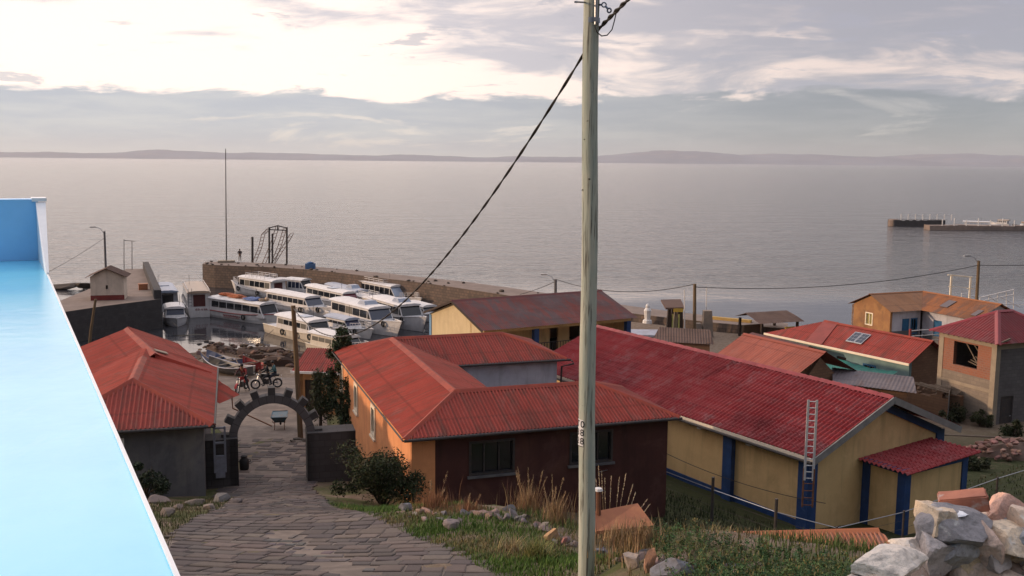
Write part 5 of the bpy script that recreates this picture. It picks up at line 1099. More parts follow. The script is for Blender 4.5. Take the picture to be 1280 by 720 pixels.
tp694 = aty(694.5, 349, 92); r_ = pole('street_lamp', (aty(694, 390, 92).x, 92, 2.2), tp694, .16, .13, grey_pole, 'short lamp post rising behind the weathered hall roof', 'street lamp'); street_light(r_, tp694, (-.9, .1, 0), .8)
pm = atz(283, 328, 3.0); m_ = pole('mast', pm, aty(282, 186, pm.y), .09, .05, M_['dark_steel'], 'tall thin aerial mast at the end of the breakwater', 'mast', 6)
k = MB(); k.cbox((pm.x, pm.y, 3.12), (2.2, 1.2, .3), .2); k.build('foot_block', M_['concrete'], m_)
for (px, pt, pb, lab) in ((315.5, 296, 327, 'lone dark iron post on the breakwater beside the person'),):
    q = atz(px, pb, 3.0); pole('post', q, aty(px, pt, q.y), .16, .16, M_['dark_steel'], lab, 'post', 8)
# boat hoist frame
y_ = atz(345, 329, 3.0).y; G = lambda px, py, dy=0: aty(px, py, y_ + dy)
gf = thing('hoist_frame', 'dark iron boat hoist with posts and slanting ladders on the breakwater', 'hoist', tuple(G(347, 329)), 0, mode='world')
for px, pt, pb in ((336.5, 284, 329.5), (340.5, 292, 329.5), (358.5, 284, 331)):
    k = MB(); b0, t0 = G(px, pb), G(px, pt); b0.z = 2.9; k.tube([b0, t0], .13, 8); k.build('upright', M_['dark_steel'], gf)
k = MB()
for a, c_ in (((336.5, 285), (347, 282)), ((347, 282), (358.5, 285)), ((336.5, 287), (358.5, 288)), ((347, 282), (347, 287))): k.tube([G(*a), G(*c_)], .08, 6)
k.build('top_beam', M_['dark_steel'], gf)
for pts in (((336, 286), (329, 293), (325, 310), (318, 327)), ((347, 283), (341, 302), (330, 329)), ((356, 286), (350, 306), (341, 329)), ((365, 292), (354, 310), (342, 329))):
    k = MB()
    for off in (-.22, .22): k.tube([G(px, py) + Vector((off, 0, 0)) for px, py in pts], .045, 5)
    for (a, c_) in zip(pts, pts[1:]):
        for i in range(4): m2 = G(lerp(a[0], c_[0], i / 4), lerp(a[1], c_[1], i / 4)); k.tube([m2 - Vector((.22, 0, 0)), m2 + Vector((.22, 0, .1))], .03, 5)
    k.build('slanting_ladder', M_['rusty'], gf)
k = MB(); k.cbox((0, 0, .35), (1.2, .8, .7)); k.rock((.1, 0, .75), (.55, .4, .2), .2, rnd); o = k.build('covered_crate', mat('blue_cover', (.05, .13, .28), rough=.7)); o.location = atz(388, 336, 3.0); setp(o, 'blue covered crate sitting on the breakwater wall', 'crate')
# goal-like antenna on the mole
for px, pt, lab in ((155, 299, 'thin bare antenna pole of the pair behind the kiosk, to the left'), (165, 301, 'thicker antenna pole with a cross bar behind the kiosk, to the right')):
    q = atz(px, 337, 3.0); r_ = pole('antenna', q, aty(px, pt, q.y), .05, .04, M_['dark_steel'], lab, 'antenna', 6)
    if px == 165: k = MB(); k.tube([aty(155, 300.5, q.y), aty(168.5, 301.5, q.y)], .04, 6); k.build('cross_bar', M_['dark_steel'], r_)
# bathing jetty frame on the right
y_ = 100; Jt = thing('jetty', 'white railed landing stage on the water behind the orange roof', 'jetty', tuple(aty(1250, 385, y_)[:2]) + (0,), 0, mode='world'); G = lambda px, py, dy=0: aty(px, py, y_ + dy)
k = MB(); q = [G(1190, 385), G(1300, 392), G(1300, 386, 5), G(1190, 380, 5)]; k.hexa([(p.x, p.y, .5) for p in q] + [(p.x, p.y, .75) for p in q]); k.build('deck', M_['plank'], Jt)
k = MB()
for a, c_ in (((1225, 372), (1267, 362)), ((1225, 377), (1267, 368)), ((1225, 372), (1225, 384)), ((1236, 370), (1236, 384)), ((1247, 367), (1247, 384)), ((1258, 364), (1258, 384)), ((1267, 362), (1267, 386)), ((1236, 370), (1247, 378)), ((1250, 371), (1275, 384)), ((1253, 380), (1285, 381)), ((1202, 367), (1225, 372)), ((1202, 367), (1202, 384)), ((1206, 373), (1225, 376))): k.tube([G(*a), G(*c_)], .05, 6)
k.build('railing', M_['white_paint'], Jt)
k = MB()
for px in (1195, 1225, 1255, 1285): q = G(px, 388, 1); k.tube([(q.x, q.y, -1.5), (q.x, q.y, .6)], .1, 8)
k.build('piles', M_['dark_wood'], Jt)
GF = thing('swing_frame', 'cream wooden goal-shaped frame standing at the shore', 'frame', (aty(1201, 380, 95).x, 95, .8), 0, mode='world'); G = lambda px, py: aty(px, py, 95)
for px, pt in ((1189.5, 344), (1213.5, 346)): k = MB(); q = G(px, 388); t0 = G(px, pt); k.beam((t0.x, t0.y, .3), t0, .16, .16); k.build('upright', M_['cream_trim'], GF)
k = MB(); k.beam(G(1185, 343.5), G(1216, 346.5), .12, .12); k.beam(G(1186, 358), G(1192, 358.5), .08, .08); k.beam(G(1209, 360.5), G(1217, 361), .1, .1); k.tube([G(1191, 358), G(1211, 360)], .02, 5); k.build('cross_bar', M_['cream_trim'], GF)
# gate pillars, flag poles and low walls of the lakeside plaza
Y0 = 84.5; G = lambda px, py, dy=0: aty(px, py, Y0 + dy)
PG = thing('gate', 'dark plaza gate of four posts with yellow underside roof', 'gate', tuple(G(845, 425)[:2]) + (2.2,), 0, mode='world')
for px0, px1, dy in ((835.5, 839, 0), (840, 843, 2), (844, 846.5, .3), (848, 853.5, 1.2)):
    a, c_ = G(px0, 386, dy), G(px1, 386, dy); k = MB(); w_ = c_.x - a.x; k.hexa([(a.x - .12, a.y, 1.8), (c_.x + .12, a.y, 1.8), (c_.x + .12, a.y + .5, 1.8), (a.x - .12, a.y + .5, 1.8), (a.x, a.y, a.z), (c_.x, a.y, a.z), (c_.x, a.y + .5, a.z), (a.x, a.y + .5, a.z)]); k.build('post', M_['dark_wood'] if px0 != 844 else M_['concrete'], PG)
a, c_ = G(832, 386, -.4), G(856, 386, -.4); k = MB(); k.hexa([(a.x, a.y, a.z - .06), (c_.x, a.y, a.z - .02), (c_.x + .1, a.y + 2.8, a.z + .3), (a.x, a.y + 2.8, a.z + .25), (a.x, a.y, a.z + .1), (c_.x, a.y, a.z + .14), (c_.x + .1, a.y + 2.8, a.z + .46), (a.x, a.y + 2.8, a.z + .4)]); k.build('roof', M_['roof_brown'], PG)
a, c_ = G(842, 388.5, -.45), G(854, 387.5, -.45); k = MB(); k.box(a.x, c_.x, a.y, a.y + .08, a.z - .1, c_.z + .12); k.build('yellow_board', M_['yellow'], PG)
for px, dy in ((840.7, .1), (848.5, -.02)): a = G(px, 400, dy); k = MB(); k.box(a.x - .06, a.x + .06, a.y - .1, a.y - .02, 2.2, 4.2); k.build('yellow_stripe', mat('pale_yellow_paint%d' % px, (.5, .5, .16)), PG)
for (x0_, x1_, t0, t1, pt, pb, lab) in ((868.5, 880, 871, 877, 405, 432, 'short tapered pale stone pillar beside the utility pole'), (878, 892, 880.5, 890.5, 389, 430, 'tall tapered grey stone pillar right of the utility pole')):
    a, c_, e, f_ = G(x0_, pb, -.5), G(x1_, pb, -.5), G(t0, pt, -.5), G(t1, pt, -.5); k = MB(); d_ = .9
    for col_, sh in ((0, 0),):
        k.hexa([(a.x, a.y, 1.9), (c_.x, a.y, 1.9), (c_.x, a.y + d_, 1.9), (a.x, a.y + d_, 1.9), (e.x, a.y + .1, e.z), (f_.x, a.y + .1, f_.z), (f_.x, a.y + d_ - .1, f_.z), (e.x, a.y + d_ - .1, e.z)])
    o = k.build('stone_pillar', mat('pillar_stone_%d' % int(x0_), (.26, .21, .17), (.2, .165, .14), 2, .9, bump=.3), base=(a.x, a.y, 2.0)); setp(o, lab, 'pillar')
    k = MB(); k.box(c_.x + .02, c_.x + .16, a.y + .2, a.y + d_ - .1, 1.9, lerp(1.9, f_.z, .9)); k.v = [(p[0] - (p[2] - 1.9) * .04, p[1], p[2]) for p in k.v]
for px, pt, pb, lab in ((855.7, 362, 426, 'white flag pole in front of the dark plaza gate'), (883.3, 359, 390, 'white flag pole rising behind the tall grey pillar')):
    q = G(px, pb, -2 if px < 860 else 2); pole('flag_pole', (q.x, q.y, 2.2), aty(px, pt, q.y), .06, .045, M_['white_paint'], lab, 'flag pole', 8)
a, c_ = G(887, 409, 5), G(939, 416, 3); k = MB(); wall(k, (a.x, a.y), (c_.x, c_.y), 1.8, 3.0, .3); o = k.build('mural_wall', mat('mural_paint', (.24, .30, .30), (.42, .33, .16), 2.2, .8, amt=(.45, .55)), base=(a.x, a.y, 2)); setp(o, 'low plaza wall with worn painted mural and yellow coping', 'wall')
k = MB(); k.beam((a.x, a.y + .15, 3.12), (c_.x, c_.y + .15, 3.12), .44, .24); k.build('coping', M_['yellow'], None).parent = o; o.children[0].location = (-a.x, -a.y, -2); o.children[0].data.materials[0] = mat('ochre_yellow_paint', (.50, .33, .10), (.42, .27, .09))
a, c_ = G(790, 418, 0), G(826, 422, -2); k = MB(); k.box(a.x, c_.x, a.y - 2.0, a.y + .6, 1.8, 2.55); o = k.build('planter', M_['cream_pale'], base=(a.x, a.y, 2)); setp(o, 'long cream planter block on the plaza behind the crimson ridge', 'planter'); k = MB(); k.box(a.x - .15, c_.x + .15, a.y - 2.15, a.y + .75, 2.553, 2.72); c2 = k.build('coping', M_['white_wash'], None); c2.parent = o; c2.location = (-a.x, -a.y, -2)
k = MB(); k.lathe((0, 0, 0), [(.45, 0), (.4, .3), (.26, .35), (.30, .9), (.34, 1.2), (.18, 1.45), (.2, 1.6), (.1, 1.8)], 10); o = k.build('statue', M_['white_paint']); q = G(809, 408, 6); o.location = (q.x, q.y, 2.4); setp(o, 'small white statue on the plaza in front of the breakwater', 'statue')
k = MB(); a = G(822, 420, -5); k.box(-1.1, 1.1, -.6, .6, -.3, .55); k.box(-.3, .9, -.3, .3, .56, .8); o = k.build('stone_bench', M_['roof_grey']); o.location = (a.x, a.y, 2.3); setp(o, 'grey stone bench beside the cream planter', 'bench')
k = MB(); sheet(k, [(-2.2, -1.2, 1.6), (2.4, -1.2, 1.5), (2.2, 1.2, 2.2), (-1.6, 1.2, 2.3)], period=.2, amp=.02); r_ = thing('shed', 'low brown-roofed shed just behind the crimson roof ridge', 'shed', (aty(851, 427, 74).x, 74, 2.3), R(-8), mode='local'); k.build('roof', M_['roof_brown'], r_, smooth=True)
k = MB(); wall(k, (-1.9, -1), (2.1, -1), -.4, 1.5); wall(k, (2.1, -1), (2.0, 1), -.4, 1.6); wall(k, (2.0, 1), (-1.5, 1), -.4, 2.1); wall(k, (-1.5, 1), (-1.9, -1), -.4, 1.6); k.build('wall', M_['adobe'], r_)

# ------------------------------------------------------------------ wires
def wire(name, pts, r, label, cat='cable', m=None, sag=0.0, n=24, nd=5, twist=False):
    a, c_ = Vector(pts[0]), Vector(pts[-1]); P = [a.lerp(c_, i / n) - Vector((0, 0, sag * 4 * (i / n) * (1 - i / n))) for i in range(n + 1)]
    k = MB()
    if twist:
        for ph in (0, 2.09, 4.19): k.tube([p + Vector((math.cos(i * 1.1 + ph) * r * .9, 0, math.sin(i * 1.1 + ph) * r * .9)) for i, p in enumerate(P)], r * .62, 5)
    else: k.tube(P, r, nd)
    o = k.build(name, m or M_['cable'], base=tuple(a)); setp(o, label, cat); return o
wire('cable', [tp694, tp868], .03, 'sagging wire from the lamp behind the hall to the brown plaza pole', sag=.9)
wire('cable', [tp868 - Vector((0, 0, .25)), tp1222 - Vector((0, 0, .4))], .03, 'long sagging wire from the brown plaza pole to the shore lamp', sag=.85)
wire('cable', [tp1222 - Vector((0, 0, .4)), aty(1330, 329, 96)], .03, 'wire running on from the shore lamp out to the side', sag=.1)
wire('cable', [tp694 - Vector((0, 0, .2)), aty(650, 368, 100)], .03, 'short wire dropping from the hall lamp towards the breakwater', sag=.1)
wire('cable', [lp.location + Vector((0, 0, 6.0)), aty(40, 350, 92)], .018, 'thin wire from the kiosk lamp down to the shore', sag=.2)
k_ = [atz(75, 389, 2.6), atz(112, 384, 2.6)]; wire('rope', [aty(72, 386, 91), aty(115, 381, 96)], .06, 'pale mooring rope looped along the face of the mole', 'rope', M_['white_wash'], sag=.5, n=12)
for (x0_, y0_), (x1_, y1_), lab in (((356, 405), (398, 437), 'mooring rope from the red-lined boat to the shore'), ((342, 412), (300, 434), 'mooring rope from the navy-bottomed boat to the rubble shore'), ((222, 408), (205, 385), 'mooring rope from the small boat to the mole')):
    a, c_ = atz(x0_, y0_, 1.0), atz(x1_, y1_, .35); wire('rope', [a, c_], .025, lab, 'rope', M_['plank'], sag=.3, n=12)
# ------------------------------------------------------------------ distant pier with boats
D0 = atz(1118, 283, 0).y; G = lambda px, z, dy=0: Vector((aty(px, 280, D0 + dy).x, D0 + dy, z))
dp = thing('pier', 'distant dark stone pier reaching out on the right of the lake', 'jetty', tuple(G(1160, 0)), 0, mode='world')
def pierbox(px0, px1, dy, z, w_, name, ms):
    a, c_ = G(px0, 0, dy), G(px1, 0, dy); k = MB(); n = 14
    for i in range(n):
        xa_, xb_ = lerp(a.x, c_.x, i / n), lerp(a.x, c_.x, (i + 1) / n); zz = z + rnd.uniform(-.12, .12); U = [(xa_ - a.x, -1), (xb_ - a.x, -1), (xb_ - a.x, zz), (xa_ - a.x, zz)]
        k.face([k.vert(p) for p in ((xa_, a.y, -1.5), (xb_, a.y, -1.5), (xb_, a.y + .3, zz), (xa_, a.y + .3, zz))], 0, U); k.face([k.vert(p) for p in ((xa_, a.y + .3, zz), (xb_, a.y + .3, zz), (xb_, a.y + w_, zz), (xa_, a.y + w_, zz))], 0, U)
    k.face([k.vert(p) for p in ((a.x, a.y + w_, -1.5), (a.x, a.y, -1.5), (a.x, a.y + .3, z), (a.x, a.y + w_, z))], 0, [(0, 0), (w_, 0), (w_, z), (0, z)])
    return k.build(name, ms, dp)
pierbox(1118, 1182, 0, 1.7, 5, 'stone_body', M_['stone_dark']); k = MB(); q = G(1117, 0, 2.2); k.lathe((q.x, q.y, -1.5), [(1.5, 0), (1.5, 3.1), (1.1, 3.4), (0, 3.4)], 12); k.build('round_end', M_['pier_top'], dp)
pierbox(1163, 1330, -14, 1.25, 4, 'near_arm', M_['pier_top'])
for i in range(8): q = G(1126 + i * 9, 2.4, 3); k = MB(); k.tube([(q.x, q.y, 1.6), (q.x, q.y, 3.3)], .12, 6); k.build('railing_post', M_['white_paint'], dp)
k = MB(); a, c_ = G(1126, 3.0, 3), G(1189, 3.0, 3); k.tube([a, c_], .05, 5); k.build('railing', M_['white_paint'], dp)
for i in range(7): q = G(1178 + i * 15, 2, -14.5); k = MB(); k.tube([(q.x, q.y, 1.2), (q.x, q.y, 2.8 + (i % 2) * .4)], .14, 6); k.build('mooring_post', M_['white_paint'], dp)
boat('d1', (1200, 287.5), (1250, 289), 'far white cabin boat with blue windows moored at the distant pier', W=3.0, fb=1.0, hc=1.15, nwin=6, glass=PALEBL, shield=PALEBL, extras=(), tyres=(), dpy=-2.6)
boat('d2', (1262, 287.5), (1240, 286.5), 'far tan-roofed boat lying behind the white one at the distant pier', W=2.6, fb=.9, hc=1.1, nwin=4, roof_m=TAN, extras=(), tyres=(), dpy=-4.5)
boat('d3', (1300, 288.5), (1268, 288), 'far dark boat with orange gear at the right end of the distant pier', W=2.8, fb=.9, hc=1.1, nwin=4, hull=DARKB, roof_m=TAN, tyres=(), dpy=-2.4)
# ------------------------------------------------------------------ paved lane
rg = random.Random(31)
Ys = [13.2, 15.5, 17.3, 20.5, 22.7, 26, 31, 34, 38, 45, 52, 60, 66]
XL = [-5.3, -5.6, -6.2, -7.1, -7.45, -7.8, -8.9, -10.3, -10.4, -13.2, -16.5, -20, -21]
XR = [.6, -.4, -1.0, -2.3, -3.3, -4.4, -6.2, -7.2, -7.4, -8.6, -10, -10.5, -10.5]
xl = lambda y: float(np.interp(y, Ys, XL)); xr = lambda y: float(np.interp(y, Ys, XR))
b = MB(); rows = list(np.arange(13.2, 66, .8)); prev = None
for y in rows:
    cur = [b.vert((lerp(xl(y) - .12, xr(y) + .12, i / 10), y, H(lerp(xl(y) - .12, xr(y) + .12, i / 10), y) + .022)) for i in range(11)]
    if prev:
        for i in range(10): b.face((prev[i], prev[i + 1], cur[i + 1], cur[i]))
    prev = cur
o = b.build('path_bed', mat('path_mortar', (.20, .16, .135), (.15, .12, .10), 2.5, .95, bump=.5, bscale=8, col3=(.11, .088, .075), s3=.8, a3=(.45, .62))); setp(o, kind='structure')
d0, d1 = ground_at(341, 668), ground_at(440, 717)
def drain(x, y):
    ab = d1 - d0; tt = ((x - d0.x) * ab.x + (y - d0.y) * ab.y) / (ab.x ** 2 + ab.y ** 2); px_, py_ = d0.x + ab.x * tt, d0.y + ab.y * tt
    return math.hypot(x - px_, y - py_) if -.1 < tt < 1.2 else 9
b = MB(); y = 13.3
def slab(x0, x1, y0, y1, cx, hgt):
    g_ = .013; cs = []
    for (x, yy) in ((x0 + g_, y0 + g_), (x1 - g_, y0 + g_), (x1 - g_, y1 - g_), (x0 + g_, y1 - g_)): cs.append((x + rg.uniform(-.035, .035), yy + rg.uniform(-.04, .04)))
    mx = sum(c[0] for c in cs) / 4; my = sum(c[1] for c in cs) / 4; zt = [H(*c) + hgt + rg.uniform(-.006, .006) for c in cs]
    md = None; bt = [b.vert((c[0], c[1], z - .08)) for c, z in zip(cs, zt)]; md = [b.vert((c[0], c[1], z - .007)) for c, z in zip(cs, zt)]
    tp = [b.vert((mx + (c[0] - mx) * .90, my + (c[1] - my) * .88, z)) for c, z in zip(cs, zt)]
    b.face(tp)
    for i in range(4): j = (i + 1) % 4; b.face((bt[i], bt[j], md[j], md[i])); b.face((md[i], md[j], tp[j], tp[i]))
pal = [(.095, .080, .074), (.085, .070, .067), (.12, .094, .082), (.078, .064, .061), (.105, .082, .073), (.07, .06, .059), (.135, .108, .092)]
while y < 44:
    dy = rg.uniform(.46, .78) if y < 24 else (rg.uniform(.4, .6) if y < 34 else rg.uniform(.3, .45)); x = xl(y) - rg.uniform(0, .3); skew = rg.uniform(-.06, .06)
    while x < xr(y):
        dx = rg.uniform(.30, .62) if y < 34 else rg.uniform(.3, .6)
        if x + dx > xr(y) + .15: dx = max(.25, xr(y) - x + .1)
        b.cur = jit(rg.choice(pal), .11, rg); c = (x + dx / 2, y + dy / 2)
        if drain(*c) < .38:
            for q in range(2): b.cur = jit((.10, .085, .085), .35, rg); slab(x + dx * q / 2, x + dx * (q + 1) / 2, y, y + dy * rg.uniform(.5, .95), c, .0 + rg.uniform(-.01, .05))
        elif y < 36 or rg.random() < .8 - (y - 36) * .05: slab(x, x + dx, y + skew * 0, y + dy, c, .042)
        x += dx
    y += dy
o = b.build('path', attrmat('path_slab_stone', bump=.55, bscale=9, mixc=(.085, .07, .07), bdist=.03)); setp(o, kind='structure')

# ------------------------------------------------------------------ blue parapet beside the camera
m, t, bs = newmat('sky_blue_gloss_paint'); tc = t.n('ShaderNodeTexCoord'); v = tc.outputs['Object']
c = t.mix(t.smooth(t.noise(v, 2.2, 6, .6), .35, .7), (.21, .70, .97), (.165, .63, .95)); c = t.mix(t.math('MULTIPLY', t.smooth(t.noise(t.mapping(v, (3, .6, 3)), 6, 4), .5, .75), .25), c, (.28, .72, .97))
t.link(c, bs.inputs['Base Color']); bs.inputs['Roughness'].default_value = .19; bs.inputs['Specular IOR Level'].default_value = .38
bp = t.n('ShaderNodeBump'); bp.inputs['Strength'].default_value = .25; bp.inputs['Distance'].default_value = .004; t.link(t.noise(v, 14, 5), bp.inputs['Height']); t.link(bp.outputs[0], bs.inputs['Normal']); BLUEM = m
zt = 16.66; e0, e1 = atz(222, 724, zt), atz(63, 352, zt); dv = (e1 - e0).normalized(); nv = Vector((-dv.y, dv.x, 0))     # nv points left, into the wall
e0 = e0 - dv * 1.6; far = atz(52, 325, zt); eL = (far - e0).dot(dv); e1 = e0 + dv * eL; Wd = 2.6
pw = thing('parapet', 'bright sky-blue painted parapet with raised end and white edge in the foreground', 'parapet', (e0.x, e0.y, 13.9), 0, mode='world')
b = MB(); q = [e0, e1, e1 + nv * Wd, e0 + nv * Wd]; b.hexa([(p.x, p.y, 12.6) for p in q] + [(p.x, p.y, zt) for p in q]); b.build('top_slab', BLUEM, pw)
zr_ = aty(40, 249, e1.y).z; up0 = e1 - dv * .0; b = MB(); r0_ = e1 + dv * .004; r1_ = e1 + dv * .16
q = [r0_ - nv * .0, r1_, r1_ + nv * Wd, r0_ + nv * Wd]; b.hexa([(p.x, p.y, 12.6) for p in q] + [(p.x, p.y, zr_) for p in q]); b.build('raised_end', mat('shaded_end_sky_blue', (.30, .62, .95), (.27, .58, .93), 2, .35, col3=(.36, .66, .95), s3=1.2), pw)  # same blue paint, with this upright face's shade worked into the colour
WH = mat('white_edge_paint', (.86, .88, .90), (.80, .83, .86), 3, .5)
b = MB(); a, c_ = e0, e1
b.hexa([tuple(p) for p in (a - nv * .0028 - Vector((0, 0, .05)), c_ - nv * .0028 - Vector((0, 0, .05)), c_ + nv * .0028 - Vector((0, 0, .05)), a + nv * .0028 - Vector((0, 0, .05)), a - nv * .0028 + Vector((0, 0, .006)), c_ - nv * .0028 + Vector((0, 0, .006)), c_ + nv * .0028 + Vector((0, 0, .006)), a + nv * .0028 + Vector((0, 0, .006)))])
b.build('white_edge', WH, pw)
b = MB(); A0, A1 = e1 - dv * .75, e1; w0 = .008
P = [A0 - nv * .006 + Vector((0, 0, -.02)), A1 - nv * .035 + Vector((0, 0, -.02)), A1 + nv * .012 + Vector((0, 0, -.02)), A0 + nv * .004 + Vector((0, 0, -.02)), A0 - nv * .006 + Vector((0, 0, .012)), Vector((A1.x, A1.y, zr_ - .015)) - nv * .035, Vector((A1.x, A1.y, zr_ - .015)) + nv * .012, A0 + nv * .004 + Vector((0, 0, .012))]
b.hexa([tuple(p) for p in P]); b.build('white_gusset', WH, pw)
b = MB(); p = [r0_ - nv * .04 - dv * .008, r1_ - nv * .04, r1_ + nv * .03, r0_ + nv * .03 - dv * .008]; b.hexa([(k.x, k.y, zr_ - .012) for k in p] + [(k.x, k.y, zr_ + .006) for k in p]); b.build('cap_edge', WH, pw)

# ------------------------------------------------------------------ foreground utility pole with its plate, conduit and cables
py_ = 14.0; bot = aty(732.3, 716, py_); top = aty(739.4, 2, py_); dirv = (top - bot) / (top.z - bot.z); gz = H(bot.x, py_)
P0 = bot + dirv * (gz - .4 - bot.z); P1 = top + dirv * .9; rb = .123; rt = .106
m, t, bs = newmat('weathered_pole_timber'); tc = t.n('ShaderNodeTexCoord'); v = tc.outputs['Object']
n1 = t.noise(t.mapping(v, (9, 9, .55)), 1, 8, .62, .3); n2 = t.noise(t.mapping(v, (30, 30, 1.2)), 1, 6, .6); n3 = t.noise(v, 1.3, 5)
c = t.mix(t.smooth(n1, .35, .66), (.46, .47, .40), (.33, .38, .34)); c = t.mix(t.smooth(n1, .60, .72), c, (.52, .49, .40)); c = t.mix(t.smooth(n2, .53, .62), c, (.15, .15, .13)); c = t.mix(t.math('MULTIPLY', t.smooth(n3, .5, .65), .5), c, (.31, .38, .335))
t.link(c, bs.inputs['Base Color']); bs.inputs['Roughness'].default_value = .85; bs.inputs['Specular IOR Level'].default_value = .2
bp = t.n('ShaderNodeBump'); bp.inputs['Strength'].default_value = .6; bp.inputs['Distance'].default_value = .012; t.link(t.math('ADD', n1, n2), bp.inputs['Height']); t.link(bp.outputs[0], bs.inputs['Normal'])
UP = thing('utility_pole', 'tall weathered greenish timber utility pole with a small number plate in the foreground', 'pole', (P0.x, P0.y, gz), 0, mode='world')
b = MB(); n = 40; rg2 = random.Random(2); pts = [P0.lerp(P1, i / n) + Vector((.010 * math.sin(i * .35), .010 * math.cos(i * .28), 0)) for i in range(n + 1)]; b.tube(pts, [lerp(rb, rt, i / n) + rg2.uniform(-.0018, .0018) for i in range(n + 1)], 28); b.build('shaft', m, UP, smooth=True)
axis = lambda z: P0 + dirv * (z - P0.z)
rad = lambda z: lerp(rb, rt, (z - P0.z) / (P1.z - P0.z))
zp0, zp1 = aty(726, 556.5, py_).z, aty(726, 521.5, py_).z
vd = Vector((axis(zp0).x, axis(zp0).y, 0)).normalized(); base_a = math.atan2(-vd.y, -vd.x)                # direction from pole to camera
a0, a1 = base_a - R(82), base_a - R(14)       # the plate wraps the left of the pole
a0, a1 = base_a - R(84), base_a - R(22)
def cyl(a, z, off): c = axis(z); r_ = rad(z) + off; return (c.x + math.cos(a) * r_, c.y + math.sin(a) * r_, z)
def plate(za, zb, aa, ab, off, name, m_, parent, n=12):
    k = MB(); rows_ = []
    for i in range(n + 1):
        a = lerp(aa, ab, i / n); rows_.append([k.vert(cyl(a, z, o)) for z, o in ((za, off), (zb, off), (zb, off - .004), (za, off - .004))])
    for i in range(n):
        for j in range(4): k.face((rows_[i][j], rows_[i + 1][j], rows_[i + 1][(j + 1) % 4], rows_[i][(j + 1) % 4]))
    k.face(rows_[0][::-1]); k.face(rows_[-1]); return k.build(name, m_, parent)
np_ = plate(zp0, zp1, a0, a1, .010, 'number_plate', mat('plate_rim_black', (.03, .03, .035), rough=.5), UP)
pf = plate(zp0 + .014, zp1 - .014, a0 + .04, a1 - .07, .013, 'plate_face', mat('plate_white', (.74, .75, .78), (.68, .69, .72), 8, .45), np_)
def bent_text(body, zc, size):
    cu = bpy.data.curves.new('t', 'FONT'); cu.body = body; cu.size = size; cu.align_x = 'CENTER'; cu.align_y = 'CENTER'; cu.offset = .002; cu.space_character = 1.2
    to = bpy.data.objects.new('t', cu); COL.objects.link(to); dg = bpy.context.evaluated_depsgraph_get(); me = bpy.data.meshes.new_from_object(to.evaluated_get(dg))
    bm = bmesh.new(); bm.from_mesh(me); bmesh.ops.triangulate(bm, faces=bm.faces[:]); bmesh.ops.subdivide_edges(bm, edges=[e for e in bm.edges if e.calc_length() > .02], cuts=2)
    k = MB(); ac = (a0 + a1) / 2 - .02
    for v_ in bm.verts: k.vert(cyl(ac + v_.co.x / rb, zc + v_.co.y, .0145))
    for f_ in bm.faces: k.face([v_.index for v_ in f_.verts])
    bm.free(); bpy.data.objects.remove(to); bpy.data.curves.remove(cu); return k.build('lettering', mat('plate_black_' + body, (.02, .02, .028), rough=.5), pf)
hgt = zp1 - zp0
for i, s_ in enumerate(('T0', '38', '28')): bent_text(s_, zp1 - hgt * (.2 + .3 * i), .135)
for zz in (zp0 + .012, zp1 - .012): k = MB(); k.lathe((0, 0, 0), [(.006, 0), (.006, .004)], 8)
# knots and nails
k = MB()
for i in range(9): zz = rg2.uniform(gz + 1, P1.z - 1); a = base_a + rg2.uniform(-1.2, 1.2); p = Vector(cyl(a, zz, -.006)); k.rock(tuple(p), (.022, .022, .014), 0, rg2)
k.build('knot', mat('dark_knot', (.07, .06, .05), rough=.9), UP)
zc0 = aty(745, 32, py_).z; a_c = base_a + R(28); k = MB(); k.tube([cyl(a_c, zc0, .022), cyl(a_c, P1.z, .022)], .022, 12); k.build('conduit', M_['steel'], UP)
for zz in (aty(740, 26, py_).z,): k = MB(); k.lathe(tuple(axis(zz)), [(rad(zz) + .05, -.035), (rad(zz) + .05, .035), (rad(zz) + .046, .036), (rad(zz) + .0, .036)], 24); k2 = MB(); plate(zz - .035, zz + .035, base_a - R(20), base_a + R(85), .012, 'clamp_band', mat('clamp_steel', (.30, .36, .46), metal=.6, rough=.4), UP); plate(zz - .03, zz + .03, a_c - .28, a_c + .28, .05, 'conduit_clamp', M_['steel'], UP, 6)
hw = mat('hardware_blue_steel', (.20, .24, .33), (.15, .18, .26), 8, .4, metal=.5)
k = MB(); k.tube([aty(731, 3, py_ - .05), aty(721, 2.5, py_ - .25)], .012, 6); k.tube([aty(721, 2.5, py_ - .25), aty(719, 2.5, py_ - .3)], .016, 6); k.build('step_bolt', hw, UP)
k = MB(); q0 = Vector(aty(751, 6, py_ - .06)); k.tube([aty(748, 6, py_), q0], .015, 6); k.torus(aty(755, 6, py_ - .08), (0, 1, .2), .03, .009, 14, 6); k.tube([aty(757, 8, py_ - .08), aty(760, 11, py_ - .1)], .016, 6); k.torus(aty(761.5, 13, py_ - .1), (.5, 1, .2), .028, .012, 14, 6); k.build('suspension_clamp', hw, UP)
hook = aty(763, 14, py_ - .1)
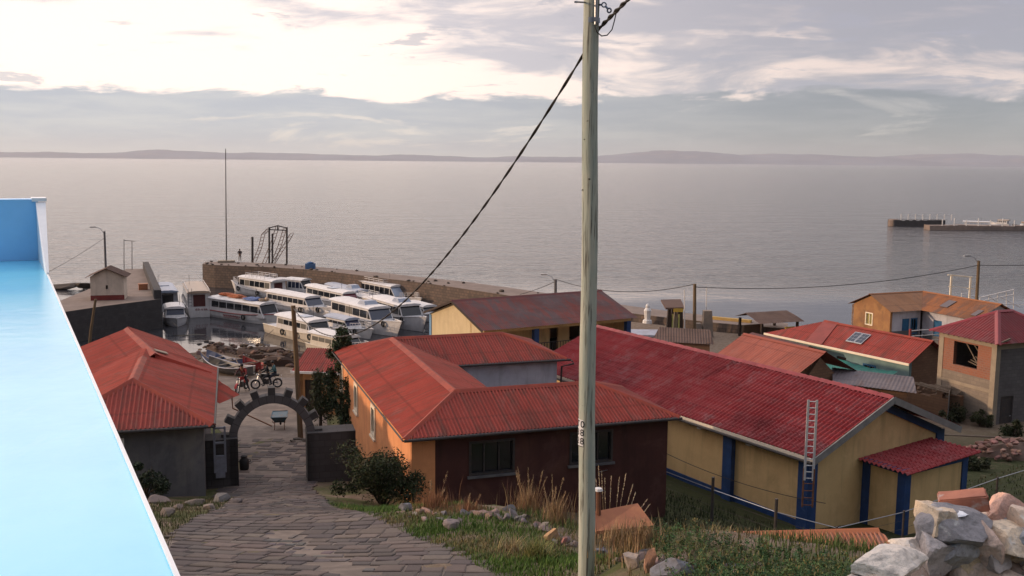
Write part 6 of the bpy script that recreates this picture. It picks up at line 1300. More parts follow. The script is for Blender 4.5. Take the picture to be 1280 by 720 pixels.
# the twisted cable runs down to the pole behind the arch and up to the next pole out of the frame
def pathcable(pts, r, name, label, n=70, per=.55):
    k = MB(); P = [Vector(p) for p in pts]
    for ph in (0, math.pi): 
        k.tube([p + Vector((math.cos(i * per + ph), .2, math.sin(i * per + ph))) * r * .75 for i, p in enumerate(P)], r * .8, 6)
    o = k.build(name, M_['cable'], base=tuple(P[0])); setp(o, label, 'cable'); return o
Aq = aty(750, 34, py_ + .05); Bq = tpW - Vector((0, 0, .1)); nn = 160
def sagged(a, c_, s_, n): return [a.lerp(c_, i / n) - Vector((0, 0, s_ * 4 * (i / n) * (1 - i / n))) for i in range(n + 1)]
pts = sagged(Aq, Bq, CABSAG, nn)
pathcable(pts, .016, 'cable', 'dark twisted cable sloping from the foreground pole down to the pole behind the arch', per=1.0)
Cq = aty(800, -16, py_ - 1.2); pathcable([Aq.lerp(Cq, i / 40) for i in range(41)] + [Cq + (Cq - Aq) * (i / 10) for i in range(1, 12)], .020, 'cable', 'thick dark cable leaving the foreground pole to the upper right', per=.5)
k = MB(); k.tube([aty(743.5, 33, py_ - .13), aty(746, 40, py_ - .14), aty(752, 45, py_ - .13), aty(759, 44, py_ - .12), aty(765, 37, py_ - .1), aty(768, 26, py_ - .08), aty(771.5, 11, py_ - .06)], .0085, 6); o = k.build('cable_loop', M_['cable'], UP, smooth=True)

# ------------------------------------------------------------------ mortared stone wall at the lower right
sw = thing('stone_wall', 'mortared rubble stone wall close by at the lower right corner', 'wall', tuple(atz(1200, 760, 14.1)), 0, mode='world')
STM = attrmat('wall_stone', rough=.9, bump=.9, bscale=16, mixc=(.15, .145, .145), bdist=.02)
_t = NT(STM.node_tree); _b = STM.node_tree.nodes['Principled BSDF']; _src = _b.inputs['Base Color'].links[0].from_socket; _tc = _t.n('ShaderNodeTexCoord')
_c = _t.mix(_t.math('MULTIPLY', _t.smooth(_t.noise(_tc.outputs['Object'], 5.5, 8, .68, .4), .56, .66), .75), _src, (.62, .60, .58)); _c = _t.mix(_t.math('MULTIPLY', _t.smooth(_t.noise(_tc.outputs['Object'], 60, 4, .6), .55, .75), .4), _c, (.09, .085, .08)); _t.link(_c, _b.inputs['Base Color'])
rg = random.Random(5)
LIST = [(1167, 652, 17, 24, (.46, .39, .31)), (1203, 664, 38, 26, (.20, .205, .235)), (1186, 678, 26, 27, (.27, .285, .32)), (1225, 674, 16, 33, (.44, .35, .315)), (1257, 672, 27, 19, (.52, .46, .38)), (1277, 676, 15, 22, (.24, .27, .32)), (1264, 695, 34, 17, (.48, .43, .38)), (1258, 712, 34, 17, (.16, .125, .11)), (1205, 701, 20, 27, (.42, .36, .26)), (1168, 696, 25, 28, (.33, .32, .34)), (1188, 709, 22, 20, (.42, .33, .30)), (1152, 709, 24, 18, (.20, .175, .17)), (1142, 689, 25, 13, (.50, .48, .46)), (1113, 708, 39, 16, (.52, .50, .48)), (1089, 716, 20, 10, (.30, .32, .38)), (1232, 648, 36, 11, (.46, .40, .35)), (1268, 647, 25, 27, (.44, .30, .265)), (1238, 694, 14, 22, (.26, .25, .26)), (1222, 715, 26, 18, (.40, .34, .30)), (1296, 660, 22, 28, (.42, .36, .32)), (1300, 690, 24, 26, (.36, .34, .34)), (1292, 716, 24, 20, (.44, .40, .36)),
        (1110, 732, 32, 18, (.4, .36, .33)), (1150, 735, 30, 20, (.34, .31, .3)), (1190, 738, 30, 20, (.42, .38, .34)), (1232, 740, 30, 22, (.3, .28, .28)), (1275, 742, 32, 22, (.42, .36, .32)), (1080, 738, 30, 18, (.36, .34, .34)), (1120, 760, 34, 22, (.38, .34, .32)), (1175, 764, 34, 22, (.3, .29, .3)), (1230, 768, 34, 22, (.42, .37, .33)), (1285, 770, 34, 22, (.36, .33, .3)), (1320, 740, 26, 24, (.4, .36, .32))]
DW = 5.55
for px, py, hx, hy, col in LIST:
    yy = DW + rg.uniform(-.07, .07) + (.25 if py < 650 else 0) - (.12 if py > 722 else 0) - (.35 if px < 1140 else 0); p = aty(px, py, yy); s_ = yy / 1244 * 1.02
    k = MB(); k.cur = (min(.8, col[0] * 1.5), min(.8, col[1] * 1.38), min(.8, col[2] * 1.25)); k.rock((0, 0, 0), (hx * s_ * 1.55, .2, hy * s_ * 1.55), 0, rg, sub=4 if py < 725 else 2, rough=.055)
    k.v = [(p.x + v_[0], p.y + v_[1], p.z + v_[2]) for v_ in k.v]; k.build('stone', STM, sw)
k = MB(); zt_ = aty(1200, 655, DW + .2).z
pf_ = [(1120, 732), (1150, 716), (1172, 688), (1186, 660), (1240, 662), (1300, 656), (1330, 670)]
fr_ = [aty(px, py, DW + .08) for px, py in pf_]; bk = [aty(px, py, DW + .08) + Vector((.1, .45, -.02)) for px, py in pf_]
for i in range(len(pf_) - 1):
    a, c_, e, f_ = fr_[i], fr_[i + 1], bk[i], bk[i + 1]; k.poly([(a.x, a.y, 13.4), (c_.x, c_.y, 13.4), tuple(c_), tuple(a)]); k.poly([tuple(a), tuple(c_), tuple(f_), tuple(e)]); k.poly([tuple(e), tuple(f_), (f_.x, f_.y, 13.4), (e.x, e.y, 13.4)])
k.build('mortar', mat('wall_mortar', (.36, .36, .38), (.29, .29, .31), 6, .95, bump=.6, bscale=20), sw)
k = MB(); p = aty(1197, 641, DW + .02); k.rock((p.x, p.y, p.z), (.105, .12, .036), .1, rg); k.rock((p.x - .06, p.y - .03, p.z - .018), (.06, .08, .03), .5, rg); k.build('paint_splash', mat('white_wash_splash', (.84, .86, .90), (.76, .78, .83), 14, .8), sw)
k = MB(); p = aty(1204, 627, DW + .18); M3 = Matrix.Rotation(R(-13), 3, 'Y') @ Matrix.Rotation(R(-18), 3, 'Z'); bmq = bmesh.new(); bmesh.ops.create_cube(bmq, size=1)
bmesh.ops.scale(bmq, vec=(.27, .14, .10), verts=bmq.verts); bmesh.ops.bevel(bmq, geom=bmq.edges[:], offset=.008, segments=2, affect='EDGES'); bmesh.ops.subdivide_edges(bmq, edges=bmq.edges[:], cuts=2, use_grid_fill=True)
for v_ in bmq.verts: k.vert(M3 @ (v_.co + Vector((rg.uniform(-.002, .002), rg.uniform(-.002, .002), rg.uniform(-.002, .002)))))
for f_ in bmq.faces: k.face([v_.index for v_ in f_.verts])
o = k.build('brick', mat('orange_brick_clay', (.40, .165, .11), (.32, .13, .09), 9, .95, bump=.5, bscale=40, bdist=.006, col3=(.40, .34, .32), s3=6, a3=(.55, .66))); o.location = p; setp(o, 'orange clay brick lying on top of the rubble stone wall', 'brick')

# ------------------------------------------------------------------ plants
LEAF = leafmat('leaf_green'); GRASSM = leafmat('grass_blades')
def leaves(k, c, rad_, n, size, cols, rg, shell=.35, squash=1.0, up=.3):
    c = Vector(c)
    for _ in range(n):
        d = Vector((rg.gauss(0, 1), rg.gauss(0, 1), rg.gauss(0, 1))).normalized(); r_ = (shell + (1 - shell) * rg.random()) if rg.random() < .75 else rg.random()
        p = c + Vector((d.x * rad_[0], d.y * rad_[1], d.z * rad_[2])) * r_
        u = Vector((rg.gauss(0, 1), rg.gauss(0, 1), rg.gauss(0, .7) + up)).normalized(); w = u.cross(Vector((rg.gauss(0, 1), rg.gauss(0, 1), rg.gauss(0, 1)))).normalized(); s_ = size * rg.uniform(.6, 1.4)
        k.cur = jit(rg.choice(cols), .3, rg); i0 = len(k.v)
        for q in (p - u * s_, p + w * s_ * .42, p + u * s_, p - w * s_ * .42): k.vert(q)
        k.face((i0, i0 + 1, i0 + 2, i0 + 3))
def bush(label, name, base, h_, w_, n, size, cols, seed, clumps=9, cat='bush', stems=7):
    rg = random.Random(seed); root = thing(name, label, cat, tuple(base), 0, mode='local'); st = MB(); fl = MB(); tips = []
    for i in range(stems):
        a = rg.uniform(0, 6.28); e = Vector((math.cos(a) * w_ * rg.uniform(.2, .5), math.sin(a) * w_ * rg.uniform(.2, .5), h_ * rg.uniform(.3, .95))); mid = e * .5 + Vector((rg.uniform(-.1, .1), rg.uniform(-.1, .1), .1 * h_))
        st.tube([(0, 0, -.2), tuple(mid * .6), tuple(mid), tuple(e)], [.04, .03, .02, .008], 5); tips.append(e); tips.append(mid)
    st.build('stems', M_['dark_wood'], root)
    for i in range(clumps):
        c = tips[i % len(tips)] + Vector((rg.gauss(0, .12 * w_), rg.gauss(0, .12 * w_), rg.gauss(0, .08 * h_))); rr = rg.uniform(.10, .25) * w_
        leaves(fl, c, (rr, rr, rr * rg.uniform(.7, 1.2)), n // clumps, size, cols, rg)
    fl.build('foliage', LEAF, root); return root
G1 = [(.045, .062, .022), (.03, .042, .017), (.065, .08, .028), (.05, .05, .02)]; G2 = [(.055, .085, .03), (.04, .065, .028), (.08, .10, .04), (.05, .075, .04)]
p = ground_at(478, 632); bush('large dark green bush at the corner of the orange house', 'bush', (p.x, p.y + .2, p.z), 1.75, 2.5, 15000, .05, [(.026, .038, .014), (.018, .026, .011), (.04, .05, .018), (.042, .038, .017)], 3, 44, stems=16)
p = ground_at(515, 625); bush('thin brownish bush against the oxblood wall corner', 'bush', (p.x, p.y + .3, p.z), 1.7, 1.1, 900, .055, [(.07, .055, .03), (.05, .05, .022), (.09, .06, .035)], 8, 9)
p = ground_at(178, 628); bush('dark green bush below the window of the grey house', 'bush', (p.x, p.y + .2, p.z), 1.2, 1.5, 4200, .055, [(.025, .035, .02), (.035, .05, .025), (.018, .024, .016)], 4, 10)
for i, (px, py, h_, w_, lab) in enumerate(((1198, 528, .9, 1.7, 'low dark green bush at the foot of the grey block wall'), (1226, 533, .7, 1.3, 'small dark bush by the corner of the block house'), (1262, 548, .9, 1.6, 'dark bush in the yard in front of the block house door'), (1215, 585, .6, 1.4, 'low dark shrub in the yard beside the yellow annex'))):
    p = ground_at(px, py); bush(lab, 'bush', (p.x, p.y, p.z), h_, w_, 2200, .07, [(.026, .036, .015), (.036, .045, .018), (.05, .05, .024)], 40 + i, 12)
# young cypress-like tree behind the arch
def tree(label, base, h_, w_, n, size, cols, seed, lean=0):
    rg = random.Random(seed); root = thing('tree', label, 'tree', tuple(base), 0, mode='local'); k = MB(); k.tube([(0, 0, -.3), (.05, 0, h_ * .4), (lean * .5, .05, h_ * .7), (lean, 0, h_)], [.09, .07, .04, .01], 7); k.build('trunk', M_['dark_wood'], root)
    br = MB(); fl = MB()
    for i in range(26):
        z = h_ * lerp(.1, .95, i / 25); a = i * 2.4 + rg.uniform(-.4, .4); l_ = w_ * (1 - (z / h_) ** 1.5 * .75) * rg.uniform(.35, 1.0); e = Vector((math.cos(a) * l_ + lean * z / h_, math.sin(a) * l_, z + l_ * .55)); br.tube([(lean * z / h_, 0, z), tuple(e)], [.02, .006], 4)
        leaves(fl, e, (.3, .3, .42), n // 34, size, cols, rg, .1, up=.8); leaves(fl, e * .6 + Vector((0, 0, z * .4)), (.28, .28, .34), n // 60, size, cols, rg, .1, up=.8)
    br.build('branches', M_['dark_wood'], root); fl.build('crown', LEAF, root)
    return root
CY = [(.03, .05, .024), (.042, .065, .03), (.022, .035, .018), (.06, .08, .035)]
p = Vector((-8.2, 46.8, H(-8.2, 46.8))); tree('slender dark green conifer-like tree behind the arch', p, 5.0, 1.15, 7000, .075, CY, 2, .2)
p = Vector((-9.35, 47.6, H(-9.35, 47.6))); tree('sparse low shrub-like tree beside the wooden utility pole', p, 2.7, .9, 2600, .065, [(.07, .075, .03), (.05, .06, .03)], 9)
p = Vector((-7.3, 44.6, H(-7.3, 44.6))); tree('bushy green sapling between the arch and the orange wall', p, 2.6, 1.0, 4600, .07, CY, 12)
# grasses
def blades(k, x, y, z, h_, w_, col, rg, lean=.35, tip=None, seg=2):
    a = rg.uniform(0, 6.28); ld = Vector((math.cos(a), math.sin(a), 0)) * lean * h_ * rg.random(); s_ = Vector((math.cos(a + 1.57), math.sin(a + 1.57), 0)) * w_
    p = Vector((x, y, z)); k.cur = col; i0 = len(k.v); m_ = p + ld * .35 + Vector((0, 0, h_ * .55))
    k.vert(p - s_); k.vert(p + s_); k.vert(m_ + s_ * .8); k.vert(m_ - s_ * .8); k.cur = tip or col; k.vert(p + ld + Vector((0, 0, h_)))
    k.face((i0, i0 + 1, i0 + 2, i0 + 3)); k.face((i0 + 3, i0 + 2, i0 + 4))
def inpoly(x, y, poly):
    c = False; j = len(poly) - 1
    for i in range(len(poly)):
        if (poly[i][1] > y) != (poly[j][1] > y) and x < (poly[j][0] - poly[i][0]) * (y - poly[i][1]) / (poly[j][1] - poly[i][1]) + poly[i][0]: c = not c
        j = i
    return c
def grass(poly, n, hr, cols, seed, name='grass', w_=.006, lean=.7, patch=None):
    rg = random.Random(seed); xs_ = [p[0] for p in poly]; ys_ = [p[1] for p in poly]; k = MB(); i = 0
    while i < n:
        x, y = rg.uniform(min(xs_), max(xs_)), rg.uniform(min(ys_), max(ys_)); i += 1
        if not inpoly(x, y, poly): continue
        pn = math.sin(x * 2.1 + 1) * math.sin(y * 1.7) + math.sin(x * .7 - y * 1.1) + rg.gauss(0, .5)
        c = cols[0] if pn > .15 else (cols[1] if pn > -.6 else cols[2]); hh = rg.uniform(*hr) * (1.25 if pn > .35 else .85)
        blades(k, x, y, H(x, y) - .01, hh, w_ * rg.uniform(.7, 1.5), jit(c, .3, rg), rg, lean)
    o = k.build(name, GRASSM); setp(o, kind='stuff'); return o
GC = [(.075, .135, .026), (.095, .13, .036), (.17, .135, .065)]
vr = [(xr(y_) + .02, y_) for y_ in (14, 15.5, 17.3, 20.5, 22.7, 26, 29.5)] + [(-3.2, 29.5), (-2.2, 27), (-.6, 23.5), (.8, 20), (1.6, 17), (2.2, 14)]
grass(vr, 60000, (.05, .15), GC, 1, w_=.007)
grass([(xl(y_) - .02, y_) for y_ in (14, 17.3, 20.5, 22.7, 26, 31)] + [(-10.2, 32), (-10.5, 27), (-9.6, 22), (-8.4, 17), (-7.5, 14)], 14000, (.05, .18), [(.06, .075, .025), (.08, .075, .03), (.10, .08, .045)], 2)
grass([(1.6, 11), (7, 11), (8, 14), (6, 18), (3, 22), (.6, 24), (-.2, 23), (1.6, 17)], 20000, (.06, .22), [(.085, .12, .035), (.13, .135, .055), (.21, .165, .085)], 3)
grass([(15, 38), (19, 42), (30, 50), (40, 50), (40, 36), (24, 32)], 12000, (.06, .2), [(.05, .07, .022), (.075, .075, .03), (.10, .08, .04)], 5, w_=.016)
grass([(2, 30), (9, 30), (10, 36), (5.5, 41), (4.5, 36)], 8000, (.06, .22), [(.022, .034, .012), (.03, .038, .015), (.04, .036, .018)], 6, w_=.012)
grass([(-7.6, 38.5), (-6, 37.5), (-7, 47), (-9.8, 48), (-8.9, 43)], 6000, (.05, .2), [(.045, .06, .02), (.065, .065, .028), (.085, .068, .04)], 7, w_=.007)
# green weeds on the bank below the wall
k = MB(); rg = random.Random(14); wp = [tuple(ground_at(*q)[:2]) for q in ((800, 668), (850, 662), (1085, 715), (1100, 735), (880, 735), (870, 716), (820, 695))]
WC = [(.05, .105, .036), (.036, .08, .03), (.07, .13, .046), (.055, .10, .048), (.085, .115, .042)]
xs_ = [3.0, 7.6]; n = 0
while n < 900:
    x, y = rg.uniform(2.0, 7.4), rg.uniform(9.6, 16.5)
    q = PX(x, y, H(x, y)); 
    if not (812 < q[0] < 1100 and 672 < q[1] < 745 and q[1] > 672 + max(0, (q[0] - 880)) * .25): continue
    n += 1; hh = rg.uniform(.10, .27); z = H(x, y); c0 = rg.choice(WC); lx, ly = rg.gauss(0, .07), rg.gauss(0, .07)
    for j in range(rg.randint(30, 46)):
        tt = rg.random() ** .8; p = Vector((x + lx * tt, y + ly * tt, z + hh * tt)); a = rg.uniform(0, 6.28); u = Vector((math.cos(a), math.sin(a), rg.uniform(.1, .9))).normalized(); w = u.cross(Vector((rg.gauss(0, 1), rg.gauss(0, 1), 1))).normalized(); s_ = rg.uniform(.010, .028)
        k.cur = jit(c0, .25, rg); i0 = len(k.v)
        for q_ in (p, p + u * s_ + w * s_ * .35, p + u * s_ * 2, p + u * s_ - w * s_ * .35): k.vert(q_)
        k.face((i0, i0 + 1, i0 + 2, i0 + 3))
    if rg.random() < .3:
        for j in range(6): p = Vector((x + lx + rg.gauss(0, .03), y + ly + rg.gauss(0, .03), z + hh + rg.uniform(0, .06))); k.cur = rg.choice([(.20, .17, .07), (.12, .10, .05), (.10, .12, .05)]); k.rock(tuple(p), (.010, .010, .010), 0, rg) if False else blades(k, p.x, p.y, p.z, .03, .008, k.cur, rg, .6)
setp(k.build('weeds', LEAF), kind='stuff')
# tall dry grass tufts
def tuft(label, px, py, h_, n, w_, cols, seed, heads=0, yy=None, name='grass_tuft', lean=.5, hl=.2):
    rg = random.Random(seed); p = ground_at(px, py); root = thing(name, label, 'grass', tuple(p), 0, mode='local'); k = MB()
    for _ in range(n):
        r_ = abs(rg.gauss(0, w_)); a = rg.uniform(0, 6.28); blades(k, math.cos(a) * r_, math.sin(a) * r_, -.03, h_ * rg.uniform(.35, 1.0), rg.uniform(.003, .008), jit(rg.choice(cols), .25, rg), rg, lean)
    k.build('blades', GRASSM, root)
    if heads:
        k = MB(); s = MB()
        for i in range(heads):
            a = rg.uniform(0, 6.28); r_ = rg.uniform(0, w_); b0 = Vector((math.cos(a) * r_, math.sin(a) * r_, 0)); l_ = h_ * rg.uniform(1.0, 1.55); tl = Vector((rg.uniform(-.35, .45), rg.uniform(-.3, .3), 1)).normalized(); e = b0 + tl * l_
            s.cur = jit(cols[0], .2, rg); s.tube([tuple(b0), tuple(b0.lerp(e, .6)), tuple(e)], [.005, .004, .003], 4)
            for j in range(26): tt = rg.uniform(1 - hl * 1.6, 1.02); q = b0.lerp(e, tt); k.cur = jit((.36, .25, .15), .25, rg); blades(k, q.x + rg.gauss(0, .012), q.y + rg.gauss(0, .012), q.z, rg.uniform(.03, .07), .005, k.cur, rg, .5)
        s.build('stalks', GRASSM, root); k.build('seed_heads', GRASSM, root)
DRY = [(.34, .235, .125), (.27, .18, .10), (.40, .29, .16), (.22, .14, .08)]
RUST = [(.26, .13, .07), (.20, .10, .06), (.30, .16, .085)]
tuft('tall dry plume grass just right of the foreground pole', 772, 686, .62, 620, .22, DRY, 1, 0)
tuft('dry straw-coloured grass left of the foreground pole', 695, 655, .75, 420, .24, DRY, 2, 7)
tuft('dry grass stand with reddish seed heads in front of the oxblood wall', 660, 640, .8, 420, .32, DRY + RUST, 3, 8)
tuft('rust-brown dry grass clump beside the first rocks', 545, 636, .55, 420, .3, RUST, 4, 7)
tuft('rust-brown low grass clump in the middle of the rock row', 585, 640, .38, 300, .3, RUST, 5, 3)
tuft('drooping yellow-green grass tussock beside the lane near the pole', 672, 700, .48, 520, .16, [(.20, .19, .06), (.27, .22, .09), (.13, .16, .05)], 6, 0, lean=1.1)
tuft('dry straw grass hiding the lower edge of the orange hut roof', 803, 684, .5, 420, .25, DRY, 12, 0)
tuft('pale dry tussock at the foot of the rocks by the lane', 640, 690, .36, 260, .15, [(.30, .24, .12), (.36, .27, .15)], 7, 0, lean=1.2)
tuft('fine dry grass spilling over stones right of the foreground pole', 800, 690, .4, 420, .3, DRY, 8, 0)
tuft('thin dry grass clump behind the rocks near the oxblood wall corner', 620, 632, .5, 260, .3, DRY + RUST, 9, 4)
tuft('green reed-like tuft at the edge of the weeds', 880, 712, .3, 140, .1, [(.12, .15, .06), (.16, .18, .07)], 10, 0, lean=1.2)
# plume stalks fanning out right of the pole
rgp = random.Random(3); root = thing('plume_grass', 'fan of pale feathery plume stalks right of the foreground pole', 'grass', tuple(ground_at(768, 668)), 0, mode='world'); k = MB(); s = MB(); yb = root.location.y
for (bx, by, tx, ty) in ((752, 660, 748, 582), (755, 660, 752, 590), (761, 662, 764, 597), (757, 660, 756, 600), (768, 662, 774, 598), (770, 664, 782, 594), (774, 664, 791, 606), (778, 664, 794, 617), (780, 666, 809, 624), (784, 668, 811, 632), (750, 662, 745, 600)):
    a, c_ = aty(bx, by, yb + rgp.uniform(-.1, .1)), aty(tx, ty, yb + rgp.uniform(-.3, .3)); s.cur = (.36, .27, .16); s.tube([a, a.lerp(c_, .5), c_], [.006, .005, .002], 4)
    for j in range(60): tt = rgp.uniform(.5, 1.0); q = a.lerp(c_, tt); d = (c_ - a).normalized(); l_ = .09; k.cur = jit((.56, .45, .32), .2, rgp); i0 = len(k.v); w = Vector((rgp.gauss(0, 1), rgp.gauss(0, 1), 0)).normalized() * .020; k.vert(q); k.vert(q + d * l_ * .5 + w); k.vert(q + d * l_); k.face((i0, i0 + 1, i0 + 2))
s.build('stalks', GRASSM, root); k.build('plumes', GRASSM, root)

# ------------------------------------------------------------------ loose rocks
ROCK = attrmat('field_stone', rough=.9, bump=.7, bscale=11, mixc=(.10, .09, .085), bdist=.025); rg = random.Random(77); row = [(497, 634), (512, 640), (540, 646), (560, 648), (590, 648), (612, 646), (640, 644), (662, 650), (680, 664), (700, 675), (722, 686), (752, 693), (790, 697), (826, 705), (862, 712), (905, 717), (945, 720)]
RC = [(.17, .145, .145), (.13, .125, .14), (.22, .155, .135), (.26, .215, .185), (.15, .13, .128), (.26, .165, .13)]
SPECIAL = [(845, 710, 30, 17, (.16, .165, .19), 'flat dark blue-grey slab rock at the lower end of the rock row'), (856, 712, 14, 12, (.26, .33, .42), 'pale blue-grey flat stone leaning by the dark slab'), (812, 703, 12, 20, (.44, .25, .17), 'upright salmon-pink pointed stone at the lower end of the rock row'), (792, 703, 17, 16, (.33, .27, .23), 'rounded brown-grey boulder just right of the foreground pole'), (692, 668, 12, 11, (.42, .25, .13), 'orange-tinted stone in the rock row left of the pole'), (706, 676, 10, 7, (.30, .13, .11), 'dark red stone in the rock row left of the pole'), (508, 634, 12, 8, (.20, .20, .22), 'dark flat stone at the head of the rock row by the bush'), (566, 657, 15, 8, (.24, .19, .18), 'long grey-brown stone half sunk in the verge grass')]
for px, py, hx, hy, col, lab in SPECIAL:
    p = ground_at(px, py + hy * .7); s_ = p.y / 1244; k = MB(); k.cur = col; k.rock((0, 0, 0), (hx * s_ * 1.2, hx * s_ * .8, hy * s_ * 1.35), rg.uniform(-.2, .2), rg, sub=3, rough=.06, cut=(.3, .7)); o = k.build('rock', ROCK); o.location = p + Vector((0, .05, hy * s_ * .5)); setp(o, lab, 'rock')
n = 0
for (ax, ay), (bx, by) in zip(row, row[1:]):
    m_ = max(2, int(math.hypot(bx - ax, by - ay) / 5.5))
    for i in range(m_):
        px, py = lerp(ax, bx, (i + rg.random()) / m_), lerp(ay, by, (i + .5) / m_) + rg.uniform(-6, 8); p = ground_at(px, py); s_ = rg.uniform(.05, .17) * (1.25 if 600 < px < 700 else 1)
        k = MB(); k.cur = jit(rg.choice(RC), .2, rg); k.rock((0, 0, 0), (s_ * rg.uniform(.9, 1.9), s_ * 1.1, s_ * rg.uniform(.6, 1.3)), rg.uniform(0, 6), rg, sub=2, rough=.10, cut=(.25, .68)); o = k.build('rock', ROCK); o.location = p + Vector((0, 0, s_ * .2)); setp(o, 'one of the many loose grey and pinkish rocks in the row along the lane verge', 'rock', 'loose rocks in the row along the lane')
for i, (px, py, s_, lab) in enumerate(((199, 630, .34, 'large pale boulder left of the grass by the grey house'), (243, 632, .3, 'brown boulder at the foot of the grey house corner'), (275, 628, .3, 'flat grey boulder in front of the left arch pier'), (262, 637, .2, 'small dark stone in the grass before the left arch pier'), (210, 645, .22, 'small tan stone on the verge beside the blue parapet'), (296, 630, .2, 'pinkish stone at the lane edge by the left arch pier'), (222, 636, .2, 'rounded grey stone between the boulders by the grey house'))):
    p = ground_at(px, py); k = MB(); k.cur = jit(((.19, .15, .125), (.13, .10, .085), (.12, .11, .105))[i % 3], .1, rg); k.rock((0, 0, 0), (s_ * 1.3, s_, s_ * .7), rg.uniform(0, 6), rg); o = k.build('rock', ROCK); o.location = p + Vector((0, 0, s_ * .3)); setp(o, lab, 'rock')
k = MB()
for i in range(130):
    a, r_ = rg.uniform(0, 6.28), rg.random() ** .5; x, y = 24.7 + math.cos(a) * r_ * 2.4, 47.6 + math.sin(a) * r_ * 1.3; s_ = rg.uniform(.08, .22); k.cur = jit((.24, .13, .10), .35, rg); k.rock((x, y, H(24.7, 47.6) + .75 * (1 - r_ * r_) + .05), (s_ * 1.4, s_, s_ * .7), a, rg)
k.cur = (.14, .09, .07); k.rock((24.7, 47.6, H(24.7, 47.6)), (2.3, 1.3, .7), 0, rg); c_ = (24.7, 47.6, H(24.7, 47.6)); setp(k.build('rubble_heap', ROCK, base=c_), 'heap of reddish-brown broken stones in the yard by the block house', 'rubble heap')
k = MB(); k.tube([(22.2, 49.6, H(22.2, 49.6) + .5), (27.2, 48.3, H(27.2, 48.3) + .5)], .05, 7); setp(k.build('pole_stick', M_['plank'], base=(24.5, 49, 3.6)), 'long pale stick lying above the reddish rubble heap', 'stick')
# ------------------------------------------------------------------ fence in front of the yellow hall
def EL(u_, v_, z): return L2W(E_, (u_, v_, z))
fe = thing('fence', 'thin wire fence with dark posts along the front of the yellow hall', 'fence', tuple(EL(-2.2, 0, 3.6)), 0, mode='world')
fp = [aty(800, 577, 38), aty(891, 612, 33.5), aty(970, 640, 31.6), aty(1046, 660, 31), aty(1130, 640, 33.0), aty(1247, 598, 35.5), aty(1300, 582, 36.5)]
for i, p in enumerate(fp):
    g_ = H(p.x, p.y); k = MB(); k.tube([(p.x, p.y, g_ - .3), (p.x, p.y, p.z + (.45 if i in (1, 2) else .05))], .055 if i in (1, 2) else .04, 8); k.build('post', M_['dark_steel'], fe)
k = MB()
for a, c_ in zip(fp, fp[1:]): k.tube([a, c_], .016, 5)
k.build('top_wire', M_['steel'], fe)
k = MB()
for dz in (.3, .6, .9, 1.2):
    for a, c_ in zip(fp, fp[1:]): k.tube([(a.x, a.y, a.z - dz), (c_.x, c_.y, c_.z - dz)], .005, 4)
k.build('strand', M_['dark_steel'], fe)
a, c_ = aty(755, 600, 29), aty(1015, 617, 33.4); wire('cable', [aty(748, 590, 33), EL(x0 - .3, 9.2, 4.9)], .012, 'pale thin wire drooping across the oxblood wall', m=M_['steel'], sag=.25)
wire('cable', [EL(-.3, 9.2, 4.9), EL(.3, -.4, 4.9)], .014, 'dark wire sagging along the yellow hall front', sag=.35)
# extension ladder standing against the eave
la, lb = aty(1009, 640, 35.2), aty(1015.5, 500, 35.0); ld = thing('ladder', 'aluminium extension ladder leaning on the crimson roof edge', 'ladder', tuple(la), 0, mode='world')
du = Vector((math.cos(R(-8)), math.sin(R(-8)), 0)) * .15
lt = EL(.25, 1.05, 8.3); lf = EL(-.75, 1.0, 3.35); lt = aty(1016, 500, 35.3); lm = lf.lerp(lt, .42); lf = aty(1009, 634, 34.9)
lm = lf.lerp(lt, .36)
for sgn in (-1, 1):
    k = MB(); k.beam(lf.lerp(lt, .25) + du * sgn, lt + du * sgn, .045, .08); k.build('rail', mat('aluminium', (.62, .62, .64), (.52, .52, .54), 8, .35, metal=.3) if sgn < 0 else bpy.data.materials['aluminium'], ld)
    k = MB(); k.beam(lf + du * sgn * 1.2, lm + du * sgn * 1.2, .05, .06); k.build('lower_rail', M_['rusty'], ld)
for i in range(13):
    k = MB(); tt = lerp(.27, .985, i / 12); k.tube([lf.lerp(lt, tt) - du, lf.lerp(lt, tt) + du], .02, 6); k.build('rung', bpy.data.materials['aluminium'], ld)
for i in range(4):
    k = MB(); tt = lerp(.02, .22, i / 3); k.tube([lf.lerp(lt, tt) - du * 1.2, lf.lerp(lt, tt) + du * 1.2], .018, 6); k.build('lower_rung', M_['rusty'], ld)
# pallet grate
pr = thing('pallet', 'grey slatted wooden rack lying in the yard before the yellow hall', 'pallet', tuple(aty(930, 655, 32)), 0, mode='world'); pr.location.z = 4.0
k = MB(); c4 = [atz(897, 671, 4.3), atz(965, 681, 4.3), atz(968, 655, 4.75), atz(915, 640, 4.75)]
for i in range(9): tt = i / 8; k.beam(c4[0].lerp(c4[1], tt), c4[3].lerp(c4[2], tt), .07, .05)
k.build('slats', M_['plank'], pr); k = MB(); k.beam(c4[0] - Vector((0, 0, .06)), c4[1] - Vector((0, 0, .06)), .08, .06); k.beam(c4[3] - Vector((0, 0, .06)), c4[2] - Vector((0, 0, .06)), .08, .06); k.build('cross_rails', M_['plank'], pr)
for q in c4: k = MB(); k.beam((q.x, q.y, H(q.x, q.y) - .1), (q.x, q.y, q.z - .09), .07, .07, up=(0, 1, 0)); k.build('leg', M_['plank'], pr)
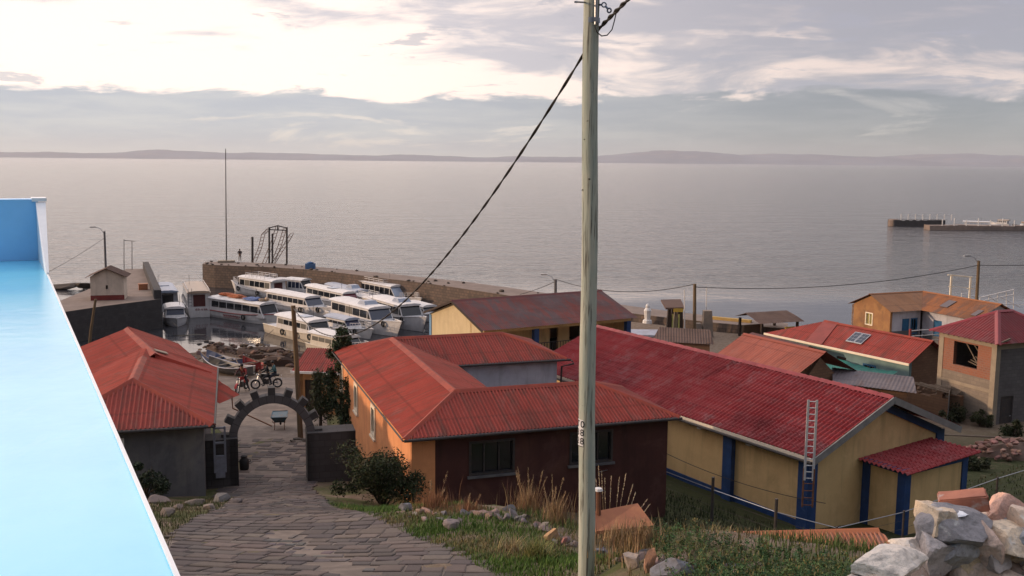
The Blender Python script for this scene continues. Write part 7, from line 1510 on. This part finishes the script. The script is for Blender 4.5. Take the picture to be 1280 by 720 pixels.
# ------------------------------------------------------------------ lane furniture
p = ground_at(305.5, 588); p = Vector((p.x, p.y, H(p.x, p.y) + .04)); root = thing('milk_can', 'small black can with lid standing on the lane inside the arch', 'can', tuple(p), 0, mode='local')
k = MB(); k.lathe((0, 0, 0), [(.15, 0), (.185, .04), (.185, .38), (.12, .46), (.10, .50)], 14); k.build('body', M_['black'], root, smooth=True); k = MB(); k.lathe((0, 0, .5), [(.13, 0), (.13, .05), (.05, .09)], 14); k.build('lid', M_['black'], root)
k = MB(); k.torus((.19, 0, .36), (0, 1, 0), .06, .012, 12, 6); k.build('handle', M_['black'], root); k = MB(); k.torus((-.19, 0, .36), (0, 1, 0), .06, .012, 12, 6); k.build('handle', M_['black'], root)
p = ground_at(350, 536); root = thing('wheelbarrow', 'blue-grey wheelbarrow parked on the lane beyond the arch', 'wheelbarrow', (p.x, p.y, H(p.x, p.y) + .03), R(100), mode='local')
wb = mat('wheelbarrow_blue', (.05, .12, .16), (.04, .09, .12), 4, .6, col3=(.14, .08, .05), s3=3)
k = MB(); k.hexa([(-.3, -.22, .36), (.3, -.22, .33), (.3, .22, .33), (-.3, .22, .36), (-.62, -.38, .68), (.5, -.36, .72), (.5, .36, .72), (-.62, .38, .68)]); tr = k.build('tray', wb, root); k = MB(); k.tube([(-.62, -.38, .69), (.5, -.36, .73), (.5, .36, .73), (-.62, .38, .69), (-.62, -.38, .69)], .02, 6); k.build('rim', wb, tr)
for sgn in (-1, 1):
    k = MB(); k.tube([(.62, sgn * .06, .2), (.2, sgn * .2, .33), (-.5, sgn * .26, .4), (-1.0, sgn * .3, .62)], .02, 6); k.build('handle', M_['rusty'], root); k = MB(); k.tube([(-.3, sgn * .22, .36), (-.42, sgn * .24, 0)], .018, 6); k.build('leg', M_['rusty'], root)
k = MB(); k.torus((.62, 0, .2), (0, 1, 0), .16, .045, 16, 8); w_ = k.build('wheel', M_['black'], root); k = MB(); k.lathe((.62, 0, .2), [(.0, -.03), (.11, -.03), (.11, .03), (0, .03)], 12); k.v = [(v_[0], v_[2] - .2, .2 + v_[1]) for v_ in k.v]; k.build('hub', M_['steel'], w_)
for i, (px, py) in enumerate(((372, 550), (381, 552), (366, 553))): p = ground_at(px, py); k = MB(); k.cur = (.10, .085, .07); k.rock((0, 0, .06), (.3 - .05 * i, .2, .13), i, rg); o = k.build('stone', ROCK); o.location = p; setp(o, ('dark stone at the foot of the wooden utility pole', 'second dark stone by the utility pole nearer the orange house', 'small dark stone left of the utility pole foot')[i], 'stone')
# motorcycles
def moto(label, px, py, rz, tank, group, sc=1.0):
    p = ground_at(px, py); root = thing('motorcycle', label, 'motorcycle', (p.x, p.y, H(p.x, p.y) + .02), rz, group, mode='local')
    for x in (.68, -.66):
        k = MB(); k.torus((x, 0, .31), (0, 1, 0), .26, .05, 20, 8); w_ = k.build('wheel', M_['black'], root, smooth=True); k = MB(); k.torus((x, 0, .31), (0, 1, 0), .205, .014, 20, 6)
        for i in range(8): a = i * math.pi / 4; k.tube([(x, 0, .31), (x + .2 * math.cos(a), 0, .31 + .2 * math.sin(a))], .007, 4)
        k.build('rim', M_['steel'], w_); k = MB(); k.tube([(x, -.06, .31), (x, .06, .31)], .04, 8); k.build('hub', M_['steel'], w_)
    k = MB()
    for s_ in (-.07, .07): k.tube([(.68, s_, .31), (.45, s_, .95)], .022, 6)
    k.build('fork', M_['steel'], root)
    k = MB(); k.tube([(.42, 0, .82), (.1, 0, .5), (-.2, 0, .45), (-.66, .0, .31)], .025, 6); k.tube([(.42, 0, .85), (0, 0, .72), (-.5, 0, .74), (-.66, 0, .31)], .025, 6); k.tube([(.42, 0, .82), (.2, 0, .38), (-.2, 0, .36)], .025, 6); k.build('frame', M_['dark_steel'], root)
    k = MB(); k.cbox((.05, 0, .47), (.36, .24, .28)); k.lathe((.12, 0, .5), [(.09, 0), (.09, .14)], 8); k.build('engine', M_['dark_steel'], root)
    k = MB(); k.hexa([(-.12, -.1, .74), (.36, -.06, .78), (.36, .06, .78), (-.12, .1, .74), (-.08, -.13, .92), (.32, -.11, .98), (.32, .11, .98), (-.08, .13, .92)]); k.build('tank', tank, root)
    k = MB(); k.hexa([(-.75, -.1, .76), (-.1, -.1, .76), (-.1, .1, .76), (-.75, .1, .76), (-.78, -.13, .88), (-.08, -.12, .86), (-.08, .12, .86), (-.78, .13, .88)]); k.build('seat', M_['black'], root)
    for x0_, a0_, a1_ in ((.68, .3, 2.5), (-.66, .5, 2.9)):
        k = MB()
        for i in range(7): a, c_ = lerp(a0_, a1_, i / 7), lerp(a0_, a1_, (i + 1) / 7); k.hexa([(x0_ + .345 * math.cos(t_), y_s, .31 + .345 * math.sin(t_) + dz) for dz in (0, .012) for t_, y_s in ((a, -.07), (a, .07), (c_, .07), (c_, -.07))])
        k.build('mudguard', tank, root)
    k = MB(); k.tube([(.38, -.36, 1.05), (.42, -.18, 1.06), (.44, 0, 1.0), (.42, .18, 1.06), (.38, .36, 1.05)], .014, 6); hb = k.build('handlebar', M_['dark_steel'], root)
    for s_ in (-1, 1): k = MB(); k.tube([(.42, s_ * .24, 1.06), (.44, s_ * .3, 1.24)], .008, 5); k.cbox((.44, s_ * .31, 1.26), (.02, .1, .07)); k.build('mirror', M_['dark_steel'], hb)
    k = MB(); k.lathe((0, 0, 0), [(.03, 0), (.085, .06), (.085, .1), (0, .11)], 12); k.v = [(.5 + v_[2], v_[1], .9 + v_[0]) for v_ in k.v]; k.build('headlight', M_['steel'], root)
    k = MB(); k.tube([(.15, -.1, .42), (.1, -.14, .25), (-.3, -.15, .27), (-.8, -.16, .36)], .03, 7); k.build('exhaust', M_['steel'], root)
    k = MB(); k.tube([(0, .0, .4), (-.05, .25, .02)], .012, 5); k.build('kickstand', M_['dark_steel'], root)
    return root
RED = mat('red_enamel', (.34, .02, .02), rough=.35); BLK = mat('black_enamel', (.015, .015, .018), rough=.35)
m1 = moto('red motorcycle seen head-on with its rider standing astride', 302.5, 490, R(-97), RED, 'motorcycles parked on the lane')
m2 = moto('black motorcycle seen from the side carrying two people', 333.5, 486, R(201), BLK, 'motorcycles parked on the lane')
for dz in (.62, .82): k = MB(); k.lathe((0, 0, 0), [(.0, 0), (.055, 0), (.055, .012), (0, .012)], 12); k.v = [(-.88 + v_[0] * .3, .18 + v_[2], dz + v_[1]) for v_ in k.v]; k.build('reflector', mat('white_reflector%d' % int(dz * 100), (.9, .92, .95), rough=.1), m2)
# ------------------------------------------------------------------ people
SKIN = mat('skin', (.30, .16, .10), rough=.6); HAIRM = mat('black_hair', (.012, .010, .010), rough=.6)
def person(label, loc, rz, J, jacket, trousers, shoes, hair='hair', scale=1.0, jfun=None):
    """one continuous skin grown over joints; J gives joint positions (x right, y back, z up)"""
    g_ = lambda a: Vector(J[a]); V = []; Ed = []; Rd = []; tag = []
    def add(p, r_, par, t_): V.append(Vector(p)); Rd.append(r_); tag.append(t_); i = len(V) - 1; (par is not None) and Ed.append((par, i)); return i
    pel = add(g_('pelvis'), .135, None, 't'); sp_ = add(g_('spine'), .13, pel, 'j'); ch = add(g_('chest'), .15, sp_, 'j'); nk = add(g_('neck'), .058, ch, 's')
    hd = add(g_('head'), .088, nk, 's'); ht = add(g_('crown'), .075, hd, 'h')
    f_ = (Matrix.Rotation(J.get('turn', 0), 3, 'Z') @ Vector((0, -1, 0))); add(g_('head') + f_ * .088 + Vector((0, 0, -.015)), .022, hd, 's'); sd_ = f_.cross(Vector((0, 0, 1)))
    for s_ in (-1, 1): add(g_('head') + sd_ * s_ * .088, .02, hd, 's')
    for s_, sn in ((-1, 'l'), (1, 'r')):
        sh = add(g_('sh' + sn), .078, ch, 'j'); el = add(g_('el' + sn), .056, sh, 'j'); wr = add(g_('wr' + sn), .038, el, 'j'); d = (g_('wr' + sn) - g_('el' + sn)).normalized(); pm = add(g_('wr' + sn) + d * .07, .036, wr, 's')
        x = d.cross(Vector((0, 1, .3))).normalized()
        for i in range(4): q = g_('wr' + sn) + d * .075 + x * (.028 * (i - 1.5)); k1 = add(q + d * .05, .0095, pm, 's'); add(q + d * (.085 + .012 * (1.5 - abs(i - 1.5))) + Vector((0, 0, -.02)), .008, k1, 's')
        k1 = add(g_('wr' + sn) + d * .05 + x * .055, .011, wr, 's'); add(g_('wr' + sn) + d * .09 + x * .07, .009, k1, 's')
        hp_ = add(g_('hp' + sn), .098, pel, 't'); kn = add(g_('kn' + sn), .066, hp_, 't'); an = add(g_('an' + sn), .046, kn, 't'); to_ = add(g_('an' + sn) + Matrix.Rotation(J.get('body', 0), 3, 'Z') @ Vector((s_ * .02, -.17, -.05)), .036, an, 'b')
    me = bpy.data.meshes.new('p'); me.from_pydata([tuple(v_) for v_ in V], Ed, []); me.update(); ob = bpy.data.objects.new('p', me); COL.objects.link(ob)
    md = ob.modifiers.new('s', 'SKIN'); sv = me.skin_vertices[0].data
    for i, r_ in enumerate(Rd): sv[i].radius = (r_ * (1.25 if tag[i] == 'j' and i in (1, 2) else 1.0), r_)
    sv[0].use_root = True; md.branch_smoothing = .4; su = ob.modifiers.new('u', 'SUBSURF'); su.levels = su.render_levels = 2
    dg = bpy.context.evaluated_depsgraph_get(); m2_ = bpy.data.meshes.new_from_object(ob.evaluated_get(dg)); bpy.data.objects.remove(ob); m2_.name = 'person'
    order = {'t': 0, 'j': 1, 's': 2, 'h': 2, 'b': 3}
    for mm in (trousers, jacket, SKIN, shoes): m2_.materials.append(mm)
    segs = [(V[a], V[c_], tag[c_] if tag[c_] != 't' or a != 0 else 't') for a, c_ in Ed]
    for pg in m2_.polygons:
        c_ = pg.center; best = None; bd = 9
        for a, e, t_ in segs:
            ab = e - a; tt = max(0, min(1, (c_ - a).dot(ab) / max(ab.length_squared, 1e-9))); dd = (c_ - (a + ab * tt)).length
            if dd < bd: bd = dd; best = t_
        pg.material_index = order[best]; pg.use_smooth = True
    root = bpy.data.objects.new('person', m2_); COL.objects.link(root); root.location = loc; root.rotation_euler = (0, 0, rz); setp(root, label, 'person'); FRAME[root.name] = Matrix.Identity(4)
    hm = hair if not isinstance(hair, str) else HAIRM; k = MB(); c_ = g_('head') + Vector((0, 0, .03)) - f_ * .012; k.lathe(tuple(c_), [(.098, -.03), (.106, .02), (.10, .07), (.07, .115), (.0, .13)], 14)
    k.build('hair' if hm is HAIRM else 'cap', hm, root, smooth=True)
    k = MB()
    for s_ in (-1, 1): q = g_('head') + f_ * .085 + sd_ * s_ * .033 + Vector((0, 0, .012)); k.rock(tuple(q), (.012, .008, .008), 0, rg)
    q = g_('head') + f_ * .083 + Vector((0, 0, -.05)); k.rock(tuple(q), (.024, .008, .006), 0, rg); k.build('facial_features', mat('eyes_and_lips' + root.name, (.05, .025, .02)), root)
    return root
STAND = dict(pelvis=(0, 0, .93), spine=(0, .01, 1.12), chest=(0, .0, 1.34), neck=(0, .0, 1.49), head=(0, -.02, 1.61), crown=(0, -.015, 1.70), shl=(-.19, 0, 1.41), shr=(.19, 0, 1.41), ell=(-.25, .03, 1.13), elr=(.25, .03, 1.13), wrl=(-.24, -.08, .90), wrr=(.24, -.08, .90), hpl=(-.1, 0, .88), hpr=(.1, 0, .88), knl=(-.12, -.03, .48), knr=(.11, -.02, .48), anl=(-.13, .03, .09), anr=(.13, .02, .09))
J1 = dict(STAND, ell=(-.27, .05, 1.15), wrl=(-.12, -.1, 1.02), elr=(.27, .05, 1.15), wrr=(.12, -.1, 1.02))
p = atz(300, 327, 3.0); person('person in a dark jacket and pale trousers standing on the breakwater', (p.x, p.y, 3.0), .3, J1, mat('dark_jacket', (.04, .02, .022)), mat('khaki_trousers', (.25, .19, .15)), BLK, HAIRM)
M1 = m1.matrix_basis.copy(); AST = dict(STAND, pelvis=(0, .30, .93), spine=(0, .24, 1.12), chest=(0, .16, 1.32), neck=(0, .10, 1.46), head=(0, .04, 1.57), crown=(0, .03, 1.66), shl=(-.19, .16, 1.39), shr=(.19, .16, 1.39), ell=(-.33, .02, 1.17), elr=(.33, .02, 1.17), wrl=(-.31, -.22, 1.10), wrr=(.31, -.22, 1.10), hpl=(-.11, .30, .88), hpr=(.11, .30, .88), knl=(-.26, .12, .50), knr=(.27, .14, .50), anl=(-.36, .22, .09), anr=(.38, .24, .09))
q = m1.location; person('rider in a red and black jacket standing astride the red motorcycle', (q.x, q.y, q.z), R(-97) + R(90), AST, mat('red_black_jacket', (.20, .018, .02), (.025, .012, .014), 3.5, .8, amt=(.45, .5)), mat('dark_jeans', (.018, .018, .024)), BLK, HAIRM)
SEAT = dict(pelvis=(0, .12, .92), spine=(0, .08, 1.10), chest=(0, .02, 1.31), neck=(0, -.03, 1.45), head=(0, -.08, 1.56), crown=(0, -.08, 1.65), shl=(-.19, .02, 1.38), shr=(.19, .02, 1.38), ell=(-.30, -.12, 1.17), elr=(.30, -.12, 1.17), wrl=(-.31, -.33, 1.10), wrr=(.31, -.33, 1.10), hpl=(-.12, .10, .90), hpr=(.12, .10, .90), knl=(-.21, -.28, .70), knr=(.21, -.28, .70), anl=(-.20, -.16, .28), anr=(.20, -.16, .28))
q = m2.location; rz2 = R(201) + R(90); person('driver in a black jacket seated at the handlebars of the black motorcycle', tuple(q), rz2, SEAT, mat('black_jacket', (.015, .015, .018)), mat('black_trousers', (.02, .02, .025)), BLK, HAIRM)
PAS = {k_: ((v_[0], v_[1] + .44, v_[2] + .03) if isinstance(v_, tuple) else v_) for k_, v_ in SEAT.items()}; PAS.update(ell=(-.26, .38, 1.12), elr=(.26, .38, 1.12), wrl=(-.17, .16, 1.06), wrr=(.17, .16, 1.06))
person('passenger in a teal jacket seated behind the driver of the black motorcycle', tuple(q), rz2, PAS, mat('teal_jacket', (.06, .14, .15), (.04, .10, .11), 4), mat('navy_trousers', (.015, .018, .03)), BLK, HAIRM)
